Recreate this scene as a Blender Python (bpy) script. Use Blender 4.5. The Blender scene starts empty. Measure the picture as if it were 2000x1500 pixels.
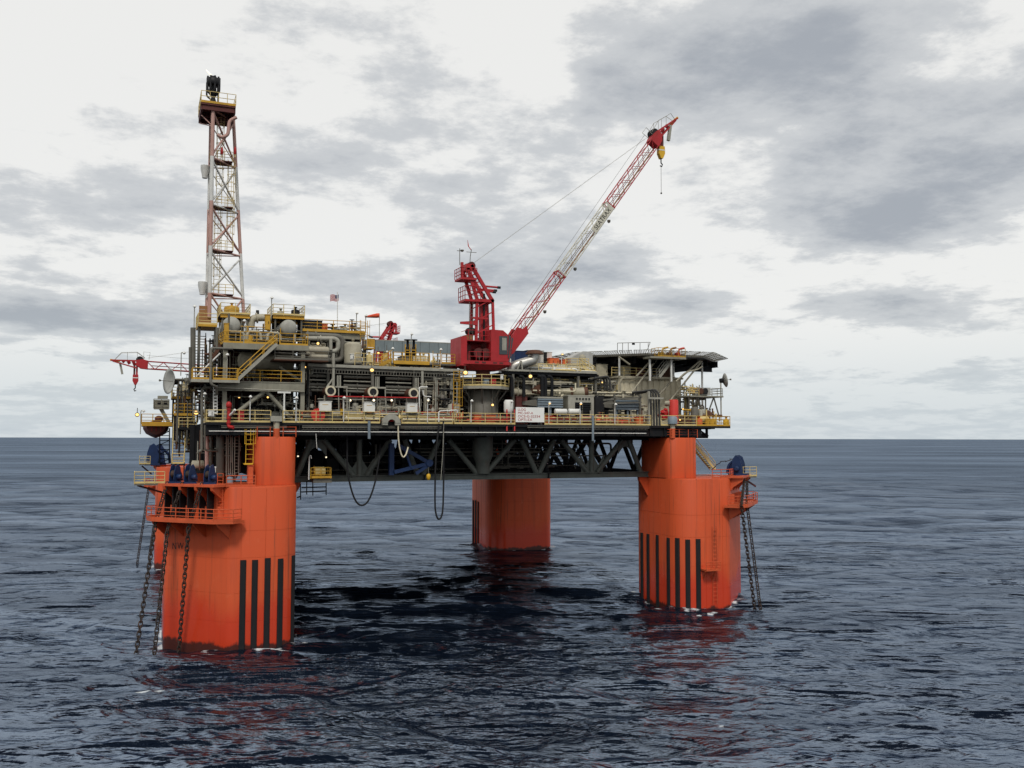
import bpy, math, random
import numpy as np
from mathutils import Vector, Matrix

R = math.radians
V = Vector
random.seed(7)
scene = bpy.context.scene
C = scene.collection

# ------------------------------------------------------------------ camera
CAM = V((-6.08, -96.49, 21.0))
YAW, PITCH, ROLL, FPX = R(21.94), R(3.343), R(0.12), 1800.0
_f = V((math.sin(YAW) * math.cos(PITCH), math.cos(YAW) * math.cos(PITCH), math.sin(PITCH)))
_r = V((math.cos(YAW), -math.sin(YAW), 0))
_u = _r.cross(_f)
CR = _r * math.cos(ROLL) + _u * math.sin(ROLL)
CU = _u * math.cos(ROLL) - _r * math.sin(ROLL)
CF = _f
cam_data = bpy.data.cameras.new('camera')
cam_data.sensor_width = 36.0
cam_data.lens = FPX / 2000 * 36.0
cam_data.clip_start = 0.5
cam_data.clip_end = 90000
cam = bpy.data.objects.new('camera', cam_data)
C.objects.link(cam)
cam.matrix_world = Matrix(((CR.x, CU.x, -CF.x, CAM.x), (CR.y, CU.y, -CF.y, CAM.y), (CR.z, CU.z, -CF.z, CAM.z), (0, 0, 0, 1)))
scene.camera = cam

# ------------------------------------------------------------------ sky, sun, exposure
SUN_EL, SUN_AZ = R(52), R(200)          # azimuth clockwise from +Y: behind the camera
world = bpy.data.worlds.new('World')
scene.world = world
world.use_nodes = True
wn, wl = world.node_tree.nodes, world.node_tree.links
wn.clear()


def pix_dir(px, py):
    return (CF + CR * ((px - 1000) / FPX) + CU * ((750 - py) / FPX)).normalized()


def W(kind, **kw):
    n = wn.new(kind)
    for k, v in kw.items():
        setattr(n, k, v)
    return n


def wmath(op, a, b=None, clamp=False):
    n = W('ShaderNodeMath', operation=op, use_clamp=clamp)
    for i, x in enumerate((a, b)):
        if x is None:
            continue
        if isinstance(x, (int, float)):
            n.inputs[i].default_value = x
        else:
            wl.new(x, n.inputs[i])
    return n.outputs[0]


def wdot(vec, d):
    n = W('ShaderNodeVectorMath', operation='DOT_PRODUCT')
    wl.new(vec, n.inputs[0])
    n.inputs[1].default_value = d
    return n.outputs['Value']


def wmix(fac, a, b):
    n = W('ShaderNodeMix', data_type='RGBA')
    for s, x in ((n.inputs[0], fac), (n.inputs[6], a), (n.inputs[7], b)):
        if isinstance(x, (int, float)):
            s.default_value = x
        elif isinstance(x, tuple):
            s.default_value = x
        else:
            wl.new(x, s)
    return n.outputs[2]


def wramp(x, lo, hi, smooth=True):
    n = W('ShaderNodeMapRange', interpolation_type='SMOOTHSTEP' if smooth else 'LINEAR')
    wl.new(x, n.inputs[0])
    n.inputs[1].default_value = lo
    n.inputs[2].default_value = hi
    return n.outputs[0]


tc = W('ShaderNodeTexCoord')
dvec = tc.outputs['Generated']
sep = W('ShaderNodeSeparateXYZ')
wl.new(dvec, sep.inputs[0])
up = wmath('MAXIMUM', sep.outputs[2], 0.0)
den = wmath('ADD', up, 0.15)
comb = W('ShaderNodeCombineXYZ')
wl.new(wmath('DIVIDE', sep.outputs[0], den), comb.inputs[0])
wl.new(wmath('DIVIDE', sep.outputs[1], den), comb.inputs[1])
wl.new(wmath('MULTIPLY', up, 2.2), comb.inputs[2])


def wnoise(scale, detail, rough, dist, off):
    mp = W('ShaderNodeMapping')
    mp.inputs[1].default_value = off
    wl.new(comb.outputs[0], mp.inputs[0])
    n = W('ShaderNodeTexNoise')
    n.inputs['Scale'].default_value = scale
    n.inputs['Detail'].default_value = detail
    n.inputs['Roughness'].default_value = rough
    n.inputs['Distortion'].default_value = dist
    wl.new(mp.outputs[0], n.inputs['Vector'])
    return n.outputs[0]


big = wnoise(1.35, 10, 0.56, 0.2, (3.1, 7.7, 1.3))
fine = wnoise(6.5, 9, 0.66, 0.0, (11.0, 2.0, 5.0))
puff = wnoise(2.6, 10, 0.6, 0.0, (6.3, 1.2, 9.0))
cl = wmath('ADD', wmath('ADD', wmath('MULTIPLY', big, 0.46), wmath('MULTIPLY', puff, 0.33)), wmath('MULTIPLY', fine, 0.34))
# banks of cloud in the view: (picture x, y, half width, half height, weight)
BANKS = [(1740, 435, 170, 50, .22), (1890, 330, 130, 45, .13), (1330, 130, 230, 100, .2), (1640, 70, 220, 60, .15),
         (640, 330, 110, 50, .10), (600, 545, 150, 26, .16), (160, 620, 220, 26, .2), (230, 380, 130, 45, .11),
         (1170, 525, 110, 30, .16), (980, 545, 70, 35, .14), (1350, 585, 80, 22, .12), (1690, 590, 90, 18, .12),
         (780, 250, 120, 50, .07), (1620, 290, 110, 35, .12), (470, 420, 90, 40, .08), (860, 600, 60, 25, .1),
         (60, 100, 420, 190, -.14), (1050, 110, 100, 80, -.13), (1330, 400, 170, 70, -.12), (1560, 690, 420, 35, -.08),
         (1720, 350, 70, 18, -.12), (1880, 90, 130, 80, -.12), (330, 500, 220, 35, -.10), (700, 460, 200, 30, -.09),
         (1300, 700, 160, 40, -.08)]
for (bx, by, bw, bh, wt) in BANKS:
    d0 = pix_dir(bx, by)
    rr = V((0, 0, 1)).cross(d0).normalized()
    uu = d0.cross(rr)
    a = wmath('MULTIPLY', wdot(dvec, rr), FPX / bw)
    b = wmath('MULTIPLY', wdot(dvec, uu), FPX / bh)
    e = wmath('ADD', wmath('MULTIPLY', a, a), wmath('MULTIPLY', b, b))
    g = wmath('DIVIDE', wt * .8, wmath('ADD', wmath('MULTIPLY', e, e), 1.0))
    g = wmath('MULTIPLY', g, wmath('GREATER_THAN', wdot(dvec, d0), 0.0))
    cl = wmath('ADD', cl, g)
grey1 = wramp(cl, 0.525, 0.62)
grey2 = wramp(cl, 0.60, 0.81)
white = (0.885, 0.88, 0.855, 1)
c1 = wmix(grey1, white, (0.62, 0.635, 0.645, 1))
c2 = wmix(grey2, c1, (0.39, 0.415, 0.45, 1))
low = wramp(sep.outputs[2], 0.14, 0.0)
c3 = wmix(wmath('MULTIPLY', low, 0.7), c2, (0.57, 0.65, 0.71, 1))
sky = W('ShaderNodeTexSky', sky_type='NISHITA')
sky.sun_disc = False
sky.sun_elevation = SUN_EL
sky.sun_rotation = SUN_AZ
sky.air_density = 1.0
sk = W('ShaderNodeVectorMath', operation='SCALE')
wl.new(sky.outputs[0], sk.inputs[0])
sk.inputs['Scale'].default_value = 0.10
c4 = wmix(0.92, sk.outputs[0], c3)
bg = W('ShaderNodeBackground')
wl.new(c4, bg.inputs[0])
bg.inputs[1].default_value = 0.85
wo = W('ShaderNodeOutputWorld')
wl.new(bg.outputs[0], wo.inputs[0])

sun_data = bpy.data.lights.new('sun', 'SUN')
sun_data.energy = 1.5
sun_data.angle = R(10)
sun_data.color = (1.0, 0.955, 0.89)
sun = bpy.data.objects.new('sun', sun_data)
C.objects.link(sun)
_sd = V((math.sin(SUN_AZ) * math.cos(SUN_EL), math.cos(SUN_AZ) * math.cos(SUN_EL), math.sin(SUN_EL)))
sun.location = _sd * 300
sun.rotation_euler = _sd.to_track_quat('Z', 'Y').to_euler()
scene.view_settings.view_transform = 'Standard'
scene.view_settings.look = 'None'
scene.view_settings.exposure = 0.26
scene.view_settings.gamma = 1.0
scene.cycles.max_bounces = 6
scene.cycles.diffuse_bounces = 2
scene.cycles.glossy_bounces = 3
scene.cycles.transmission_bounces = 2
scene.cycles.caustics_reflective = False
scene.cycles.caustics_refractive = False


# ------------------------------------------------------------------ survey helpers: a sight line of the photograph met with a known plane
def sight(px, py):
    return CF + CR * ((px - 1000) / FPX) + CU * ((750 - py) / FPX)


def hit(px, py, p0, n):
    d = sight(px, py)
    return CAM + d * ((V(p0) - CAM).dot(V(n)) / d.dot(V(n)))


def at(px, py, Y):
    return hit(px, py, (0, Y, 0), (0, 1, 0))


def atz(px, py, Z):
    return hit(px, py, (0, 0, Z), (0, 0, 1))


def xa(px, Y):
    return at(px, 800, Y).x


def za(px, py, Y):
    return at(px, py, Y).z


def mpp(px, Y):
    """metres per picture pixel there"""
    return abs(at(px, 700, Y).z - at(px, 800, Y).z) / 100


# ------------------------------------------------------------------ materials
MATS = {}


def mat(name, col, rough=0.55, metal=0.0, grime=0.25, gcol=None, scale=0.9, streak=0.0, rust=0.0, spec=0.4, bump=0.0, coat=0.0):
    m = bpy.data.materials.new(name)
    m.use_nodes = True
    nt = m.node_tree
    N, L = nt.nodes, nt.links
    b = N['Principled BSDF']
    spec *= .8
    b.inputs['Roughness'].default_value = rough
    b.inputs['Metallic'].default_value = metal
    b.inputs['Specular IOR Level'].default_value = spec
    b.inputs['Coat Weight'].default_value = coat
    geo = N.new('ShaderNodeNewGeometry')
    no = N.new('ShaderNodeTexNoise')
    no.inputs['Scale'].default_value = scale
    no.inputs['Detail'].default_value = 7
    no.inputs['Roughness'].default_value = 0.62
    L.new(geo.outputs['Position'], no.inputs['Vector'])
    rp = N.new('ShaderNodeMapRange')
    rp.inputs[1].default_value = 0.42
    rp.inputs[2].default_value = 0.72
    rp.inputs[4].default_value = grime
    L.new(no.outputs[0], rp.inputs[0])
    mx = N.new('ShaderNodeMix')
    mx.data_type = 'RGBA'
    L.new(rp.outputs[0], mx.inputs[0])
    mx.inputs[6].default_value = (*col, 1)
    g = gcol or tuple(c * 0.35 for c in col)
    mx.inputs[7].default_value = (*g, 1)
    out = mx.outputs[2]

    def layer(out, sc, lo, hi, amt, colr):
        mp = N.new('ShaderNodeMapping')
        mp.inputs[3].default_value = sc
        L.new(geo.outputs['Position'], mp.inputs[0])
        n2 = N.new('ShaderNodeTexNoise')
        n2.inputs['Scale'].default_value = 1.0
        n2.inputs['Detail'].default_value = 6
        n2.inputs['Roughness'].default_value = 0.7
        L.new(mp.outputs[0], n2.inputs['Vector'])
        r2 = N.new('ShaderNodeMapRange')
        r2.inputs[1].default_value = lo
        r2.inputs[2].default_value = hi
        r2.inputs[4].default_value = amt
        L.new(n2.outputs[0], r2.inputs[0])
        m2 = N.new('ShaderNodeMix')
        m2.data_type = 'RGBA'
        L.new(r2.outputs[0], m2.inputs[0])
        L.new(out, m2.inputs[6])
        m2.inputs[7].default_value = (*colr, 1)
        return m2.outputs[2]
    if streak:
        out = layer(out, (1.6, 1.6, 0.07), 0.5, 0.78, streak, tuple(c * 0.4 for c in col))
    if rust:
        out = layer(out, (1.3, 1.3, 0.5), 0.55, 0.68, rust, (0.13, 0.05, 0.022))
    L.new(out, b.inputs['Base Color'])
    rr = N.new('ShaderNodeMapRange')
    rr.inputs[3].default_value = rough - 0.1
    rr.inputs[4].default_value = min(1, rough + 0.15)
    L.new(no.outputs[0], rr.inputs[0])
    L.new(rr.outputs[0], b.inputs['Roughness'])
    if bump:
        bp = N.new('ShaderNodeBump')
        bp.inputs['Strength'].default_value = bump
        bp.inputs['Distance'].default_value = 0.05
        L.new(no.outputs[0], bp.inputs['Height'])
        L.new(bp.outputs[0], b.inputs['Normal'])
    MATS[name] = m
    return m


def emit(name, col, power):
    m = bpy.data.materials.new(name)
    m.use_nodes = True
    nt = m.node_tree
    b = nt.nodes['Principled BSDF']
    b.inputs['Base Color'].default_value = (*col, 1)
    b.inputs['Emission Color'].default_value = (*col, 1)
    b.inputs['Emission Strength'].default_value = power
    MATS[name] = m


mat('red', (0.43, 0.024, 0.03), 0.5, grime=0.45, gcol=(0.26, 0.02, 0.02), streak=0.4, rust=0.2)
mat('red_bright', (0.60, 0.045, 0.035), 0.5, grime=0.25, streak=0.2)
mat('pipe_red', (0.42, 0.02, 0.02), 0.5)
mat('orange_paint', (0.60, 0.105, 0.035), 0.5, grime=0.3, streak=0.35, rust=0.2)
mat('orange_box', (0.62, 0.13, 0.04), 0.55, grime=0.3)
mat('yellow', (0.56, 0.32, 0.035), 0.5, grime=0.4, gcol=(0.25, 0.14, 0.03), rust=0.2)
mat('pale_yellow', (0.66, 0.52, 0.22), 0.5, grime=0.35, gcol=(0.36, 0.26, 0.11), rust=0.18)
mat('yellow_paint', (0.70, 0.42, 0.03), 0.5, grime=0.2)
mat('steel', (0.145, 0.138, 0.115), 0.5, grime=0.5, streak=0.35, rust=0.22)
mat('beam', (0.27, 0.26, 0.205), 0.55, grime=0.4, streak=0.4, rust=0.25)
mat('light_steel', (0.36, 0.35, 0.295), 0.5, grime=0.4, streak=0.3, rust=0.15)
mat('hose_dark', (0.045, 0.045, 0.042), 0.6, grime=0.4)
mat('sign_white', (0.86, 0.86, 0.83), 0.5, grime=0.1)
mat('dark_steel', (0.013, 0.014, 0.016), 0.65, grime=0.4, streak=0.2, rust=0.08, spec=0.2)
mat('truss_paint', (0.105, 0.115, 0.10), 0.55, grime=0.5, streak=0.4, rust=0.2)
mat('black', (0.012, 0.012, 0.013), 0.55, grime=0.2)
mat('rubber', (0.010, 0.010, 0.011), 0.65, grime=0.3)
mat('chain_steel', (0.045, 0.033, 0.027), 0.75, grime=0.5, rust=0.5)
mat('rust', (0.11, 0.05, 0.03), 0.75, grime=0.5)
mat('cream', (0.66, 0.60, 0.44), 0.6, grime=0.3, streak=0.5, rust=0.12)
mat('pale_pipe', (0.40, 0.37, 0.28), 0.55, grime=0.4, streak=0.3, rust=0.2)
mat('white', (0.74, 0.74, 0.70), 0.5, grime=0.2, streak=0.2, rust=0.04)
mat('vessel', (0.36, 0.36, 0.32), 0.55, grime=0.25, streak=0.4, rust=0.1)
mat('silver', (0.50, 0.49, 0.45), 0.42, metal=0.55, grime=0.4)
mat('blue', (0.010, 0.03, 0.095), 0.45, grime=0.4, streak=0.3, rust=0.12)
mat('blue_grey', (0.20, 0.25, 0.29), 0.5, grime=0.4, streak=0.4)
mat('wall_grey', (0.20, 0.24, 0.25), 0.6, grime=0.3, streak=0.35)
mat('pink', (0.50, 0.31, 0.265), 0.6, grime=0.4, gcol=(0.34, 0.16, 0.13), streak=0.35)
mat('tower_white', (0.66, 0.66, 0.63), 0.55, grime=0.3, streak=0.3, rust=0.12)
mat('brown_red', (0.11, 0.03, 0.026), 0.65, grime=0.4)
mat('wood', (0.30, 0.15, 0.06), 0.7, grime=0.4)
mat('lifeboat_red', (0.15, 0.045, 0.03), 0.5, grime=0.4)
mat('boom_cream', (0.62, 0.60, 0.50), 0.55, grime=0.3)
mat('glass', (0.02, 0.03, 0.035), 0.08, grime=0.1, spec=0.9)
mat('dish', (0.40, 0.40, 0.37), 0.6, grime=0.3)
mat('letter_black', (0.012, 0.012, 0.012), 0.6)
mat('letter_red', (0.40, 0.04, 0.04), 0.6)
mat('deck_plate', (0.03, 0.03, 0.028), 0.75, grime=0.5, rust=0.3, spec=0.2)
mat('cloth_red', (0.45, 0.03, 0.04), 0.8)
mat('cloth_blue', (0.02, 0.03, 0.12), 0.8)
mat('cloth_white', (0.7, 0.7, 0.7), 0.8)
mat('windsock', (0.65, 0.09, 0.04), 0.8)
emit('lamp_warm', (1.0, 0.58, 0.16), 1.7)
emit('lamp_white', (1.0, 0.86, 0.60), 1.3)
emit('flame', (1.0, 0.93, 0.76), 0.72)


# ------------------------------------------------------------------ mesh builder
class MB:
    def __init__(s):
        s.v, s.f, s.sm = [], [], []

    def add(s, vs, fs, smooth=False):
        o = len(s.v)
        s.v += [tuple(p) for p in vs]
        for f in fs:
            s.f.append(tuple(i + o for i in f))
            s.sm.append(smooth)
        return s

    def box(s, x0, x1, y0, y1, z0, z1):
        x0, x1 = min(x0, x1), max(x0, x1)
        y0, y1 = min(y0, y1), max(y0, y1)
        z0, z1 = min(z0, z1), max(z0, z1)
        vs = [(x0, y0, z0), (x1, y0, z0), (x1, y1, z0), (x0, y1, z0), (x0, y0, z1), (x1, y0, z1), (x1, y1, z1), (x0, y1, z1)]
        return s.add(vs, [(0, 3, 2, 1), (4, 5, 6, 7), (0, 1, 5, 4), (1, 2, 6, 5), (2, 3, 7, 6), (3, 0, 4, 7)])

    def bar(s, p, q, w, h, up=(0, 0, 1)):
        p, q = V(p), V(q)
        d = (q - p).normalized()
        u = V(up)
        if abs(d.dot(u)) > 0.98:
            u = V((0, 1, 0))
        a = d.cross(u).normalized() * (w / 2)
        b = a.cross(d).normalized() * (h / 2)
        vs = [p - a - b, p + a - b, p + a + b, p - a + b, q - a - b, q + a - b, q + a + b, q - a + b]
        return s.add(vs, [(0, 3, 2, 1), (4, 5, 6, 7), (0, 1, 5, 4), (1, 2, 6, 5), (2, 3, 7, 6), (3, 0, 4, 7)])

    def ibeam(s, p, q, w, h, t=0.06):
        p, q = V(p), V(q)
        d = (q - p).normalized()
        b = V((0, 0, 1)) if abs(d.z) < 0.9 else V((0, 1, 0))
        s.bar(p + b * (h / 2 - t / 2), q + b * (h / 2 - t / 2), w, t, b)
        s.bar(p - b * (h / 2 - t / 2), q - b * (h / 2 - t / 2), w, t, b)
        return s.bar(p, q, t, h - 2 * t, b)

    def ring(s, c, d, r, n, ref=None):
        d = V(d).normalized()
        u = V(ref) if ref is not None else (V((0, 0, 1)) if abs(d.z) < 0.9 else V((0, 1, 0)))
        a = d.cross(u).normalized()
        b = a.cross(d).normalized()
        return [V(c) + a * (r * math.cos(2 * math.pi * k / n)) + b * (r * math.sin(2 * math.pi * k / n)) for k in range(n)]

    def loft(s, rings, caps=True, smooth=True):
        n = len(rings[0])
        vs = [p for r in rings for p in r]
        fs = []
        for i in range(len(rings) - 1):
            for k in range(n):
                fs.append((i * n + k, i * n + (k + 1) % n, (i + 1) * n + (k + 1) % n, (i + 1) * n + k))
        s.add(vs, fs, smooth)
        if caps:
            s.add(rings[0], [tuple(range(n))[::-1]])
            s.add(rings[-1], [tuple(range(n))])
        return s

    def tube(s, p, q, r, n=8, r2=None, caps=True):
        d = V(q) - V(p)
        return s.loft([s.ring(p, d, r, n), s.ring(q, d, r2 if r2 is not None else r, n)], caps)

    def path(s, pts, r, n=8, bend=0.0, k=4, caps=True):
        P = [V(p) for p in pts]
        if bend > 0 and len(P) > 2:
            o = [P[0]]
            for i in range(1, len(P) - 1):
                a, b, c = P[i - 1], P[i], P[i + 1]
                l1, l2 = (a - b).length, (c - b).length
                t = min(bend, l1 * 0.48, l2 * 0.48)
                p0, p1 = b + (a - b).normalized() * t, b + (c - b).normalized() * t
                for j in range(k + 1):
                    w = j / k
                    o.append(p0 * (1 - w) ** 2 + b * (2 * w * (1 - w)) + p1 * w ** 2)
            o.append(P[-1])
            P = o
        rings = []
        d0 = (P[1] - P[0]).normalized()
        u = V((0, 0, 1)) if abs(d0.z) < 0.9 else V((0, 1, 0))
        a = d0.cross(u).normalized()
        for i, p in enumerate(P):
            d = ((P[min(i + 1, len(P) - 1)] - p).normalized() + (p - P[max(i - 1, 0)]).normalized())
            d = d.normalized() if d.length > 1e-6 else d0
            a = (a - d * a.dot(d)).normalized()
            b = a.cross(d)
            rings.append([p + a * (r * math.cos(2 * math.pi * j / n)) + b * (r * math.sin(2 * math.pi * j / n)) for j in range(n)])
        return s.loft(rings, caps)

    def lathe(s, prof, o, axis=(0, 0, 1), n=24, smooth=True):
        """prof: (radius, height along axis)"""
        o, ax = V(o), V(axis).normalized()
        rings = [s.ring(o + ax * h, ax, max(r, 0.001), n) for r, h in prof]
        return s.loft(rings, True, smooth)

    def sphere(s, c, r, n=10, m=6, sx=1, sy=1, sz=1):
        rings = []
        for i in range(m + 1):
            t = math.pi * i / m
            rr = max(math.sin(t), 0.002)
            rings.append([V(c) + V((r * sx * rr * math.cos(2 * math.pi * k / n), r * sy * rr * math.sin(2 * math.pi * k / n), -r * sz * math.cos(t))) for k in range(n)])
        return s.loft(rings, True, True)

    def prism(s, poly, z0, z1):
        n = len(poly)
        return s.loft([[V((x, y, z0)) for x, y in poly], [V((x, y, z1)) for x, y in poly]], True, False)

    def plate(s, pts, nrm, t):
        """flat polygon pts (3D) given thickness t along nrm"""
        nn = V(nrm).normalized() * t
        return s.loft([[V(p) for p in pts], [V(p) + nn for p in pts]], True, False)

    def xform(s, M):
        s.v = [tuple(M @ V(p)) for p in s.v]
        return s

    def build(s, name, m, parent=None, label=None):
        lo = [min(p[i] for p in s.v) for i in range(3)]
        hi = [max(p[i] for p in s.v) for i in range(3)]
        c = V(((lo[0] + hi[0]) / 2, (lo[1] + hi[1]) / 2, lo[2]))
        me = bpy.data.meshes.new(name)
        me.from_pydata([tuple(V(p) - c) for p in s.v], [], s.f)
        me.polygons.foreach_set('use_smooth', s.sm)
        me.materials.append(MATS[m] if isinstance(m, str) else m)
        return put(name, me, c, parent, label)


def wt(o):
    p = V(o.location)
    while o.parent:
        o = o.parent
        p += V(o.location)
    return p


def put(name, me, world_loc, parent=None, label=None):
    """link a mesh (shared or new) at a world place"""
    o = bpy.data.objects.new(name, me)
    C.objects.link(o)
    o.location = V(world_loc) - (wt(parent) if parent else V((0, 0, 0)))
    if parent:
        o.parent = parent
    if label:
        o['label'] = label
    return o


def tag(o, label, cat, group=None):
    o['label'] = label
    o['category'] = cat
    if group:
        o['group'] = group
    return o


def thing(name, label, cat, base, group=None):
    o = bpy.data.objects.new(name, None)
    o.empty_display_size = 0.3
    C.objects.link(o)
    o.location = V(base)
    return tag(o, label, cat, group)


CACHE = {}
ORD = ['first', 'second', 'third', 'fourth', 'fifth', 'sixth', 'seventh', 'eighth', 'ninth', 'tenth', 'eleventh', 'twelfth', 'thirteenth', 'fourteenth', 'fifteenth', 'sixteenth']


def shared(key, fn, m):
    if key not in CACHE:
        b = MB()
        fn(b)
        me = bpy.data.meshes.new(key)
        me.from_pydata(b.v, [], b.f)
        me.polygons.foreach_set('use_smooth', b.sm)
        me.materials.append(MATS[m])
        CACHE[key] = me
    return CACHE[key]


def text_mesh(body, size, m, depth=0.02):
    cu = bpy.data.curves.new('lettering', 'FONT')
    cu.body = body
    cu.size = size
    cu.extrude = depth
    cu.align_x = 'CENTER'
    cu.align_y = 'CENTER'
    cu.resolution_u = 3
    o = bpy.data.objects.new('lettering', cu)
    C.objects.link(o)
    dg = bpy.context.evaluated_depsgraph_get()
    me = bpy.data.meshes.new_from_object(o.evaluated_get(dg))
    bpy.data.objects.remove(o)
    bpy.data.curves.remove(cu)
    me.materials.clear()
    me.materials.append(MATS[m])
    return me


# ------------------------------------------------------------------ builders for repeated kinds of things
def handrail(label, pts, m='pale_yellow', h=1.1, group=None, mids=2, toe=True, step=1.7, cat='handrail', r=0.045):
    pts = [V(p) for p in pts]
    t = thing('handrail', label, cat, pts[0], group)
    MB().path([p + V((0, 0, h)) for p in pts], r, 6).build('top_rail', m, t)
    for k in range(mids):
        z = h * (k + 1) / (mids + 1)
        MB().path([p + V((0, 0, z)) for p in pts], r * 0.8, 5).build('mid_rail', m, t)
    if toe:
        b = MB()
        for a, c in zip(pts, pts[1:]):
            b.bar(a + V((0, 0, 0.1)), c + V((0, 0, 0.1)), 0.03, 0.2)
        b.build('toe_board', m, t)
    me = shared('post_%s_%.2f_%.3f' % (m, h, r), lambda b: b.tube((0, 0, -0.05), (0, 0, h), r, 6), m)
    for i, (a, c) in enumerate(zip(pts, pts[1:])):
        L = (c - a).length
        n = max(1, round(L / step))
        for k in range(n + (1 if i == len(pts) - 2 else 0)):
            put('post', me, a.lerp(c, k / n), t)
    return t


def stairs(label, p0, p1, w=1.0, m='light_steel', rail='yellow', group=None, side=(0, 1, 0), rails=True, tread='steel', rise=0.27):
    """p0 bottom, p1 top (nearest edge), width towards side"""
    p0, p1, sd = V(p0), V(p1), V(side).normalized()
    t = thing('stairway', label, 'stairs', p0, group)
    d = p1 - p0
    for s in (0, w):
        MB().bar(p0 + sd * s, p1 + sd * s, 0.08, 0.34, (0, 0, 1)).build('stringer', m, t)
    n = max(2, round(d.z / rise))
    hd = V((d.x, d.y, 0))
    run = max(hd.length / n, 0.12) * 1.15
    hd = hd.normalized() if hd.length > 1e-3 else V((1, 0, 0))
    q = hd * run / 2
    me = shared('tread_%s_%.2f_%.2f_%.2f_%.2f_%.2f' % (tread, w, q.x, q.y, sd.x, sd.y), lambda b: b.add(
        [-q + sd * 0.05, q + sd * 0.05, q + sd * (w - 0.05), -q + sd * (w - 0.05)] + [x + V((0, 0, 0.05)) for x in (-q + sd * 0.05, q + sd * 0.05, q + sd * (w - 0.05), -q + sd * (w - 0.05))],
        [(0, 3, 2, 1), (4, 5, 6, 7), (0, 1, 5, 4), (1, 2, 6, 5), (2, 3, 7, 6), (3, 0, 4, 7)]), tread)
    for k in range(1, n):
        put('tread', me, p0 + d * (k / n), t)
    if rails:
        for s in (0, w):
            b = MB()
            a, c = p0 + sd * s, p1 + sd * s
            for hh in (0.55, 1.05):
                b.path([a + V((0, 0, hh)), c + V((0, 0, hh))], 0.045, 6)
            nn = max(2, round(d.length / 1.8))
            for k in range(nn + 1):
                x = a.lerp(c, k / nn)
                b.tube(x, x + V((0, 0, 1.05)), 0.04, 6)
            b.build('stair_rail', rail, t)
    return t


def ladder(label, base, h, side=(1, 0, 0), out=(0, -1, 0), w=0.5, m='pale_yellow', cage=True, group=None, step=0.35, r=0.035):
    base, sd, ou = V(base), V(side).normalized(), V(out).normalized()
    t = thing('ladder', label, 'ladder', base, group)
    for s in (-w / 2, w / 2):
        MB().tube(base + sd * s, base + sd * s + V((0, 0, h)), r, 6).build('ladder_rail', m, t)
    me = shared('rung_%s_%.2f_%.2f_%.2f' % (m, w, sd.x, sd.y), lambda b: b.tube(-sd * w / 2, sd * w / 2, 0.025, 5), m)
    for k in range(1, int(h / step) + 1):
        if k * step < h:
            put('rung', me, base + V((0, 0, k * step)), t)
    if cage:
        hoop = shared('hoop_%s_%.2f_%.2f_%.2f' % (m, w, sd.x, sd.y), lambda b: b.path(
            [-sd * w * 0.6, -sd * w * 0.75 + ou * 0.45, ou * 0.75, sd * w * 0.75 + ou * 0.45, sd * w * 0.6], 0.035, 5), m)
        k = 2.1
        while k < h:
            put('cage_hoop', hoop, base + V((0, 0, k)), t)
            k += 1.0
        if h > 2.6:
            for q in (-sd * w * 0.72 + ou * 0.4, ou * 0.75, sd * w * 0.72 + ou * 0.4):
                MB().tube(base + q + V((0, 0, 2.1)), base + q + V((0, 0, h)), 0.025, 5).build('cage_bar', m, t)
    return t


def pipe(label, pts, r, m='steel', bend=0.5, flanges=(), group=None, n=10, name='pipe', cat='pipe'):
    pts = [V(p) for p in pts]
    b = MB().path(pts, r, n, bend)
    if not flanges:
        return tag(b.build(name, m), label, cat, group)
    t = thing(name, label, cat, pts[0], group)
    b.build('run', m, t)
    for (i, f) in flanges:
        a, c = pts[i], pts[i + 1]
        p, d = a.lerp(c, f), (c - a).normalized()
        MB().tube(p - d * 0.06, p + d * 0.06, r * 1.45, n).build('flange', m, t)
    return t


def lamp_post(label, base, h, lit=None, m='light_steel', arm=(0, -0.4, 0), group=None):
    base = V(base)
    t = thing('lamp_post', label, 'lamp post', base, group)
    MB().path([base, base + V((0, 0, h)), base + V((0, 0, h)) + V(arm)], 0.05, 6, 0.2).build('pole', m, t)
    e = base + V((0, 0, h)) + V(arm)
    hd = MB().lathe([(0.07, 0.1), (0.12, 0.02), (0.2, -0.08), (0.2, -0.11)], e, n=10).build('lamp_head', 'white', t)
    MB().lathe([(0.03, -0.22), (0.09, -0.19), (0.12, -0.115)], e, n=10).build('lens', lit or 'white', hd)
    return t


def floodlight(label, p, lit='lamp_warm', r=0.3, stem=0.8, group=None, m='steel'):
    p = V(p)
    t = thing('floodlight', label, 'lamp', p, group)
    MB().tube(p + V((0, 0.15, r * .7)), p + V((0, 0.15, stem)), 0.04, 6).build('stem', m, t)
    hd = MB().lathe([(r * .35, .3), (r * .65, .15), (r * .75, 0.0)], p, (0, 1, 0), 10).build('housing', m, t)
    MB().sphere(p + V((0, -0.02, 0)), r * .52, 10, 6, 1, .55, .85).build('lens', lit, hd)
    return t


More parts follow.
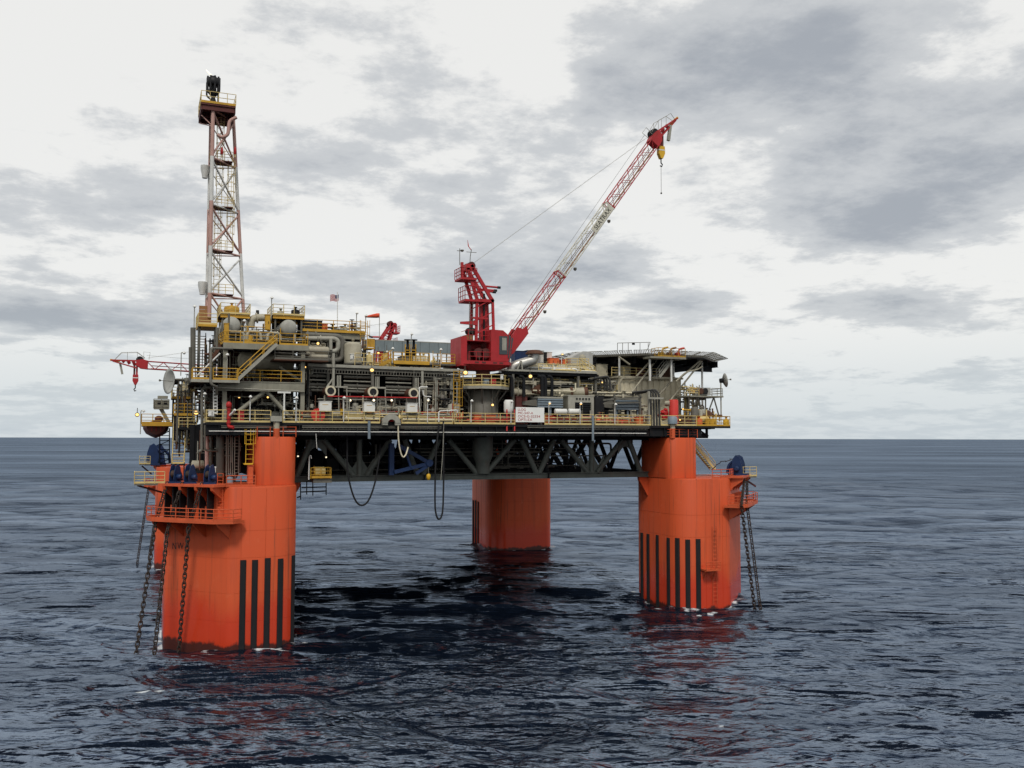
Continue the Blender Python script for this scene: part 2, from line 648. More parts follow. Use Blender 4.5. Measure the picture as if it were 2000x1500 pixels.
def vessel(label, c, axis, L, r, m='vessel', saddles=True, group=None, nozzle=True, n=24):
    """horizontal tank, c = middle of its axis"""
    c, ax = V(c), V(axis).normalized()
    t = thing('process_vessel', label, 'tank', c - V((0, 0, r + .6)), group)
    prof = []
    for k in range(7):
        a = math.pi / 2 * k / 6
        prof.append((r * math.sin(a), -L / 2 - r * 0.55 * math.cos(a)))
    prof += [(p[0], -p[1]) for p in prof[::-1]]
    MB().lathe(prof, c, ax, n).build('shell', m, t)
    for s in (-.3, .3):
        p = c + ax * (L * s)
        if saddles:
            q = V((0, 0, 1)).cross(ax).normalized()
            MB().plate([p - q * r * .8 + V((0, 0, -r * .5)), p + q * r * .8 + V((0, 0, -r * .5)), p + q * r * .7 + V((0, 0, -r - .6)), p - q * r * .7 + V((0, 0, -r - .6))], ax, .25).build('saddle', 'steel', t)
        if nozzle:
            MB().lathe([(.16, r * .9), (.16, r + .25), (.27, r + .25), (.27, r + .36)], p, n=10).build('nozzle', m, t)
    return t


def tank(label, base, h, r, m='vessel', group=None, name='vertical_tank', n=18, dome=0.35):
    base = V(base)
    t = thing(name, label, 'tank', base, group)
    prof = [(r, 0.15), (r, h - r * dome)] + [(r * math.cos(math.pi / 2 * k / 4), h - r * dome + r * dome * math.sin(math.pi / 2 * k / 4)) for k in range(1, 5)]
    MB().lathe(prof, base, n=n).build('shell', m, t)
    MB().lathe([(r * 1.08, 0), (r * 1.08, .15)], base, n=n).build('skirt', 'steel', t)
    MB().lathe([(.12, h - .1), (.12, h + .2), (.2, h + .2), (.2, h + .3)], base, n=8).build('nozzle', m, t)
    return t


def cabinet(label, x0, x1, y0, y1, z0, z1, m='white', group=None, doors=1, legs=.3, name='equipment_cabinet', cat='cabinet', handle=True):
    t = thing(name, label, cat, ((x0 + x1) / 2, (y0 + y1) / 2, z0), group)
    MB().box(x0, x1, y0, y1, z0 + legs, z1).build('housing', m, t)
    w = (x1 - x0) / doors
    for k in range(doors):
        d = MB().box(x0 + w * k + .06, x0 + w * (k + 1) - .06, y0 - .04, y0 - .002, z0 + legs + .08, z1 - .08).build('door', m, t)
        if handle:
            MB().box(x0 + w * (k + 1) - .22, x0 + w * (k + 1) - .17, y0 - .09, y0 - .042, (z0 + z1) / 2 - .15, (z0 + z1) / 2 + .15).build('handle', 'dark_steel', d)
    MB().box(x0 - .05, x1 + .05, y0 - .06, y1 + .05, z1, z1 + .06).build('top_cap', m, t)
    if legs > .05:
        for (x, y) in ((x0 + .05, y0 + .05), (x1 - .15, y0 + .05), (x0 + .05, y1 - .15), (x1 - .15, y1 - .15)):
            MB().box(x, x + .1, y, y + .1, z0, z0 + legs).build('leg', 'steel', t)
    return t

# ------------------------------------------------------------------ sea
COLS = {'L': (3.0, 6.73, -1, -1), 'Rr': (61.61, 6.73, 1, -1), 'BR': (61.61, 72.63, 1, 1), 'BL': (3.0, 72.63, -1, 1)}
HALF, CHAM = 6.43, 6.0


def make_sea():
    rng = np.random.default_rng(11)
    az = np.concatenate([np.linspace(-math.pi, -R(40), 40, endpoint=False), np.linspace(-R(40), R(40), 1060), np.linspace(R(40), math.pi, 40, endpoint=False)[1:]])
    # rows evenly spaced as seen from a height of 21 m, down to the horizon
    ang = np.concatenate([np.linspace(1.45, 0.46, 14, endpoint=False), np.linspace(0.46, 0.022, 640, endpoint=False), np.geomspace(0.022, 0.0006, 90)])
    rad = 21.0 / np.tan(ang)
    A, D = np.meshgrid(az, rad)
    X = CAM.x + D * np.sin(A + YAW)
    Y = CAM.y + D * np.cos(A + YAW)
    gap = np.gradient(rad)[:, None] * np.ones_like(A)
    gap = np.maximum(gap, D * (R(80) / 1060))
    Z = np.zeros_like(X)
    DX, DY = np.zeros_like(X), np.zeros_like(X)
    SL = np.zeros_like(X)
    wind = R(66)
    K = 170
    lam = np.geomspace(0.45, 44, K) * rng.uniform(0.94, 1.06, K)
    for l in lam:
        th = wind + rng.normal(0, 0.55 if l < 3 else 0.36)
        k = 2 * math.pi / l
        # steepness per component, strongest for the short steep sea
        st = (0.030 if l < 2.5 else 0.031 if l < 12 else 0.02) + 0.010 * math.exp(-((math.log(l) - math.log(3.0)) / 0.7) ** 2)
        a = st / k * rng.uniform(0.6, 1.35)
        ph = rng.uniform(0, 2 * math.pi)
        att = np.clip((l / gap - 2.0) / 2.5, 0, 1)
        rows = np.where(att.max(axis=1) > 0)[0]
        s = slice(rows[0], rows[-1] + 1)
        arg = k * (X[s] * math.cos(th) + Y[s] * math.sin(th)) + ph
        # short waves ride in patches
        c = np.cos(arg) * a * att[s]
        sn = np.sin(arg) * a * att[s]
        Z[s] += c
        DX[s] -= sn * math.cos(th) * 0.9
        DY[s] -= sn * math.sin(th) * 0.9
        SL[s] += c * k
    # whitecaps on the steepest crests, foam where waves break on the columns
    foam = np.clip((SL - 1.02) / 0.2, 0, 1)
    for (cx, cy, sx, sy) in COLS.values():
        a = (X - cx) * sx
        b = (Y - cy) * sy
        dd = np.maximum(np.maximum(np.abs(a), np.abs(b)) - HALF, (a + b - (2 * HALF - CHAM)) / 1.414)
        nz = np.sin(X * 1.7 + 1.3 * np.sin(Y * 1.1)) * np.sin(Y * 1.3 + X * .6) + .6 * np.sin(X * 4.1 + Y * 2.7) * np.sin(Y * 3.7 - X)
        near = np.clip(1.0 - np.maximum(dd, 0) / (0.8 + 0.7 * np.clip(nz, -.8, 1.2)), 0, 1) * (dd < 2.6)
        foam = np.maximum(foam, np.clip(near * 1.3, 0, 1) * np.clip(.45 + nz * .7, 0, 1))
    # breaking patches seen in the photograph: beside the left column and in the open water
    for (px, py, lx, ly, st) in ((530, 1266, 2.8, .55, 1.5), (405, 1272, 2.4, .35, 1.0), (288, 1356, 2.0, .55, 1), (766, 1218, .8, .5, .8), (1337, 1427, .7, .4, 1), (1608, 1397, .7, .4, .9), (1410, 1400, 1.4, .4, .5), (1480, 1408, 1.0, .3, .5), (250, 1235, 1.4, .5, .7), (600, 1020, .9, .5, .6), (1640, 1342, .9, .4, .6), (690, 1026, .9, .5, .5), (880, 1046, .8, .5, .6), (1385, 1196, 3.4, .4, 1.1), (1290, 1190, 2.4, .4, .9)):
        p = atz(px, py, 0.2)
        ca, sa = math.cos(R(-12)), math.sin(R(-12))
        u = ((X - p.x) * ca + (Y - p.y) * sa) / lx
        v = (-(X - p.x) * sa + (Y - p.y) * ca) / ly
        nz = np.sin(X * 3.1 + 2 * np.sin(Y * 2.3)) * np.sin(Y * 4.1 + X * 1.2)
        foam = np.maximum(foam, np.clip(1.5 * (1 - np.sqrt(u * u + v * v)) * (.75 + .6 * nz) * st, 0, 1))
    co = np.stack([X + DX, Y + DY, Z], axis=-1).reshape(-1, 3)
    nr, nc = X.shape
    i = np.arange(nr - 1)[:, None] * nc + np.arange(nc)[None, :]
    j = np.arange(nr - 1)[:, None] * nc + (np.arange(nc)[None, :] + 1) % nc
    quads = np.stack([i, j, j + nc, i + nc], axis=-1).reshape(-1, 4)[:, ::-1]
    me = bpy.data.meshes.new('sea')
    me.vertices.add(len(co))
    me.vertices.foreach_set('co', co.astype(np.float32).ravel())
    me.loops.add(quads.size)
    me.loops.foreach_set('vertex_index', quads.astype(np.int32).ravel())
    me.polygons.add(len(quads))
    me.polygons.foreach_set('loop_start', np.arange(0, quads.size, 4, dtype=np.int32))
    me.polygons.foreach_set('use_smooth', np.ones(len(quads), dtype=bool))
    me.update(calc_edges=True)
    at_ = me.attributes.new('foam', 'FLOAT', 'POINT')
    at_.data.foreach_set('value', foam.astype(np.float32).ravel())
    # water
    m = bpy.data.materials.new('sea_water')
    m.use_nodes = True
    N, L = m.node_tree.nodes, m.node_tree.links
    N.remove(N['Principled BSDF'])
    geo = N.new('ShaderNodeNewGeometry')
    prev = None
    vr = N.new('ShaderNodeVectorRotate')
    vr.rotation_type = 'Z_AXIS'
    vr.inputs['Angle'].default_value = R(24)
    L.new(geo.outputs['Position'], vr.inputs['Vector'])
    gust = N.new('ShaderNodeTexNoise')
    gust.inputs['Scale'].default_value = 0.022
    gust.inputs['Detail'].default_value = 4
    L.new(vr.outputs[0], gust.inputs['Vector'])
    gm = N.new('ShaderNodeMapRange')
    gm.inputs[1].default_value = 0.35
    gm.inputs[2].default_value = 0.65
    gm.inputs[3].default_value = 0.55
    gm.inputs[4].default_value = 1.25
    L.new(gust.outputs[0], gm.inputs[0])
    for sc, dist, strength in (((0.016, 0.05, 1), 2.2, 1.0), ((0.07, 0.19, 1), 0.8, 1.0), ((0.33, 0.95, 1), 0.24, 1.0), ((1.5, 4.0, 1), 0.075, 1.0)):
        mp = N.new('ShaderNodeMapping')
        mp.inputs[3].default_value = sc
        L.new(vr.outputs[0], mp.inputs[0])
        no = N.new('ShaderNodeTexNoise')
        no.inputs['Scale'].default_value = 1.0
        no.inputs['Detail'].default_value = 3
        no.inputs['Roughness'].default_value = 0.55
        no.inputs['Distortion'].default_value = 0.15
        L.new(mp.outputs[0], no.inputs['Vector'])
        bp = N.new('ShaderNodeBump')
        bp.inputs['Strength'].default_value = strength
        bp.inputs['Distance'].default_value = dist
        L.new(gm.outputs[0], bp.inputs['Strength'])
        L.new(no.outputs[0], bp.inputs['Height'])
        if prev:
            L.new(prev, bp.inputs['Normal'])
        prev = bp.outputs[0]
    # rough sea: reflection never reaches the mirror value of flat water at grazing angles
    fr = N.new('ShaderNodeFresnel')
    fr.inputs['IOR'].default_value = 1.333
    L.new(prev, fr.inputs['Normal'])
    cl_ = N.new('ShaderNodeMath')
    cl_.operation = 'MINIMUM'
    cl_.inputs[1].default_value = 0.75
    L.new(fr.outputs[0], cl_.inputs[0])
    pw_ = N.new('ShaderNodeMath')
    pw_.operation = 'POWER'
    pw_.inputs[1].default_value = 1.5
    L.new(cl_.outputs[0], pw_.inputs[0])
    lim = N.new('ShaderNodeMath')
    lim.operation = 'MULTIPLY'
    lim.inputs[1].default_value = 0.78
    # cat's paws: broad patches ruffled more or less by the wind
    paw_map = N.new('ShaderNodeMapping')
    paw_map.inputs[3].default_value = (0.0022, 0.006, 1)
    L.new(vr.outputs[0], paw_map.inputs[0])
    paw = N.new('ShaderNodeTexNoise')
    paw.inputs['Scale'].default_value = 1.0
    paw.inputs['Detail'].default_value = 8
    paw.inputs['Roughness'].default_value = 0.68
    L.new(paw_map.outputs[0], paw.inputs['Vector'])
    paw_r = N.new('ShaderNodeMapRange')
    paw_r.inputs[1].default_value = 0.36
    paw_r.inputs[2].default_value = 0.64
    paw_r.inputs[3].default_value = 0.42
    paw_r.inputs[4].default_value = 0.84
    L.new(paw.outputs[0], paw_r.inputs[0])
    L.new(paw_r.outputs[0], lim.inputs[1])
    L.new(pw_.outputs[0], lim.inputs[0])
    df = N.new('ShaderNodeBsdfDiffuse')
    df.inputs['Color'].default_value = (0.004, 0.007, 0.014, 1)
    gl = N.new('ShaderNodeBsdfGlossy')
    gl.inputs['Color'].default_value = (0.52, 0.62, 0.77, 1)
    gl.inputs['Roughness'].default_value = 0.07
    L.new(prev, gl.inputs['Normal'])
    b = N.new('ShaderNodeMixShader')
    L.new(lim.outputs[0], b.inputs[0])
    L.new(df.outputs[0], b.inputs[1])
    L.new(gl.outputs[0], b.inputs[2])
    fa = N.new('ShaderNodeAttribute')
    fa.attribute_name = 'foam'
    fn = N.new('ShaderNodeTexNoise')
    fn.inputs['Scale'].default_value = 5.5
    fn.inputs['Detail'].default_value = 6
    fn.inputs['Roughness'].default_value = 0.75
    L.new(geo.outputs['Position'], fn.inputs['Vector'])
    ad = N.new('ShaderNodeMath')
    ad.operation = 'ADD'
    L.new(fa.outputs['Fac'], ad.inputs[0])
    L.new(fn.outputs[0], ad.inputs[1])
    mr = N.new('ShaderNodeMapRange')
    mr.inputs[1].default_value = 0.98
    mr.inputs[2].default_value = 1.5
    L.new(ad.outputs[0], mr.inputs[0])
    fb = N.new('ShaderNodeBsdfDiffuse')
    fb.inputs['Color'].default_value = (0.62, 0.66, 0.68, 1)
    ms = N.new('ShaderNodeMixShader')
    L.new(mr.outputs[0], ms.inputs[0])
    L.new(b.outputs[0], ms.inputs[1])
    L.new(fb.outputs[0], ms.inputs[2])
    L.new(ms.outputs[0], N['Material Output'].inputs['Surface'])
    me.materials.append(m)
    o = bpy.data.objects.new('sea', me)
    C.objects.link(o)
    o['kind'] = 'structure'
    o['label'] = 'dark choppy open sea with small waves and whitecaps'


make_sea()


# ------------------------------------------------------------------ hull paint
def hull_paint():
    m = mat('hull_orange', (0.56, 0.085, 0.027), 0.55, grime=0.3, gcol=(0.50, 0.092, 0.036), scale=0.35, streak=0.0, spec=0.22)
    N, L = m.node_tree.nodes, m.node_tree.links
    b = N['Principled BSDF']
    src = b.inputs['Base Color'].links[0].from_socket
    geo = N.new('ShaderNodeNewGeometry')
    sp = N.new('ShaderNodeSeparateXYZ')
    L.new(geo.outputs['Position'], sp.inputs[0])

    def noise(scale_vec, det=5):
        mp = N.new('ShaderNodeMapping')
        mp.inputs[3].default_value = scale_vec
        L.new(geo.outputs['Position'], mp.inputs[0])
        n = N.new('ShaderNodeTexNoise')
        n.inputs['Scale'].default_value = 1
        n.inputs['Detail'].default_value = det
        n.inputs['Roughness'].default_value = .65
        L.new(mp.outputs[0], n.inputs['Vector'])
        return n.outputs[0]

    def mth(op, a, c):
        n = N.new('ShaderNodeMath')
        n.operation = op
        for i, x in enumerate((a, c)):
            if isinstance(x, (int, float)):
                n.inputs[i].default_value = x
            else:
                L.new(x, n.inputs[i])
        return n.outputs[0]

    def rng_(x, lo, hi, o0=0., o1=1.):
        n = N.new('ShaderNodeMapRange')
        n.interpolation_type = 'SMOOTHSTEP'
        for i, v in ((1, lo), (2, hi), (3, o0), (4, o1)):
            n.inputs[i].default_value = v
        L.new(x, n.inputs[0])
        return n.outputs[0]

    def mix(f, a, col):
        n = N.new('ShaderNodeMix')
        n.data_type = 'RGBA'
        L.new(f, n.inputs[0])
        L.new(a, n.inputs[6])
        n.inputs[7].default_value = (*col, 1)
        return n.outputs[2]
    # long wash marks, rust runs, the wetted zone and the fouling band at the waterline
    c = mix(rng_(noise((1.1, 1.1, .045)), .47, .72, 0, .6), src, (0.37, 0.065, 0.028))
    c = mix(rng_(noise((2.6, 2.6, .07), 8), .54, .70, 0, .75), c, (0.17, 0.05, 0.026))
    c = mix(rng_(noise((.5, .5, .5), 8), .58, .72, 0, .35), c, (0.62, 0.15, 0.07))
    lvl = mth('ADD', sp.outputs[2], mth('MULTIPLY', noise((.22, .22, .1)), -7.0))
    wet = rng_(lvl, 2.2, -1.2)
    c = mix(mth('MULTIPLY', wet, .85), c, (0.50, 0.036, 0.012))
    lv2 = mth('ADD', sp.outputs[2], mth('MULTIPLY', noise((.45, .45, .3), 8), -2.4))
    foul = rng_(lv2, -.75, -1.1)
    c = mix(mth('MULTIPLY', foul, .93), c, (0.035, 0.016, 0.013))
    # weld seams between plate strakes
    return m, c, b, L, wet, rng_


def finish_hull():
    m, c, b, L, wet, rng_ = hull_paint()
    L.new(c, b.inputs['Base Color'])
    L.new(rng_(wet, 0, 1, .52, .22), b.inputs['Roughness'])


finish_hull()


def roundpoly(pts, rad, k=6):
    out = []
    n = len(pts)
    for i in range(n):
        a, b, c = V(pts[i - 1]).to_2d(), V(pts[i]).to_2d(), V(pts[(i + 1) % n]).to_2d()
        d1, d2 = (a - b).normalized(), (c - b).normalized()
        half = math.acos(max(-1, min(1, d1.dot(d2)))) / 2
        t = rad[i] / math.tan(half)
        bis = (d1 + d2).normalized()
        o = b + bis * (rad[i] / math.sin(half))
        p0, p1 = b + d1 * t - o, b + d2 * t - o
        a0 = math.atan2(p0.y, p0.x)
        a1 = math.atan2(p1.y, p1.x)
        da = (a1 - a0 + math.pi) % (2 * math.pi) - math.pi
        for j in range(k + 1):
            q = a0 + da * j / k
            out.append((o.x + rad[i] * math.cos(q), o.y + rad[i] * math.sin(q)))
    return out


ZT = za(640, 941, 8.3)            # underside of the deck truss / top of the column body
ZDECK = za(640, 826, 3.5)         # main deck
ZTR = za(540, 853, 2.5)           # top of column trunks
platform = thing('oil_platform', 'orange four-column oil production platform standing in the open sea', 'oil platform', (32.3, 39.7, 0))
COLROOT = {}


def loft_poly(mb, poly, levels):
    """levels: (inset, z)"""
    rings = []
    n = len(poly)
    cx = sum(p[0] for p in poly) / n
    cy = sum(p[1] for p in poly) / n
    for ins, z in levels:
        rings.append([V((p[0] + (cx - p[0]) * ins / max(.1, math.hypot(p[0] - cx, p[1] - cy)), p[1] + (cy - p[1]) * ins / max(.1, math.hypot(p[0] - cx, p[1] - cy)), z)) for p in poly])
    return mb.loft(rings, True, True)


def column(key, label, short):
    cx, cy, sx, sy = COLS[key]

    def w(a, b):
        return (cx + sx * a, cy + sy * b)
    H = HALF
    pts = [(-H, -H), (H, -H), (H, H - CHAM), (H - CHAM, H), (-H, H)]
    poly = [w(*p) for p in roundpoly(pts, [3.2, 1.6, 1.3, 1.3, 3.0])]
    body = loft_poly(MB(), poly, [(0, -9), (0, ZT - .12), (.1, ZT)])
    col = body.build('column', 'hull_orange', platform, label)
    COLROOT[key] = col
    tp = [(-H, -4.6), (-H + 4.3, -4.6), (-H + 4.3, 3.75), (-H, 3.75)]
    tpoly = [w(*p) for p in roundpoly(tp, [1.9, .9, 1.0, 1.3])]
    loft_poly(MB(), tpoly, [(0, ZT + .004), (0, ZTR - .1), (.1, ZTR)]).build('trunk', 'hull_orange', col)
    MB().loft([[V((x + (x - cx) * .004, y + (y - cy) * .004, z)) for x, y in tpoly] for z in (ZT + .02, ZT + .12)], True, False).build('seam_band', 'hull_orange', col)
    for zz in (2.6, 5.4, 8.9, 11.6):
        loft_poly(MB(), poly, [(-.004, zz - .025), (-.012, zz), (-.004, zz + .025)]).build('weld_seam', 'hull_orange', col)
    for (a, b, ta, tb) in ((-3.0, H, 1, 0), (-.6, H, 1, 0), (-H, -1.5, 0, 1), (-H, 1.6, 0, 1), (-1.5, -H, 1, 0)):
        x, y = w(a, b)
        MB().box(x - .02, x + .02, y - .014, y + .014, .3, ZT - .2).build('weld_seam', 'hull_orange', col)
    # knee bracket towards the truss
    x = w(-H, 0)[0]
    yb = w(0, -1.6)[1]
    MB().plate([(x + sx * .3, yb, ZT - .02), (x - sx * 1.3, yb, ZT - .02), (x - sx * 1.2, yb, ZT - .5), (x + sx * .3, yb, ZT - 3)], (0, 1, 0), .5).build('knee_bracket', 'hull_orange', col)
    # rubber fender strips round the inner corner
    zt = 8.75
    strips = []

    def arc(q):
        return (-H + 3 - 3 * math.sin(R(q)), H - 3 + 3 * math.cos(R(q)), q)
    if key == 'L':
        strips = [(-H + 5.6, H, 0), (-H + 4.45, H, 0), (-H + 3.2, H, 0), arc(21.5), arc(58)]
    elif key == 'Rr':
        strips = [arc(13), arc(37), arc(62)] + [(-H, H - k, 90) for k in (3.1, 5.7, 8.0, 9.6)]
    else:
        strips = [(-H, H - 3.3 - 1.4 * k, 90) for k in range(3)]
    for (a, b, ang) in strips:
        q = R(ang)
        nx, ny = -math.sin(q), math.cos(q)
        tx, ty = math.cos(q), math.sin(q)
        P = []
        for (u, v) in ((-.29, -.25), (.29, -.25), (.29, .10), (.18, .17), (-.18, .17), (-.29, .10)):
            P.append(w(a + tx * u + nx * v, b + ty * u + ny * v))
        MB().prism(P, -1.5, zt + random.uniform(-.14, .12)).build('fender_strip', 'rubber', col)
    # walkway for the chain fairleads on the chamfer, winch deck above it
    c0 = V((H, H - CHAM, 0))
    c1 = V((H - CHAM, H, 0))
    nn = V((1, 1, 0)).normalized()
    tt = (c1 - c0).normalized()

    def lp(s, o, z):
        p = c0.lerp(c1, s) + nn * o
        x, y = w(p.x, p.y)
        return V((x, y, z))
    zw = za(437, 1021, .3)
    wk = MB()
    wk.loft([[lp(-.13, -.4, zw), lp(-.13, 1.5, zw), lp(.03, 2.3, zw), lp(.97, 2.3, zw), lp(1.16, 1.3, zw), lp(1.16, -.4, zw)],
             [lp(-.13, -.4, zw + .28), lp(-.13, 1.5, zw + .28), lp(.03, 2.3, zw + .28), lp(.97, 2.3, zw + .28), lp(1.16, 1.3, zw + .28), lp(1.16, -.4, zw + .28)]], True, False)
    wk.build('chain_walkway', 'orange_paint', col)
    for s in (.0, .28, .62, .97):
        MB().plate([lp(s, -.3, zw - .02), lp(s, 1.9, zw - .02), lp(s, 1.8, zw - .3), lp(s, -.1, zw - 1.7)], lp(.1, 0, 0) - lp(0, 0, 0), .12).build('walkway_bracket', 'orange_paint', col)
    handrail('orange handrail round the chain walkway of the ' + short, [lp(-.13, .2, zw + .28), lp(-.13, 1.5, zw + .28), lp(.03, 2.25, zw + .28), lp(.97, 2.25, zw + .28), lp(1.16, 1.3, zw + .28), lp(1.16, .1, zw + .28)], 'orange_paint', 1.15, r=.05)
    # overhanging winch deck with raked brackets
    zd = ZT + .02
    MB().loft([[lp(.02, -1.2, z), lp(.05, 1.6, z), lp(.9, 1.6, z), lp(.95, -1.2, z)] for z in (zd, zd + .25)], True, False).build('winch_deck', 'orange_paint', col)
    for s in (.12, .36, .6, .84):
        MB().plate([lp(s, -.5, zd), lp(s, 1.6, zd), lp(s, 1.5, zd - .35), lp(s, .35, zd - 1.15), lp(s, -.5, zd - 2.4)], lp(.1, 0, 0) - lp(0, 0, 0), .3).build('deck_bracket', 'orange_paint', col)
        MB().box(lp(s - .05, 0, 0).x, lp(s + .05, 0, 0).x, lp(s - .05, 0, 0).y, lp(s + .05, 0, 0).y, zw + .3, zd - 2.0).build('guide_rib', 'orange_paint', col)
    return lp, w, zw, zd


LPL, WL, ZWK, ZWD = column('L', 'near orange column lettered NW', 'column lettered NW')
LPR, WR, _, _ = column('Rr', 'right-hand orange column with the single chain platform', 'right-hand column')
LPBR, WBR, _, _ = column('BR', 'far column seen in shade below the middle of the truss', 'far column under the truss')
LPBL, WBL, _, _ = column('BL', 'far column half hidden behind the lettered column', 'far half-hidden column')

# painted letters on the lettered column
nL = (LPL(.5, 1, 0) - LPL(.5, 0, 0)).normalized()
tL = (LPL(1, 0, 0) - LPL(0, 0, 0)).normalized()
for ch, px in (('N', 340.5), ('W', 352.5)):
    p = hit(px, 1067, LPL(.5, .012, 0), nL)
    o = put('letter', text_mesh(ch, 1.0, 'letter_black', .006), p, COLROOT['L'], 'black letter ' + ch)
    o.rotation_euler = Matrix((tL, V((0, 0, 1)), nL)).transposed().to_euler()
    o.scale = (.78, 1, 1)

# ------------------------------------------------------------------ deck truss and main deck
XL, XR_, YT = WL(-HALF, 0)[0], WR(-HALF, 0)[0], 8.3
ZC = ZT + .68                      # top of lower chord
ZU = za(700, 859, YT)              # underside of upper chord


def truss(label, y, braces, gussets, chord_m, x0, x1, r=.33, mbr='truss_paint'):
    t = MB().ibeam((x0, y, (ZT + ZC) / 2), (x1, y, (ZT + ZC) / 2), .55, ZC - ZT, .09).build('truss', chord_m, platform, label)
    MB().ibeam((x0, y, ZU + .45), (x1, y, ZU + .45), .55, .9, .09).build('upper_chord', 'dark_steel', t)
    for (xa_, xb_) in braces:
        MB().tube((xa_, y, ZU + .02), (xb_, y, ZC - .02), r, 12).build('brace', mbr, t)
    for (xc, top, wd, hh) in gussets:
        b = MB()
        s = -1 if top else 1
        z0 = ZU if top else ZC
        P = [(xc - wd, y - .02, z0), (xc + wd, y - .02, z0)]
        for k in range(13):
            u = k / 12
            f = (1 - 0.55 * math.sin(math.pi * u)) if top else (.42 + .58 * abs(math.cos(2 * math.pi * u)) ** 1.5)
            P.append((xc + wd * (.95 - 1.9 * u) * (1 if top else 1.25), y - .02, z0 + s * hh * f))
        b.plate(P, (0, 1, 0), .04).build('gusset_plate', mbr, t)
    return t


fb = [(608, 580), (632, 690), (702, 702), (762, 716), (790, 815), (858, 826), (876, 932), (1005, 948), (1018, 1048), (1082, 1053), (1096, 1148), (1155, 1155), (1215, 1166), (1228, 1251)]
truss('front deck truss of grey tubes between the two near columns', YT, [(at(a, 860, YT).x, at(b, 929, YT).x) for a, b in fb],
      [(xa(619, YT), True, 1.2, 1.9), (xa(704, YT), False, 1.5, 2.0), (xa(1156, YT), False, 1.5, 2.2), (xa(1221, YT), True, 1.1, 1.8)], 'truss_paint', XL - .6, XR_ + .6)
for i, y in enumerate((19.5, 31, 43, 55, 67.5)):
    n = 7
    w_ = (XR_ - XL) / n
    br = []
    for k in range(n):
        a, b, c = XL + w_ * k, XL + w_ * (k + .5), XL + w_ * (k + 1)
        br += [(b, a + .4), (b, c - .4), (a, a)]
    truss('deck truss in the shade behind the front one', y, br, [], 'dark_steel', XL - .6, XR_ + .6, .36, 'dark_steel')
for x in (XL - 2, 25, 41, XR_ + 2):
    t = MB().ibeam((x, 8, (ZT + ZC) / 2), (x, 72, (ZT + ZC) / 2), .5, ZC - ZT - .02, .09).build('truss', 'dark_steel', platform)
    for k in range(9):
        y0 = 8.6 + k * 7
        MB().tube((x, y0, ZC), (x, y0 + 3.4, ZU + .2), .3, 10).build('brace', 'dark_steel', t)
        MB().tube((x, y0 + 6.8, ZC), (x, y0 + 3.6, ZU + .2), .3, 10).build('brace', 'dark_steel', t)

DX0, DX1 = xa(403, 3.5), xa(1428, 3.5)
deck = MB().box(DX0 + .2, DX1 - 4.2, 3.6, 76, ZDECK - .14, ZDECK - .02).build('main_deck', 'deck_plate', platform)
MB().box(DX1 - 4.15, DX1 - .15, 3.6, 11.8, ZDECK - .16, ZDECK - .02).build('deck_extension', 'deck_plate', deck)
MB().box(DX1 - 4.15, DX1 + 3.2, 11.85, 76, ZDECK - .3, ZDECK - .16).build('deck_extension', 'deck_plate', deck)  # widened at the back to keep skylight off the far column
MB().ibeam((DX0, 3.75, ZDECK - .75), (DX1 - 4.4, 3.75, ZDECK - .75), .36, 1.2, .06).build('edge_girder', 'dark_steel', deck)
MB().ibeam((DX0 + .3, 4.2, ZDECK - .75), (DX0 + .3, 75, ZDECK - .75), .36, 1.18, .06).build('edge_girder', 'dark_steel', deck)
MB().ibeam((DX1 - 4.6, 4.2, ZDECK - .75), (DX1 - 4.6, 75, ZDECK - .75), .36, 1.18, .06).build('edge_girder', 'dark_steel', deck)
MB().box(DX0, DX1 - .2, 3.42, 3.58, ZDECK - .28, ZDECK - .01).build('deck_edge', 'dark_steel', deck)
stf = shared('stiffener', lambda b: b.box(-.04, .04, -.14, .14, 0, 1.04), 'dark_steel')
k = DX0 + 1.3
while k < DX1 - 5:
    put('stiffener', stf, (k, 3.58, ZDECK - 1.27), deck)
    k += 2.05
for k in range(11):
    x = DX0 + 3 + k * 5.6
    MB().ibeam((x, 4, ZDECK - .85), (x, 75, ZDECK - .85), .3, 1.35, .06).build('cross_girder', 'dark_steel', deck)
# lower equipment deck inside the truss
MB().box(XL - 4, 39, 9.2, 64, ZC + .02, ZC + .14).build('lower_deck', 'deck_plate', platform)
MB().box(DX0 + 1, XL + 1, 11, 60, ZC + .3, ZC + .4).build('lower_deck', 'deck_plate', platform)


# ------------------------------------------------------------------ topsides
def pbox(x0, y0, x1, y1, Y, dep):
    xm, ym = (x0 + x1) / 2, (y0 + y1) / 2
    return (at(x0, ym, Y).x, at(x1, ym, Y).x, Y, Y + dep, za(xm, y1, Y), za(xm, y0, Y))


def one(mb, name, m, label, cat, group=None):
    return tag(mb.build(name, m), label, cat, group)


YF = 3.5                     # front edge of the main deck
ZD = ZDECK
X = xa

# ---- railing of the main deck edge
segs = [(404, 529, 'at the corner above the lettered column'), (553, 742, 'in front of the three exhaust pipes'), (785, 884, 'between the grey arch and the caged ladder'),
        (888, 1006, 'below the big red crane'), (1064, 1160, 'in front of the white raft canisters'), (1163, 1271, 'in front of the blue-grey coolers'), (1291, 1360, 'beside the red drum')]
for a, b, wh in segs:
    pts = [V((X(a, YF), YF, ZD)), V((X(b, YF), YF, ZD))]
    if a == 404:
        pts.insert(0, V((X(a, YF), 9, ZD)))
    handrail('pale yellow handrail along the main deck edge ' + wh, pts, 'pale_yellow', 1.25, mids=2)
handrail('yellow handrail round the outermost end of the main deck', [V((X(1361, YF), YF, ZD)), V((DX1 - .2, YF, ZD)), V((DX1 - .2, 9.4, ZD))], 'yellow', 1.25, mids=2)
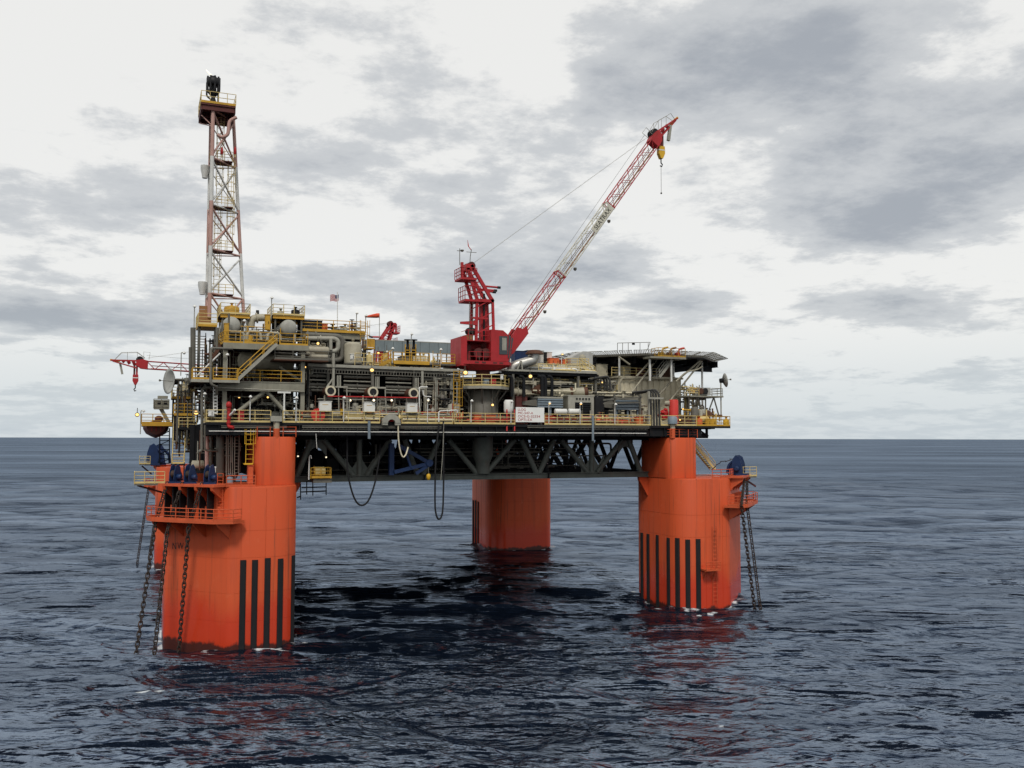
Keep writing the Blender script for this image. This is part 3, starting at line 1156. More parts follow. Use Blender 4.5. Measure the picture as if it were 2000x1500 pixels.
# lines hung under the deck edge
for i, (py, r, m, nm) in enumerate(((832, .05, 'steel', 'upper'), (835, .06, 'steel', 'lower'))):
    for a, b in ((590, 862), (1030, 1268), (432, 560)):
        pipe('%s thin grey line hung under the deck edge near %s' % (nm, {590: 'the grey arch', 1030: 'the coolers', 432: 'the lettered column'}[a]), [at(a, py, YF - .1), at(b, py + (b - a) * .005, YF - .1)], r, m, n=6)
pipe('long thin white line below the deck girder, column to column', [at(408, 842, YF - .15), at(1262, 846.5, YF - .15)], .055, 'white', n=6)
for a, b, wh in ((590, 740, 'left of the grey arch'), (790, 862, 'right of the grey arch'), (1090, 1265, 'below the coolers')):
    t = thing('cable_tray', 'grey cable tray under the deck edge ' + wh, 'cable tray', at(a, 838, YF - .05))
    for dz in (0, .28):
        MB().bar(at(a, 838.5, YF) + V((0, 0, dz)), at(b, 838.5 + (b - a) * .006, YF) + V((0, 0, dz)), .04, .05).build('tray_rail', 'steel', t)
    me = shared('tray_rung', lambda q: q.box(-.03, .03, -.02, .02, 0, .28), 'steel')
    n = int((b - a) / 7)
    for k in range(n):
        put('tray_rung', me, at(a + 7 * k + 3, 838.5 + 7 * k * .006, YF), t)

# ---- things in front of the deck edge
t = thing('hose_arch', 'grey half-round hose arch on the deck edge', 'hose arch', at(764, 827, 3.2))
b = MB()
ring = []
p0 = at(764, 826, 3.15)
for k in range(15):
    q = math.pi * k / 14
    ring.append((math.cos(q), math.sin(q)))
ro, ri = 1.02, .42
P = [p0 + V((ro * c, 0, ro * .95 * s)) for c, s in ring] + [p0 + V((-ro, 0, -.1)), p0 + V((-ri, 0, -.1))] + [p0 + V((ri * c, 0, ri * s)) for c, s in ring[::-1]] + [p0 + V((ri, 0, -.1)), p0 + V((ro, 0, -.1))]
outer = [(p0 + V((ro * c, 0, ro * .95 * s))) for c, s in ring]
inner = [(p0 + V((ri * c, 0, ri * .95 * s))) for c, s in ring]
for y in (0,):
    vs, fs = [], []
    for o_, i_ in zip(outer, inner):
        vs += [o_ - V((0, .25, 0)), i_ - V((0, .25, 0)), i_ + V((0, .25, 0)), o_ + V((0, .25, 0))]
    for k in range(14):
        for j in range(4):
            fs.append((4 * k + j, 4 * k + (j + 1) % 4, 4 * k + 4 + (j + 1) % 4, 4 * k + 4 + j))
    fs += [(0, 3, 2, 1), (56, 57, 58, 59)]
    b.add(vs, fs, False)
b.build('arch', 'light_steel', t)
MB().box(p0.x - ro, p0.x - ri, p0.y - .2, p0.y + .3, p0.z - .25, p0.z - .004).build('foot', 'light_steel', t)
MB().box(p0.x + ri, p0.x + ro, p0.y - .2, p0.y + .3, p0.z - .25, p0.z - .004).build('foot', 'light_steel', t)

t = thing('location_sign', 'white sign board with four lines of red lettering on the deck railing', 'sign', at(1035, 825, 3.3))
X0, X1, _, _, Z0, Z1 = pbox(1007.5, 795.5, 1063, 824.5, 3.28, .06)
MB().box(X0, X1, 3.28, 3.34, Z0, Z1).build('board', 'sign_white', t)
for k, (line, w_) in enumerate((('LLOG', .27), ('MC-547-A', .53), ('OCS-G-32334', .78), ('OPTI-EX', .50))):
    me = text_mesh(line, .40, 'letter_red', .006)
    wd = max(v.co.x for v in me.vertices) - min(v.co.x for v in me.vertices)
    o = put('lettering', me, (X0 + .26 + w_ * (X1 - X0) / 2, 3.272, Z1 - .30 - k * (Z1 - Z0) * .225), t)
    o.rotation_euler = (R(90), 0, 0)
    o.scale = (w_ * (X1 - X0) / wd, 1.0, 1)
for x in (X0 + .3, X1 - .3):
    MB().box(x - .04, x + .04, 3.345, 3.43, Z0 - .1, Z1 - .1).build('support_bar', 'steel', t)


def drop(label, pts, r, m, bend=.8, name='hose', cat='hose'):
    return one(MB().path(pts, r, 8, bend, 6), name, m, label, cat)


def catenary(a, low, c, n=14):
    pts = []
    for k in range(n + 1):
        u = k / n
        p = V(a).lerp(V(c), u)
        # superellipse hang
        s = 1 - abs(2 * u - 1) ** 2.3
        zl = V(low).z
        p.z = p.z + (zl - p.z) * s
        pts.append(p)
    return pts


drop('black hose hanging in a wide loop below the truss', [at(678, 842, 5.0), at(678, 905, 5.0)] + catenary(at(680, 930, 5.0), at(705, 987, 5.0), at(735, 932, 5.0)) + [at(741, 895, 5.0), at(743, 868, 6)], .1, 'rubber', .3)
u = [at(866, 822, 3.1), at(866.5, 935, 3.1), at(865.5, 985, 3.1), at(864, 1003, 3.1), at(860.5, 1013, 3.1), at(856, 1014.5, 3.1), at(852.5, 1008, 3.1), at(850, 995, 3.1), at(849.5, 975, 3.1), at(850, 925, 3.1), at(852, 880, 3.1), at(857, 830, 3.2)]
drop('black hose hanging in a long narrow loop close to the sea', u, .1, 'rubber', .25)
drop('cream hose dropping from the grey arch into the blue crane', [at(777.5, 826, 3.1), at(778, 855, 3.1), at(780, 873, 3.1), at(784, 889, 3.1), at(788, 894, 3.1), at(793, 888, 3.2), at(797, 874, 4)], .085, 'cream', .4)
drop('blue-grey drain pipe hanging below the deck edge left of the arch', [at(721, 822, 3.3), at(721, 857, 3.3)], .16, 'blue_grey', 0, 'drain_pipe', 'pipe')
drop('blue-grey drain pipe hanging below the deck edge under the coolers', [at(1158, 812, 3.3), at(1158, 861, 3.3)], .15, 'blue_grey', 0, 'drain_pipe', 'pipe')
drop('thin grey cable hanging past the truss beside the narrow loop', [at(867, 826, 3.0), at(865, 880, 3.0), at(861, 938, 3.0)], .035, 'light_steel', 0, 'cable', 'cable')
drop('short white cable under the girder near the lettered column', [at(617, 846, 3.5), at(619, 876, 3.5)], .03, 'white', 0, 'cable', 'cable')
# white frame for the long hose
drop('white pipe gallows over the railing beside the caged ladder', [at(857, 824, 3.3), at(857, 803, 3.3), at(893, 801, 3.3), at(893, 806, 3.3)], .07, 'white', .25, 'pipe_gallows', 'pipe')
# red fire monitor line at the corner
t = thing('fire_pipe', 'red fire water pipe bent outwards over the deck edge', 'pipe', at(446, 826, 3.2))
MB().path([at(447, 791, 3.2), at(446.5, 826, 3.2), at(446, 833, 3.2), at(456, 835, 2.8)], .17, 10, .5).build('pipe', 'pipe_red', t)
MB().lathe([(.05, -.35), (.28, -.3), (.28, .1), (.12, .3)], at(447, 790, 3.2), n=10).build('valve_head', 'pipe_red', t)
MB().path([at(448, 812, 3.2), at(455, 806, 2.7), at(459, 800, 2.4)], .13, 8).build('nozzle', 'white', t)
for py in (800, 818, 827):
    MB().tube(at(446.5, py, 3.2), at(446.5, py - 2, 3.2), .25, 10).build('flange', 'pipe_red', t)

# ---- caps on the two near column trunks
for (px, nm, WW) in ((540, 'lettered column', WL), (1313.5, 'right-hand column', WR)):
    Y = 3.3 if px < 1000 else 3.35
    t = thing('vent_cap', 'grey cap on a vent pipe above the ' + nm, 'vent', at(px, 853, Y))
    hw = 11 if px < 1000 else 9
    if px < 1000:
        MB().box(*pbox(px - hw, 812.5, px + hw, 823, Y - .45, .9)).build('cap', 'light_steel', t)
    else:
        MB().lathe([(.62, 0), (.62, .8), (.45, .95)], at(px, 828, Y), n=16).build('cap', 'blue_grey', t)
    MB().tube(at(px, 838, Y), at(px, 824, Y), .33, 12).build('neck', 'pale_pipe', t)
    MB().tube(at(px, 856, Y), at(px, 837, Y), .34, 12).build('pipe', 'orange_paint', t)
    zz = ZTR + .03
    a = [WW(-HALF + .15, 1.5), WW(-HALF + .15, 3.65), WW(-HALF + 4.15, 3.65), WW(-HALF + 4.15, 1.5)]
    handrail('orange handrail on top of the trunk of the ' + nm, [V((x, y, zz)) for x, y in a], 'orange_paint', 1.0, toe=False, step=1.2)

# ---- left process module
YM = 6.0
mod = thing('process_module', 'three-storey steel process module at the flare end of the deck', 'steel structure', (X(500, YM), YM, ZD))
z2, z3 = za(500, 745, YM), za(500, 672, YM)
xa0, xb0 = X(438, YM), X(590, YM)
for px in (438, 590):
    for y in (YM, 14, 22):
        x = X(px, YM)
        MB().box(x - .22, x + .22, y - .22, y + .22, ZD, z3 - .3).build('post', 'beam', mod)
MB().ibeam((X(425, YM), YM - .3, za(500, 755, YM)), (X(593, YM), YM - .3, za(500, 755, YM)), .4, 1.05, .1).build('beam', 'beam', mod)
MB().bar((X(425, YM), YM - .42, za(500, 755, YM)), (X(593, YM), YM - .42, za(500, 755, YM)), .05, .85).build('beam_web', 'beam', mod)
MB().bar((X(433, YM), YM - .3, za(510, 678, YM)), (X(600, YM), YM - .3, za(510, 678, YM)), .36, .62).build('beam', 'beam', mod)
for a, b in (((517, 765), (466, 803)), ((521, 765), (577, 827))):
    MB().tube(at(*a, YM), at(*b, YM), .24, 10).build('brace', 'beam', mod)
MB().tube(at(545, 716, YM + 1), at(589, 745, YM + 1), .17, 8).build('brace', 'beam', mod)
MB().tube(at(430, 690, 5.2), at(384, 735, 5.2), .08, 8).build('brace', 'white', mod)
MB().box(X(374, YM), X(592, YM), 5.6, 26, z2 - .12, z2).build('floor', 'deck_plate', mod)
MB().box(X(434, YM), X(598, YM), 5.8, 26, z3 - .12, z3).build('floor', 'deck_plate', mod)
MB().box(X(372, 4.3), X(467, 4.3), 4.2, 5.58, z2 - .3, z2 - .02).build('balcony', 'light_steel', mod)
zi = za(570, 702, 5)
MB().box(X(533, 5), X(640, 5), 5.0, 9.5, zi - .12, zi + .02).build('floor', 'rust', mod)
for k in range(4):
    MB().ibeam((xa0 + k * 2.6, YM + .4, z2 - .5), (xa0 + k * 2.6, 25, z2 - .5), .25, .7).build('floor_beam', 'steel', mod)
# dark sheets added at the back, standing in for the module's deep shade
MB().box(xa0 - 1.5, xb0, 13.0, 13.1, ZD, z2 - .2).build('shade_sheet', 'brown_red', mod)
MB().box(xa0, xb0, 12.4, 12.5, z2, z3 - .2).build('shade_sheet', 'brown_red', mod)

handrail('yellow handrail of the second-level balcony, left of the downpipe', [V((X(375, 4.3), 8, z2)), V((X(375, 4.3), 4.3, z2)), V((X(408, 4.3), 4.3, z2))], 'yellow', 1.2)
handrail('yellow handrail of the second-level balcony, at the foot of the stairs', [V((X(415, 4.3), 4.3, z2)), V((X(463, 4.3), 4.3, z2))], 'yellow', 1.2)
handrail('thin yellow handrail along the second level under the tank', [V((X(465, 5.7), 5.7, z2)), V((X(588, 5.7), 5.7, z2))], 'yellow', 1.2, toe=False, step=2.6)
handrail('yellow handrail in front of the two domed vessels', [V((X(430, YM), 10, z3)), V((X(434, YM), 5.6, z3)), V((X(530, YM), 5.6, z3))], 'yellow', 1.25)
handrail('yellow handrail at the head of the stairs below the far dome', [V((X(543, YM), 5.6, z3)), V((X(598, YM), 5.6, z3)), V((X(598, YM), 9, z3))], 'yellow', 1.25)
handrail('grey handrail of the short landing behind the stairs', [V((X(535, 5), 5.0, zi)), V((X(640, 5), 5.0, zi))], 'steel', 1.0, toe=True, step=1.9)
stairs('grey stairs with yellow rails rising to the vessel level', at(464, 742, 4.4) , at(541, 672, 4.4), 1.0, 'light_steel', 'yellow')
stairs('open stairs climbing beside the module towards the flare tower', V((X(381, 8), 8.5, z2 + .1)), V((X(381, 8), 13.5, za(390, 645, 10))), 1.25, 'dark_steel', 'yellow', side=(1, 0, 0), tread='beam', rise=.36, rails=False)
stairs('dim stairs below the balcony at the left end of the module', V((X(398, 8), 8.5, ZD + .1)), V((X(398, 8), 12.5, z2 - .2)), 1.0, 'dark_steel', 'steel', side=(1, 0, 0), tread='light_steel', rise=.4, rails=False)
stairs('rusty stair flight between the levels left of the big tank', at(402, 722, 8.2), at(432, 672, 8.2), .9, 'rust', 'rust', tread='rust', rails=False)

vessel('dim beige tank lying under the domed vessels', at(520, 706, 9.0), (1, .1, 0), 5.2, .98, 'pale_pipe')
vessel('grey domed vessel end nearest the flare tower', at(453, 634.5, 9.6) + V((0, 4, 0)), (0, 1, 0), 7, .98, 'vessel')
vessel('grey domed vessel end in the middle of the vessel level', at(565, 639.5, 9.6) + V((0, 4, 0)), (0, 1, 0), 7, .95, 'vessel')


def skid(label, px0, px1, pyd, Y, lab_rail, dep=5):
    zt = za((px0 + px1) / 2, pyd, Y)
    t = thing('access_frame', label, 'steel structure', (X((px0 + px1) / 2, Y), Y, z3))
    x0, x1 = X(px0, Y), X(px1, Y)
    MB().box(x0, x1, Y, Y + dep, zt - .1, zt).build('floor', 'deck_plate', t)
    for y in (Y, Y + dep):
        MB().ibeam((x0, y, zt - .28), (x1, y, zt - .28), .2, .34, .04).build('floor_beam', 'yellow', t)
    for x in (x0 + .3, (x0 + x1) / 2 + .7, x1 - .3):
        for y in (Y + .2, Y + dep - .2):
            MB().tube((x, y, z3), (x, y, zt - .45), .11, 8).build('post', 'steel', t)
    MB().box(x0 + .4, x1 - .4, Y + dep - .9, Y + dep - .8, z3, zt - .5).build('screen', 'dark_steel', t)
    handrail(lab_rail, [V((x0, Y + dep, zt)), V((x0, Y, zt)), V((x1, Y, zt)), V((x1, Y + dep, zt))], 'pale_yellow', 1.2, step=1.4)
    return x0, x1, zt


sx0, sx1, sz = skid('dark access frame over the dome nearest the flare tower', 427, 485, 613, 10.5, 'pale handrail on top of the frame at the flare tower foot')
ux0, ux1, uz = skid('dark access frame over the middle dome', 530, 592, 615.5, 10.5, 'pale handrail on top of the frame over the middle dome')
tank('small yellow drum with a grey lid on the frame at the tower foot', V(((sx0 + sx1) / 2 - .3, 11.8, sz)), 1.1, .85, 'yellow')
tank('small dark drum on the frame over the middle dome', V((X(574, 12), 12, uz)), .9, .5, 'dark_steel')
tank('pale valve drum beside the lamp on the middle frame', V((X(545, 12.5), 12.5, uz)), .7, .4, 'pale_pipe')
cabinet('yellow box standing at the corner of the vessel level', X(435, 6.2), X(444, 6.2), 6.2, 7.0, z3, z3 + 2.1, 'yellow', legs=.05)
cabinet('yellow panel standing between the two domes', X(515, 9), X(525, 9), 9, 9.6, za(520, 645, 9), za(520, 615, 9), 'yellow', legs=.05)
# upper landing with a brown windbreak
zt = za(400, 634, 10)
t = thing('landing', 'landing with a brown windbreak beside the flare tower foot', 'platform', at(400, 634, 10))
MB().box(X(383, 10), X(420, 10), 9.5, 14, zt - .25, zt).build('floor', 'yellow', t)
for px in (386, 418):
    MB().box(X(px, 10) - .15, X(px, 10) + .15, 10.2, 10.5, z2, zt - .27).build('post', 'steel', t)
for k in range(5):
    MB().box(X(387, 10), X(412, 10), 12.5, 12.6, zt + .35 + k * .42, zt + .74 + k * .42).build('board', 'wood', t)
handrail('pale handrail of the landing beside the flare tower', [V((X(383, 10), 14, zt)), V((X(383, 10), 9.6, zt)), V((X(420, 10), 9.6, zt))], 'pale_yellow', 1.2)

# pipes of the left module
pipe('tall grey downpipe bent over the balcony of the module', [at(455, 681, 5), at(415, 680, 5), at(412, 684, 5), at(411, 745, 4.1), at(414, 752, 4.1), at(423, 755, 4.5), at(423, 770, 5)], .14, 'steel', .4, [(2, .5)])
pipe('thick grey riser at the stair tower corner', [at(377, 640, 8.2), at(377, 720, 8.2)], .27, 'steel', 0)
pipe('slim grey duct at the far left corner of the module', [at(371, 678, 8), at(371, 745, 8)], .13, 'steel', 0)
pipe('grey downpipe outside the module corner, thicker one', [at(412, 757, 5.4), at(398, 757, 5.4), at(394.5, 762, 5.2), at(394, 880, 5.2), at(388, 882, 5.2)], .14, 'steel', .5, [(3, .4)])
pipe('grey downpipe outside the module corner, thinner one', [at(400, 830, 5.4), at(400, 880, 5.4), at(425, 881, 6.4)], .1, 'steel', .4)
pipe('thin grey pipe along the underside of the second-level beam', [at(425, 757, 5.2), at(585, 764, 5.2)], .07, 'light_steel', 0)
for i, (px, py0, py1, r) in enumerate(((447, 612, 672, .12), (434, 625, 690, .1), (424, 640, 685, .16))):
    pipe(('thin', 'middle', 'thick')[i] + ' upright grey pipe beside the dome nearest the flare', [at(px, py0, 8.6), at(px, py1, 8.6)], r, 'steel', 0)
for i, (a, b, py, z_) in enumerate(((440, 478, 648, 1), (482, 510, 647, 2), (522, 548, 650, 3))):
    pipe('pale U-bent pipe %s on the vessel level' % ('below the first dome', 'between the two domes', 'at the stair head')[i], [at(a, 664, 7.5), at(a + 2, py, 7.5), at(b - 2, py + 1, 7.5), at(b, 664, 7.5)], .16, 'pale_pipe', .5, [(1, .2), (1, .8)])
pipe('thick pale cross pipe at the top between the two frames', [at(490, 640, 11), at(491, 622, 11), at(512, 620, 11), at(530, 621, 11)], .42, 'pale_pipe', .9, [(1, .5)])
pipe('black stub stack between the two frames', [at(503, 622, 11.5), at(503, 606, 11.5)], .18, 'black', 0)
t = thing('cable_ladder', 'upright white cable ladder with dark gaps on the module corner', 'cable ladder', at(420, 810, 5.6))
for px in (417, 424):
    MB().bar(at(px, 810, 5.6), at(px, 752, 5.6), .09, .12, (0, 1, 0)).build('side_rail', 'white', t)
for k in range(9):
    MB().box(X(417, 5.6), X(424, 5.6), 5.58, 5.7, za(420, 808 - k * 6.4, 5.6), za(420, 805 - k * 6.4, 5.6)).build('cross_piece', 'white', t)
cabinet('small white box on the railing at the deck corner', X(407, 3.3), X(418, 3.3), 3.1, 3.35, za(412, 813, 3.3), za(412, 802, 3.3), 'white', legs=0)
cabinet('red bin behind the railing beside the fire pipe', X(465, 5), X(476, 5), 4.6, 5.4, ZD, ZD + 1.2, 'red', legs=.1)
t = thing('light_bracket', 'pale T-shaped bracket on the railing near the corner column', 'bracket', at(555, 824, 3.6))
MB().box(*pbox(553.5, 768, 556.5, 822, 3.6, .14)).build('post', 'white', t)
MB().box(*pbox(542.5, 764.5, 568, 768, 3.6, .3)).build('crossbar', 'white', t)

# ---- flare tower
LEV = [610, 572, 485, 398, 307, 213]
YA, YB, YC = 12.5, 17.0, 16.0
legA = {610: 409, 572: 409.5, 485: 411, 398: 412.5, 307: 414.5, 205: 416}
fl = thing('flare_tower', 'tall pink and white lattice flare tower', 'flare tower', at(440, 610, 14))


def la(py):
    return at(408.8 + (610 - py) * .0185, py, YA)


def lb(py):
    return at(403.5 + (610 - py) * .022, py, YB)


def lc(py):
    return at(475.5 - (610 - py) * .052, py, YC)


def zmatch(fn, z):
    lo, hi = 100., 700.
    for _ in range(30):
        mid = (lo + hi) / 2
        if fn(mid).z > z:
            lo = mid
        else:
            hi = mid
    return fn((lo + hi) / 2)


bands = [(620, 572, 'pink'), (572, 480, 'tower_white'), (480, 392, 'pink'), (392, 305, 'tower_white'), (305, 205, 'pink')]
for a, b, m in bands:
    za_, zb_ = la(a).z, la(b).z
    for fn, r in ((la, .22), (lb, .19), (lc, .2)):
        MB().tube(zmatch(fn, za_), zmatch(fn, zb_), r, 12).build('leg', m, fl)
cols_ = ['pink', 'pink', 'tower_white', 'pink', 'pink', 'pink']
for i in range(5):
    z0, z1 = la(LEV[i]).z, la(LEV[i + 1]).z
    m = ['pink', 'tower_white', 'pink', 'tower_white', 'pink'][i]
    for f1, f2 in ((la, lc), (lb, lc), (la, lb)):
        r = .11 if f1 is la and f2 is lc else .06
        if i == 0:
            p, q = zmatch(f1, z1), zmatch(f2, z1)
            MB().tube(p, zmatch(f1, z0).lerp(zmatch(f2, z0), .42), r, 8).build('brace', m, fl)
            MB().tube(q, zmatch(f1, z0).lerp(zmatch(f2, z0), .58), r, 8).build('brace', m, fl)
        else:
            MB().tube(zmatch(f1, z0 + .3), zmatch(f2, z1 - .3), r, 8).build('brace', m, fl)
            MB().tube(zmatch(f2, z0 + .3), zmatch(f1, z1 - .3), r, 8).build('brace', m, fl)
        MB().tube(zmatch(f1, z1), zmatch(f2, z1), r * 1.1, 8).build('strut', cols_[i], fl)
    if i < 4:
        c = (zmatch(la, z1) + zmatch(lb, z1) + zmatch(lc, z1)) / 3
        pl = MB().box(c.x - 1.1, c.x + 1.4, c.y - 1.2, c.y + .9, z1 + .12, z1 + .2).build('rest_platform', 'brown_red', fl)
        b = MB()
        for hh in (.4, .75, 1.1):
            b.path([V((c.x + 1.4, c.y - 1.2, z1 + .2 + hh)), V((c.x - 1.1, c.y - 1.2, z1 + .2 + hh)), V((c.x - 1.1, c.y + .9, z1 + .2 + hh))], .035, 5)
        for dx in (-1.1, -.3, .5, 1.4):
            b.tube((c.x + dx, c.y - 1.2, z1 + .15), (c.x + dx, c.y - 1.2, z1 + 1.3), .035, 5)
        b.build('rest_rail', 'pale_yellow', pl)
# top platform
zt = za(425, 213, 14)
tc_ = (zmatch(la, zt) + zmatch(lb, zt) + zmatch(lc, zt)) / 3
tx0, tx1 = at(391, 213, 14).x, at(459, 213, 13).x
top = MB().box(tx0, tx1, 12.0, 17.5, zt - .3, zt - .1).build('top_platform', 'brown_red', fl)
MB().box(tx0, tx1, 11.96, 12.0, zt - .1, zt + .16).build('toe_board', 'yellow', top)
MB().box(tx0 - .04, tx0, 12.0, 17.5, zt - .1, zt + .16).build('toe_board', 'yellow', top)
b = MB()
for x in (tx0 + .1, tx1 - .1):
    b.bar((x, 12.2, zt - .6), (x, 17.3, zt - .6), .2, .55)
for y in (12.2, 14.7, 17.3):
    b.bar((tx0 + .15, y, zt - .6), (tx1 - .15, y, zt - .6), .14, .5)
b.build('platform_beams', 'brown_red', top)
b = MB()
cor = [V((tx0, 12, zt)), V((tx1, 12, zt)), V((tx1, 17.5, zt)), V((tx0, 17.5, zt)), V((tx0, 12, zt))]
for hh in (.65, 1.25):
    b.path([c + V((0, 0, hh)) for c in cor], .04, 5)
for p, q in zip(cor, cor[1:]):
    for k in range(4):
        x = p.lerp(q, k / 4)
        b.tube(x, x + V((0, 0, 1.25)), .04, 5)
b.build('platform_rail', 'pale_yellow', top)
MB().tube(V((tx0 + .1, 13, zt - 1.3)), zmatch(la, za(411, 246, YA)), .07, 6).build('knee_brace', 'pink', fl)
MB().tube(V((tx0 + .1, 16, zt - 1.3)), zmatch(la, za(411, 246, YA)), .07, 6).build('knee_brace', 'pink', fl)
# burner
bx, by = at(416.5, 185, 13).x, 13.0
bu = MB().lathe([(.42, -.2), (.42, .3), (.22, .9), (.34, 1.3), (.34, 3.4)], (bx, by, zt), n=12).build('burner', 'black', fl)
for k in range(9):
    q = 2 * math.pi * k / 9
    c, s = math.cos(q), math.sin(q)
    MB().path([(bx + .3 * c, by + .3 * s, zt + 1.2), (bx + .68 * c, by + .68 * s, zt + 1.7), (bx + .68 * c, by + .68 * s, zt + 3.3)], .11, 6, .2).build('burner_arm', 'black', bu)
MB().lathe([(.62, 2.3), (.78, 2.35), (.78, 3.1), (.62, 3.15)], (bx, by, zt), n=14).build('burner_ring', 'black', bu)
MB().path([(bx - .72, by, zt + 2.6), (bx - .72, by, zt + 1.0), (bx - .3, by, zt + .7)], .1, 6, .3).build('pilot_pipe', 'black', bu)
MB().path([(bx + .55, by, zt + 2.6), (bx + .55, by, zt)], .1, 6).build('pilot_pipe', 'black', bu)
MB().path([zmatch(la, zt - 1.5) + V((.5, 0, -2)), zmatch(la, zt - 1.5) + V((1.0, 0, -2.3)), zmatch(la, zt - 1.5) + V((1.7, 0, -1.9)), zmatch(la, zt - 1.5) + V((1.8, 0, -.2)), zmatch(la, zt - 1.5) + V((2.6, 0, .3))], .2, 8, .5).build('gas_line', 'pink', fl)
b = MB()
fr = [(.04, 0), (.13, .15), (.17, .35), (.12, .55), (.03, .85)]
rings = []
for r_, h_ in fr:
    rings.append([V((bx - .2 - h_ * .75 + r_ * math.cos(6.283 * k / 8), by + r_ * .8 * math.sin(6.283 * k / 8), zt + 3.4 + h_ * .8)) for k in range(8)])
b.loft(rings)
one(b, 'flame', 'flame', 'small pale flame licking off the flare burner', 'flame')
for py, n_ in ((318, 1), (553, 2)):
    p = zmatch(lb, la(py).z) + V((-.55, -.4, 0))
    MB().lathe([(.32, -.75), (.32, -.6), (.5, .3), (.5, .75)], p, n=10).build('drum_bracket', 'tower_white', fl)
for (p0, p1, dx, nm) in ((572, 398, .9, 'lower'), (485, 300, 2.3, 'middle'), (390, 213, 1.0, 'upper')):
    z0, z1 = la(p0).z, la(p1).z
    c = (zmatch(la, (z0 + z1) / 2) + zmatch(lb, (z0 + z1) / 2)) / 2
    ladder('pale caged ladder in the %s part of the flare tower' % nm, (c.x + dx, c.y + .3, z0 + .2), z1 - z0, w=.6, step=.6)
for (px, py) in ((433, 298), (459, 297)):
    t = thing('warning_beacon', 'small red beacon on the flare tower, %s one' % ('inner' if px < 450 else 'outer'), 'lamp', at(px, py + 8, 14))
    MB().lathe([(.06, 0), (.06, .5)], at(px, py + 10, 14), n=8).build('stem', 'pale_yellow', t)
    MB().lathe([(.12, 0), (.17, .2), (.17, .6), (.06, .9)], at(px, py + 4, 14), n=10).build('lens', 'pipe_red', t)

# ------------------------------------------------------------------ pedestal cranes


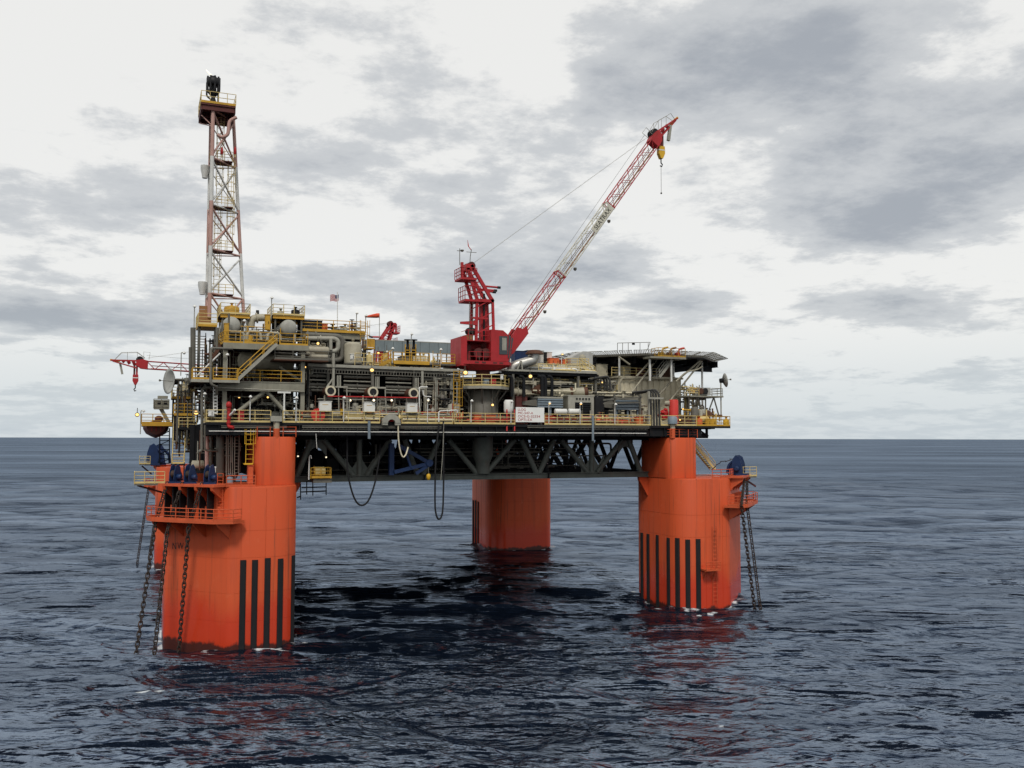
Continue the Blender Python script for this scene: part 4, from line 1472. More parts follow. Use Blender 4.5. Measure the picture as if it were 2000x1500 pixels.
def crane(label, origin, heading, boom_tip, z_foot, detail=True):
    """origin: slewing centre at floor level of the house; boom_tip in the local frame (x along boom, z up)"""
    M = Matrix.Translation(V(origin)) @ Matrix.Rotation(heading, 4, 'Z')
    t = thing('pedestal_crane', label, 'crane', origin)

    def B(mb, name, m, parent=None, lab=None):
        return mb.xform(M).build(name, m, parent or t, lab)
    # pedestal neck and house floor
    B(MB().lathe([(.86, -2.6), (.86, -.9), (1.6, -.45), (1.6, -.25)], (0, 0, 0), n=20), 'slew_neck', 'brown_red')
    poly = [(-3.4, -1.9), (-2.5, -2.4), (2.4, -2.4), (3.2, -1.2), (3.2, 1.2), (2.4, 2.4), (-2.5, 2.4), (-3.4, 1.9)]
    hb = B(MB().loft([[V((x * .55, y * .6, -.75)) for x, y in poly], [V((x, y, -.15)) for x, y in poly], [V((x, y, .25)) for x, y in poly]], True, False), 'house_floor', 'red')
    B(MB().box(-3.5, -2.75, -2.0, 2.0, -.35, 3.1), 'counterweight', 'red')
    B(MB().box(-2.7, -.2, .4, 2.2, .26, 2.6), 'machine_room', 'red')
    B(MB().box(-.18, 2.3, .9, 2.2, .26, 3.4), 'engine_house', 'brown_red')
    for x in (-1.9, -1.0, .4, 1.2):
        B(MB().box(x, x + .5, -2.42, -2.402, -.05, .15), 'deck_vent', 'brown_red')
    B(MB().box(-2.65, -1.9, -.9, .39, .26, 2.2), 'winch_cover', 'brown_red')
    for x in (-1.2, -.3):
        B(MB().lathe([(.62, -.9), (.62, -.8), (.4, -.8), (.4, .8), (.62, .8), (.62, .9)], (x, -.9, 1.2), (0, 1, 0), 14), 'winch_drum', 'brown_red')
    B(MB().sphere((-1.7, -.3, 3.9), .62, 12, 8, 1.2, 1, .85), 'air_cleaner', 'black')
    B(MB().box(-2.6, -1.6, -.9, .3, 2.7, 3.4), 'tool_box', 'wood')
    B(MB().box(-2.7, .1, -2.0, 2.2, 2.62, 2.7), 'roof_deck', 'red')
    b = MB()
    for z in (.75, 1.3):
        b.path([(-2.6, -2.3, z), (.3, -2.3, z)], .04, 5)
    for z in (3.3, 3.9):
        b.path([(-2.7, .3, z), (-2.7, -2.0, z), (.0, -2.0, z)], .035, 5)
    for x in (-2.6, -1.7, -.8, .2):
        b.tube((x, -2.3, .2), (x, -2.3, 1.3), .04, 5)
        b.tube((x, -2.0, 2.7), (x, -2.0, 3.9), .035, 5)
    B(b, 'house_rail', 'red')
    # cab
    cab = B(MB().loft([[V((.15, y, .28)), V((2.35, y, .28)), V((2.75, y, 1.0)), V((2.95, y, 3.0)), V((1.7, y, 4.0)), V((.15, y, 4.05))] for y in (-2.35, -.7)], True, False), 'cab', 'red')
    B(MB().box(1.2, 2.25, -2.40, -2.352, 1.1, 3.3), 'window', 'glass', cab)
    B(MB().box(1.55, 2.1, -2.43, -2.403, 1.6, 3.1), 'window_reflection', 'light_steel', cab)  # pale plate painted as a reflection on the cab glass
    B(MB().loft([[V((2.3, y, .7)), V((2.60, y, .62)), V((2.98, y, 3.05)), V((2.4, y, 3.5))] for y in (-2.42, -.65)], True, False), 'windscreen', 'glass', cab)
    for (p, q) in (((2.46, -2.45, .65), (2.72, -2.45, 3.3)), ((2.65, -2.45, 1.8), (2.85, -2.45, 1.9))):
        B(MB().bar(p, q, .06, .06), 'window_bar', 'red', cab)
    # mast (gantry)
    mast = B(MB().box(-.45, .35, -.35, .35, 2.7, 7.6), 'mast', 'red')
    for y in (-.95, .95):
        B(MB().bar((-1.25, y, 2.6), (-1.15, y, 7.9), .3, .34), 'mast_leg', 'red', mast)
        B(MB().bar((1.05, y, 2.6), (.85, y, 7.9), .28, .3), 'mast_leg', 'red', mast)
        B(MB().bar((-1.15, y, 7.8), (-2.35, y, 11.5), .3, .36), 'mast_head_leg', 'red', mast)
        B(MB().bar((.9, y, 7.6), (-1.9, y, 11.9), .3, .4), 'mast_head_leg', 'red', mast)
        for z in (3.6, 5.2, 6.8):
            B(MB().bar((-1.2, y, z), (.95, y, z + 1.2), .12, .12), 'mast_brace', 'red', mast)
        for z in (8.6, 9.6, 10.5):
            k = (z - 7.8) / 3.7
            B(MB().bar((-1.15 - 1.2 * k, y, z), (.9 - 2.8 * (k + .08), y, z + .4), .14, .14), 'mast_brace', 'red', mast)
    B(MB().box(-1.3, 1.0, -1.1, 1.1, 7.5, 7.85), 'mast_cap', 'red', mast)
    B(MB().box(-.15, .05, -.5, -.36, 2.7, 8.6), 'cable_duct', 'black', mast)
    B(MB().box(-2.6, -1.6, -1.1, 1.1, 11.3, 12.0), 'mast_head', 'red', mast)
    for y in (-.5, 0, .5):
        B(MB().lathe([(.5, -.06), (.5, .06)], (-1.7, y, 11.9), (0, 1, 0), 14), 'sheave', 'brown_red', mast)
    for (x0, x1, z, hh) in ((-3.3, -1.3, 10.3, 1.2), (-2.8, -.8, 7.7, 1.6)):
        pl = B(MB().box(x0, x1, -1.3, 1.1, z - .25, z), 'mast_platform', 'red', mast)
        b = MB()
        cor = [V((x1, -1.3, z)), V((x0, -1.3, z)), V((x0, 1.1, z))]
        for q in (.35, .75, 1.15):
            b.path([c + V((0, 0, q * hh / 1.15)) for c in cor], .045, 5)
        for c0, c1 in zip(cor, cor[1:]):
            for k in range(4):
                p = c0.lerp(c1, k / 3)
                b.tube(p, p + V((0, 0, hh)), .05, 5)
        B(b, 'platform_rail', 'red', mast)
    B(MB().box(-3.3, -3.0, -1.3, -1.0, 10.3, 12.1), 'lamp_box', 'red', mast)
    B(MB().loft([[V((-3.3, y, 4.7)), V((-1.2, y, 4.6)), V((-1.2, y, 5.15)), V((-3.3, y, 4.95))] for y in (-1.2, -.95)], True, False), 'arm', 'red', mast)
    B(MB().bar((-1.9, -1.0, 5.5), (.2, -1.0, 5.5), .2, .22), 'arm', 'red', mast)
    for (x0, x1, z, y) in ((-.2, 2.0, 9.5, -.6), (-.2, 2.0, 9.3, .6), (.2, 1.4, 8.9, -.6)):
        B(MB().tube((x0, y, z), (x1, y, z - .05), .12, 8), 'buffer_arm', 'red', mast)
        B(MB().tube((x1 - .4, y, z - .05), (x1, y, z - .05), .16, 8), 'buffer', 'black', mast)
    b = MB()
    for k in range(9):
        b.tube((-2.2, -1.2, 3.3 + k * .45), (-1.75, -1.2, 3.3 + k * .45), .025, 4)
    for x in (-2.2, -1.75):
        b.tube((x, -1.2, 2.8), (x, -1.2, 7.5), .035, 5)
    B(b, 'mast_ladder', 'steel', mast)
    if detail:
        b = MB().tube((-3.05, 0, 12.0), (-3.05, 0, 14.0), .045, 6)
        b.tube((-3.4, 0, 13.7), (-2.7, 0, 13.7), .04, 5)
        b.lathe([(.05, 0), (.22, .1), (.22, .25)], (-2.75, 0, 13.6), n=8)
        B(b, 'wind_gauge', 'steel', mast)
        b = MB().path([(-1.75, 0, 12), (-1.7, 0, 13.2), (-1.55, 0, 14.0)], .045, 6, .4)
        b.tube((-2.2, 0, 13.65), (-.9, 0, 13.65), .035, 5)
        B(b, 'antenna', 'steel', mast)
        B(MB().loft([[V((-1.7, y, 14.0)), V((-1.55, y, 13.9)), V((-1.9, y, 14.35)), V((-2.05, y, 15.1)), V((-2.0, y, 14.4))] for y in (-.06, .06)], True, False), 'horn', 'red_bright', mast)
    # boom: local axis from foot to tip
    foot = V((2.7, 0, z_foot))
    tip = V(boom_tip)
    ax = (tip - foot)
    L = ax.length
    ax.normalize()
    nz = V((0, 1, 0)).cross(ax) * -1
    if nz.z < 0:
        nz = -nz

    def bp(s, u, v):
        """s metres along, u across (y), v up from boom axis"""
        return foot + ax * s + V((0, u, 0)) + nz * v

    def hw(s):
        return .75
    B(MB().loft([[bp(-.3, y, -.15), bp(.4, y, -.75), bp(3.7, y, -.85), bp(4.3, y, -.1), bp(3.6, y, .1), bp(3.4, y, .75), bp(2.6, y, .7), bp(.6, y, .25)] for y in (-1.0, -.85)], True, False), 'boom_foot_plate', 'red')
    B(MB().loft([[bp(-.3, y, -.15), bp(.4, y, -.75), bp(3.7, y, -.85), bp(4.3, y, -.1), bp(3.6, y, .1), bp(3.4, y, .75), bp(2.6, y, .7), bp(.6, y, .25)] for y in (.85, 1.0)], True, False), 'boom_foot_plate', 'red')
    B(MB().box(2.2, 3.0, -1.2, 1.2, z_foot - .4, z_foot + .3), 'boom_hinge', 'red')
    cuts = [(1.2, L * .345, 'red'), (L * .345, L * .66, 'boom_cream'), (L * .66, L - 1.3, 'red')]
    for (s0, s1, m) in cuts:
        sec = B(MB().box(0, .01, 0, .01, 0, .01).xform(Matrix.Translation(bp(s0, 0, 0))), 'boom_section', m, t)
        for u, v in ((-.62, -.62), (.62, -.62), (.62, .62), (-.62, .62)):
            B(MB().tube(bp(s0, u, v), bp(s1, u, v), .068, 6), 'boom_chord', m, sec)
        n = max(3, round((s1 - s0) / 1.25))
        ds = (s1 - s0) / n
        for k in range(n):
            a, b_ = s0 + ds * k, s0 + ds * (k + 1)
            f = 1 if k % 2 else -1
            for u in (-.62, .62):
                B(MB().tube(bp(a, u, .62 * f), bp(b_, u, -.62 * f), .036, 5), 'lacing', m, sec)
            for v in (-.62, .62):
                B(MB().tube(bp(a, .62 * f, v), bp(b_, -.62 * f, v), .036, 5), 'lacing', m, sec)
        for s in (s0 + .1, s1 - .1):
            for u in (-.62, .62):
                B(MB().bar(bp(s, u, -.72), bp(s, u, .72), .1, .1, ax), 'end_frame', m, sec)
            for v in (-.62, .62):
                B(MB().bar(bp(s, -.72, v), bp(s, .72, v), .1, .1, nz), 'end_frame', m, sec)
    B(MB().bar(bp(4, 0, -.5), bp(L - 2, 0, -.5), .5, .04, nz), 'boom_catwalk', 'wood')
    b = MB()
    for u in (-.38, .38):
        b.path([bp(4, u, -.05), bp(L - 2, u, -.05)], .04, 5)
    B(b, 'catwalk_rail', 'rust')
    for s in (L * .20, L * .39, L * .61):
        B(MB().lathe([(.05, -.25), (.22, -.1), (.22, .15)], bp(s, -.6, -1.05), n=8), 'boom_lamp', 'steel')
    # boom head
    hd = B(MB().loft([[bp(L - 1.5, y, -.7), bp(L - .4, y, -.65), bp(L + .4, y, -.1), bp(L + .3, y, .7), bp(L - .6, y, .9), bp(L - 1.5, y, .7)] for y in (-.62, .62)], True, False), 'boom_head', 'red')
    for y in (-.45, 0, .45):
        B(MB().lathe([(.6, -.07), (.6, .07)], bp(L - .2, y, .75), (0, 1, 0), 14), 'head_sheave', 'black', hd)
    # horizontal direction of nose beyond the head
    fx = V((ax.x, 0, ax.z * .55)).normalized()
    n0 = bp(L + .2, 0, .5)
    for y in (-.5, .5):
        B(MB().bar(n0 + V((0, y, .1)), n0 + fx * 4.0 + V((0, y * .4, 0)), .16, .2), 'nose_beam', 'red', hd)
        B(MB().bar(n0 + V((0, y, -1.1)), n0 + fx * 3.7 + V((0, y * .4, -.15)), .14, .16), 'nose_beam', 'red', hd)
    for k in (.6, 1.4, 2.2):
        B(MB().bar(n0 + fx * k + V((0, 0, .0)), n0 + fx * (k - .3) + V((0, 0, -.9 + k * .3)), .1, .5), 'nose_web', 'red', hd)
    B(MB().bar(n0 + fx * 2.6 + V((0, -.1, -.1)), n0 + fx * 4.1 + V((0, -.1, .05)), .3, .3), 'nose_tip', 'yellow_paint', hd)
    b = MB()
    for y in (-.6, .6):
        b.path([n0 + V((0, y, .6)) - fx * 1.2, n0 + V((0, y, 1.5)), n0 + fx * 2.4 + V((0, y, 1.3)), n0 + fx * 3.4 + V((0, y * .5, .1))], .035, 5)
        b.path([n0 + V((0, y, .3)), n0 + V((0, y, 1.5))], .03, 5)
        b.path([n0 + fx * 1.5 + V((0, y, .2)), n0 + fx * 1.5 + V((0, y, 1.4))], .03, 5)
    b.path([bp(L - 1.6, -.7, 1.0), bp(L - 1.7, -.7, 2.2), bp(L - .7, -.7, 2.2), bp(L - .8, -.7, 1.0)], .04, 5)
    B(b, 'head_rail', 'light_steel', hd)
    # auxiliary fall with its ball
    fa = n0 + fx * 2.6
    B(MB().bar(fa + V((0, -.2, -.3)), fa - fx * .4 + V((0, -.2, -2.2)), .38, .34), 'auxiliary_block', 'light_steel', hd)
    # hook block under the head
    hb_ = bp(L + .35, 0, -.3)
    B(MB().bar(hb_ + V((-.18, 0, .2)), hb_ + V((-.18, 0, -1.5)), .3, .26), 'fall_link', 'red', hd)
    B(MB().bar(hb_ + V((.2, 0, .2)), hb_ + V((.2, 0, -1.5)), .3, .22), 'fall_link', 'brown_red', hd)
    m = 'yellow_paint' if detail else 'red'
    hk = B(MB().loft([[hb_ + V((x, y, z)) for x, z in ((-.42, -1.4), (.42, -1.4), (.46, -2.4), (.16, -3.05), (-.16, -3.05), (-.46, -2.4))] for y in (-.3, .3)], True, False), 'hook_block', m)
    B(MB().box(hb_.x - .47, hb_.x + .47, -.31, .31, hb_.z - 2.0, hb_.z - 1.85), 'block_band', 'white', hk)
    B(MB().path([hb_ + V((0, 0, -3.0)), hb_ + V((0, 0, -3.6)), hb_ + V((.2, 0, -3.8)), hb_ + V((.1, 0, -4.1)), hb_ + V((-.15, 0, -4.0))], .09, 6), 'hook', 'black', hk)
    if detail:
        B(MB().tube(hb_ + V((0, 0, -4)), hb_ + V((0, 0, -7.6)), .028, 5), 'tag_wire', 'steel', hk)
        B(MB().sphere(hb_ + V((0, 0, -7.7)), .13, 8, 6), 'tag_ball', 'steel', hk)
    # ropes from mast head to boom head
    for y in (-.5, .5):
        B(MB().tube((-1.6, y, 12.1), bp(L - 1.4, y, 1.2), .013, 5), 'pendant_rope', 'light_steel')
    B(MB().tube(bp(3, .1, 1.1), bp(L - 1.2, .1, 1.6), .02, 5), 'hoist_rope', 'steel')
    if detail:
        # lettered panel on the pale section
        s0, s1 = L * .66 - 4.4, L * .66 - .15
        B(MB().plate([bp(s0, -.72, -.6), bp(s1, -.72, -.6), bp(s1, -.72, .35), bp(s0, -.72, .35)], (0, -1, 0), .03), 'name_panel', 'boom_cream')
        me = text_mesh('SEATRAX', .95, 'letter_black', .005)
        o = put('lettering', me, M @ bp((s0 + s1) / 2, -.76, -.15), t)
        yy = V((0, -1, 0))
        o.rotation_euler = (M.to_3x3() @ Matrix((ax, yy.cross(ax), yy)).transposed()).to_euler()
        wd = max(v.co.x for v in me.vertices) - min(v.co.x for v in me.vertices)
        o.scale = (3.5 / wd,) * 2 + (1,)
    return t


YC_ = 8.3
zf = za(942, 712, YC_)
cx_ = X(943, YC_)
mt = at(1285, 267, YC_)
mf = at(988, 690, YC_)
crane('big red pedestal crane with raised lattice boom', (cx_, YC_, zf), 0, (mt.x - cx_, 0, mt.z - zf), mf.z - zf)
zf2 = za(735, 702, 67)
ft = at(270, 712, 67)
fx_ = X(742, 67)
crane('red crane on the far side with its boom lowered seawards', (fx_, 67, zf2 - 5.3), math.pi, (fx_ - ft.x, 0, ft.z - zf2 + 5.3), 1.6, False)
# crane pedestals
for (x, y, z, nm) in ((cx_, YC_, zf, 'grey tapered pedestal under the big red crane'), (fx_, 67, zf2 - 5.3, 'pedestal under the far red crane')):
    t = thing('crane_pedestal', nm, 'pedestal', (x, y, ZC))
    MB().lathe([(.85, 0), (.85, 1.2), (1.25, 2.2), (1.25, 4.6), (1.55, 5.4)], (x, y, ZC + .02), n=20).build('cone', 'truss_paint', t)
    MB().lathe([(1.75, 0), (1.75, min(za(945, 757, 8.3), z - 3) - ZD), (1.0, min(za(945, 757, 8.3), z - 3) - ZD + .1), (.8, z - 2.5 - ZD)], (x, y, ZD + .02), n=20).build('drum', 'steel', t)
    for k in range(10):
        q = 2 * math.pi * k / 10
        MB().bar((x + 1.8 * math.cos(q), y + 1.8 * math.sin(q), ZD), (x + 1.8 * math.cos(q), y + 1.8 * math.sin(q), za(945, 758, 8.3)), .1, .2, (math.cos(q), math.sin(q), 0)).build('rib', 'steel', t)
zp = za(947, 753, 5.4)
t = thing('crane_access_platform', 'grey polygonal access platform round the crane pedestal', 'platform', (cx_, YC_, ZD))
pp = [(cx_ + 3.15 * math.cos(R(22.5 + 45 * k)), YC_ + 3.15 * math.sin(R(22.5 + 45 * k))) for k in range(8)]
MB().prism(pp, zp - .35, zp).build('floor', 'light_steel', t)
for k in range(8):
    a = V((pp[k][0], pp[k][1], zp - .35))
    MB().bar(a.lerp(V((cx_, YC_, zp - .35)), .06), V((cx_, YC_, zp - 2.2)).lerp(V((a.x, a.y, zp - 2.2)), .5), .12, .14).build('knee_brace', 'steel', t)
handrail('pale yellow handrail round the crane access platform', [V((x, y, zp)) for x, y in pp[3:] + pp[:3]], 'pale_yellow', 1.3, mids=2, step=1.3)
ladder('yellow caged ladder from the deck to the crane access platform', (X(892, 5.2), 5.2, ZD), zp - ZD + 1.6, w=.75, m='yellow', step=.45)
cabinet('white notice plate on the crane platform railing', X(977, 5.2), X(982, 5.2), 5.1, 5.2, zp + .75, zp + 1.3, 'white', legs=0, handle=False)
cabinet('red fire box on the crane platform', X(958, 6.5), X(967, 6.5), 6.2, 6.6, zp, zp + .9, 'red', legs=.05)
cabinet('pale green box on the crane platform', X(944, 6.5), X(953, 6.5), 6.2, 6.8, zp, zp + .8, 'blue_grey', legs=.05)

# ------------------------------------------------------------------ middle pipe rack
YR = 6.6
zr = za(700, 714, YR)
rack = thing('pipe_rack', 'long grey pipe rack across the middle of the deck', 'pipe rack', (X(740, YR), YR, ZD))
MB().bar(at(601, 712.5, YR), at(905, 724, YR), .25, .32).build('beam', 'light_steel', rack)
MB().bar(at(601, 718, YR + .3), at(905, 729, YR + .3), .2, .16).build('beam', 'steel', rack)
for px in (601, 640, 727, 808, 868):
    MB().box(X(px, YR + .6) - .14, X(px, YR + .6) + .14, YR + .5, YR + .78, ZD, zr - .2).build('post', 'steel', rack)
for px in (640, 700, 727, 770, 808, 868):
    MB().bar((X(px, YR), YR, zr - .6), (X(px, YR), 20, zr - .6), .15, .25).build('cross_beam', 'steel', rack)
MB().box(X(596, YR), X(905, YR), YR + .9, 60, zr - .25, zr - .1).build('floor', 'deck_plate', rack)
MB().box(X(596, 12), X(900, 12), 12.6, 12.7, ZD, zr - .3).build('shade_sheet', 'dark_steel', rack)  # added dark sheet so the bay behind the rack reads as shade
t = thing('cable_tray', 'long brown cable tray with many hangers across the pipe rack', 'cable tray', at(610, 728, YR - .2))
for dy in (-3.5, 3.5):
    MB().bar(at(610, 724 + dy, YR - .2), at(905, 735 + dy, YR - .2), .05, .08).build('tray_rail', 'steel', t)
me = shared('tray_hanger', lambda q: q.box(-.035, .035, -.03, .03, -.2, .2), 'steel')
for k in range(52):
    put('tray_hanger', me, at(612 + k * 5.6, 724 + k * 5.6 * .0373, YR - .2), t)
runs = [(735, .16), (743, .09), (752, .2), (757, .1), (763, .15)]
spans = [(602, 637, 'left of the first exhaust'), (671, 724, 'between the first and second exhaust'), (753, 803, 'between the second and third exhaust'), (820, 868, 'right of the third exhaust')]
nms = ['top', 'second', 'third', 'fourth', 'lowest']
for i, (py, r) in enumerate(runs):
    for a, b, wh in spans:
        sl = .036
        pipe('%s grey pipe of the rack %s' % (nms[i], wh), [at(a, py + (a - 640) * sl, YR + .9), at(b, py + (b - 640) * sl, YR + .9)], r, ('steel', 'light_steel')[i % 2], 0, [(0, .5)] if r > .12 else ())
# thin upright triples beside each exhaust
for j, px in enumerate((659, 734, 811)):
    for k in range(3):
        pipe('slim upright pale pipe above the %s exhaust, %s of the trio' % (('first', 'second', 'third')[j], ('left', 'middle', 'right')[k]), [at(px + k * 3, 733 + (px - 650) * .03, YR - .3), at(px + k * 3, 754 + (px - 650) * .03, YR - .3)], .06, 'light_steel', 0, group='triple pipes above the %s exhaust' % ('first', 'second', 'third')[j])
    t = thing('work_shelf', 'grey shelf bracket right of the %s exhaust' % ('first', 'second', 'third')[j], 'bracket', at(px, 756, YR))
    MB().box(*pbox(px - 4, 754 + (px - 650) * .02, px + 20, 757 + (px - 650) * .02, YR - .5, 1)).build('shelf', 'light_steel', t)
    MB().bar(at(px + 18, 757 + (px - 650) * .02, YR - .4), at(px + 20, 812, YR - .4), .1, .1).build('leg', 'light_steel', t)
    MB().bar(at(px + 2, 757 + (px - 650) * .02, YR - .4), at(px + 3, 812, YR - .4), .1, .1).build('leg', 'light_steel', t)
# three exhaust outlets
for (px, py, nm, g) in ((646, 763.5, 'first', 0), (729, 765.5, 'middle', 0), (808.5, 768, 'third', 0)):
    t = thing('exhaust_pipe', 'wide exhaust pipe with a pale open end, %s from the flare tower' % nm, 'exhaust', at(px, py, 5.2))
    p = at(px, py, 5.2)
    MB().lathe([(.56, .02), (.56, 5), ], p + V((0, .05, 0)), (0, 1, 0), 20).build('body', 'rust', t)
    # thick pale lip
    prof = [(.40, 0), (.58, 0), (.60, .08), (.60, .25), (.40, .25), (.40, 0)]
    rings = [MB().ring(p + V((0, h, 0)), (0, 1, 0), r, 20) for r, h in prof]
    MB().loft(rings, False, False).build('lip', 'cream', t)
    MB().lathe([(.02, -.012), (.40, -.011)], p + V((0, .04, 0)), (0, 1, 0), 20).build('throat', 'black', t)
    MB().box(p.x - .5, p.x + .5, p.y + 1.5, p.y + 1.7, ZD, p.z - .5).build('stand', 'steel', t)
# ladders between
for px, nm in ((676, 'first and second'), (748, 'second and third')):
    ladder('grey step ladder between the %s exhaust' % nm, (X(px, 5.2), 5.2, ZD), za(px, 776, 5.2) - ZD, w=.7, m='light_steel', cage=False, step=.4, r=.05)
# white equipment boxes at the railing
for (a, b, p0, p1, nm) in ((624, 647.5, 784.5, 803.5, 'below the first exhaust'), (711, 732.5, 786, 805, 'below the middle exhaust'), (795, 815.5, 788, 806, 'below the third exhaust')):
    X0, X1, Y0, Y1, Z0, Z1 = pbox(a, p0, b, p1, 3.9, .7)
    c = cabinet('white control box on legs ' + nm, X0, X1, Y0, Y1, ZD, Z1, 'white', legs=Z0 - ZD, handle=False)
    o = MB().box(X0 + .3, X1 - .35, 3.845, 3.856, Z1 - .35, Z1 - .3).build('name_plate', 'yellow', c)
pipe('thick cream pipe lying behind the deck railing', [at(668, 817, 4.4), at(742, 818.5, 4.4)], .24, 'cream', 0, [(0, .1), (0, .6)])
pipe('thick cream pipe lying behind the railing right of the arch', [at(786, 819.5, 4.4), at(885, 821, 4.4)], .24, 'cream', 0, [(0, .3), (0, .8)])
pipe('thin red fire water line under the exhausts', [at(640, 774, 5.0), at(815, 777, 5.0)], .07, 'pipe_red', 0)
pipe('white frame pipe at the end of the rack', [at(819, 800, 5.0), at(819, 756, 5.0), at(835, 756, 5.0)], .07, 'white', .2)
pipe('white J-shaped pipe near the end of the rack', [at(826, 762, 5.0), at(827, 774, 5.0), at(842, 775, 5.0)], .06, 'white', .3)
pipe('upright grey pipe at the end of the rack', [at(825, 725, YR - .2), at(825, 757, YR - .2)], .16, 'light_steel', 0)
pipe('upright grey pipe crossing the rack at the first exhaust', [at(651.5, 690, YR - .5), at(651, 757, YR - .5)], .17, 'light_steel', 0, [(0, .4)])
pipe('slanted grey pipe leading to the first exhaust', [at(650, 740, YR - .5), at(638, 757, YR - .5)], .12, 'light_steel', 0)
pipe('upright dark pipe leading to the middle exhaust', [at(727.5, 730, YR - .4), at(728, 760, YR - .4)], .2, 'steel', 0)
t = thing('hose_reel', 'red hose reel behind the deck railing', 'hose reel', at(620, 822, 4.2))
MB().lathe([(.75, -.2), (.75, -.12), (.35, -.12), (.35, .12), (.75, .12), (.75, .2)], at(621, 811, 4.3), (0, 1, 0), 18).build('drum', 'red_bright', t)
MB().box(*pbox(613, 812, 615, 824, 4.2, .5)).build('stand', 'red_bright', t)
MB().box(*pbox(627, 812, 629, 824, 4.2, .5)).build('stand', 'red_bright', t)
cabinet('yellow locker on the railing beside a lamp post', X(665, 3.8), X(671, 3.8), 3.6, 3.9, za(668, 810, 3.8), za(668, 800, 3.8), 'yellow_paint', legs=0)

# upper middle
zu = za(650, 645, 11)
um = thing('upper_process_deck', 'upper deck frame with yellow edge behind the flag pole', 'steel structure', (X(650, 11), 11, zr))
x0, x1 = X(585, 11), X(712, 11)
MB().box(x0, x1, 11, 24, zu - .2, zu - .05).build('floor', 'deck_plate', um)
MB().bar((x0, 10.95, zu - .1), (x1, 10.95, zu - .1), .08, .3).build('edge_strip', 'yellow', um)
MB().ibeam((x0, 11.2, zu - .6), (x1, 11.2, zu - .6), .3, .7, .06).build('beam', 'beam', um)
for k in range(4):
    x = x0 + (x1 - x0) * k / 3
    MB().box(x - .18, x + .18, 11.1, 11.5, zr, zu - .9).build('post', 'steel', um)
MB().box(x0, x1, 13.2, 13.3, zr, zu - .3).build('shade_sheet', 'dark_steel', um)  # dark sheet added as the shade under this deck
handrail('yellow handrail along the upper deck edge under the flag', [V((x0, 11.05, zu)), V((x1, 11.05, zu))], 'yellow', 1.15, toe=False)
cabinet('long black container on the upper deck by the middle dome', X(583, 12.5), X(626, 12.5), 12.2, 14.5, zu, zu + 1.15, 'black', legs=.05, doors=3)
cabinet('small orange box on the upper deck below the flag', X(627, 12), X(637, 12), 11.8, 12.6, zu, zu + .75, 'orange_box', legs=.05)
pipe('wide grey pipe bent down in an outer loop', [at(597, 653.5, 9.5), at(660, 657, 9.5), at(668, 662, 9.5), at(668, 698, 9.5), at(662, 703.5, 9.5), at(632, 704, 9.5)], .3, 'steel', .8, [(0, .3), (4, .5)], n=14)
pipe('wide grey pipe bent down in an inner loop', [at(597, 661, 9.2), at(654, 661.5, 9.2), at(660.5, 666, 9.2), at(660.5, 681, 9.2), at(655, 686, 9.2), at(637, 686, 9.2)], .27, 'light_steel', .8, [(0, .5)], n=14)
pipe('upright grey pipe between the two loops', [at(646, 662, 8.9), at(646, 684, 8.9)], .2, 'light_steel', 0)
for i, (px, py, L, r, nm) in enumerate(((622, 684, 2.0, .42, 'upper'), (622, 697, 1.8, .38, 'lower'), (605, 690, .8, .3, 'left'))):
    vessel('%s pale valve body in the cluster under the wide pipe loops' % nm, at(px, py, 8.2), (1, 0, 0), L, r, 'pale_pipe', saddles=False)
tank('pale upright tank behind the yellow scaffold', at(689, 712, 9), za(689, 668, 9) - za(689, 712, 9), 1.0, 'pale_pipe')
cabinet('pale box beside the upright tank', X(683, 8), X(692, 8), 8, 8.8, za(688, 702, 8), za(688, 692, 8), 'white', legs=0)
handrail('yellow handrail of the scaffold beside the upright tank, lower tier', [V((X(692, 7.5), 7.5, za(710, 714, 7.5))), V((X(727, 7.5), 7.5, za(710, 714, 7.5)))], 'pale_yellow', 1.4, toe=False, step=1.0)
ladder('tall yellow caged ladder at the end of the upper deck', (X(709, 10.5), 10.4, za(709, 690, 10.5)), za(709, 626, 10.5) - za(709, 690, 10.5), w=.8, m='yellow', step=.5)
t = thing('yellow_balcony', 'yellow balcony box beside the tall caged ladder', 'platform', at(723, 680, 9.5))
MB().box(*pbox(717, 679, 732, 681, 9.0, 2)).build('floor', 'yellow', t)
MB().box(*pbox(717, 662, 731, 678, 10.9, .08)).build('screen', 'yellow', t)
for px in (717.5, 731):
    MB().box(*pbox(px - .8, 662, px + .8, 679, 9.0, .1)).build('post', 'yellow', t)
MB().box(*pbox(717, 661.5, 732, 663, 9.0, .1)).build('rail', 'yellow', t)
# equipment on the upper deck
rg = random.Random(3)
for i, (px, h, r, m, nm) in enumerate(((648, 14, 4, 'dark_steel', 'dark'), (668, 12, 5, 'pale_pipe', 'first pale'), (676, 18, 5, 'pale_pipe', 'second pale'), (686, 26, 3.2, 'rust', 'tall rusty'), (694, 20, 4, 'pale_pipe', 'third pale'), (703, 12, 4, 'white', 'white'), (657, 9, 5, 'beam', 'squat grey'))):
    s = mpp(px, 12)
    p = V((X(px, 12), 12.2 + (i % 3) * .5, zu))
    t = thing('valve_assembly', '%s valve assembly standing on the upper deck right of the flag pole' % nm, 'valve', p)
    MB().lathe([(r * s * .6, 0), (r * s * .6, h * s * .3), (r * s, h * s * .35), (r * s, h * s * .6), (r * s * .5, h * s * .65), (r * s * .4, h * s * .9)], p, n=10).build('body', m, t)
    MB().lathe([(.3, 0), (.3, .06)], p + V((0, 0, h * s * .92)), n=10).build('hand_wheel', 'dark_steel', t)
    MB().tube(p + V((-.6, -.1, h * s * .45)), p + V((.6, -.1, h * s * .45)), r * s * .4, 8).build('flanged_pipe', m, t)

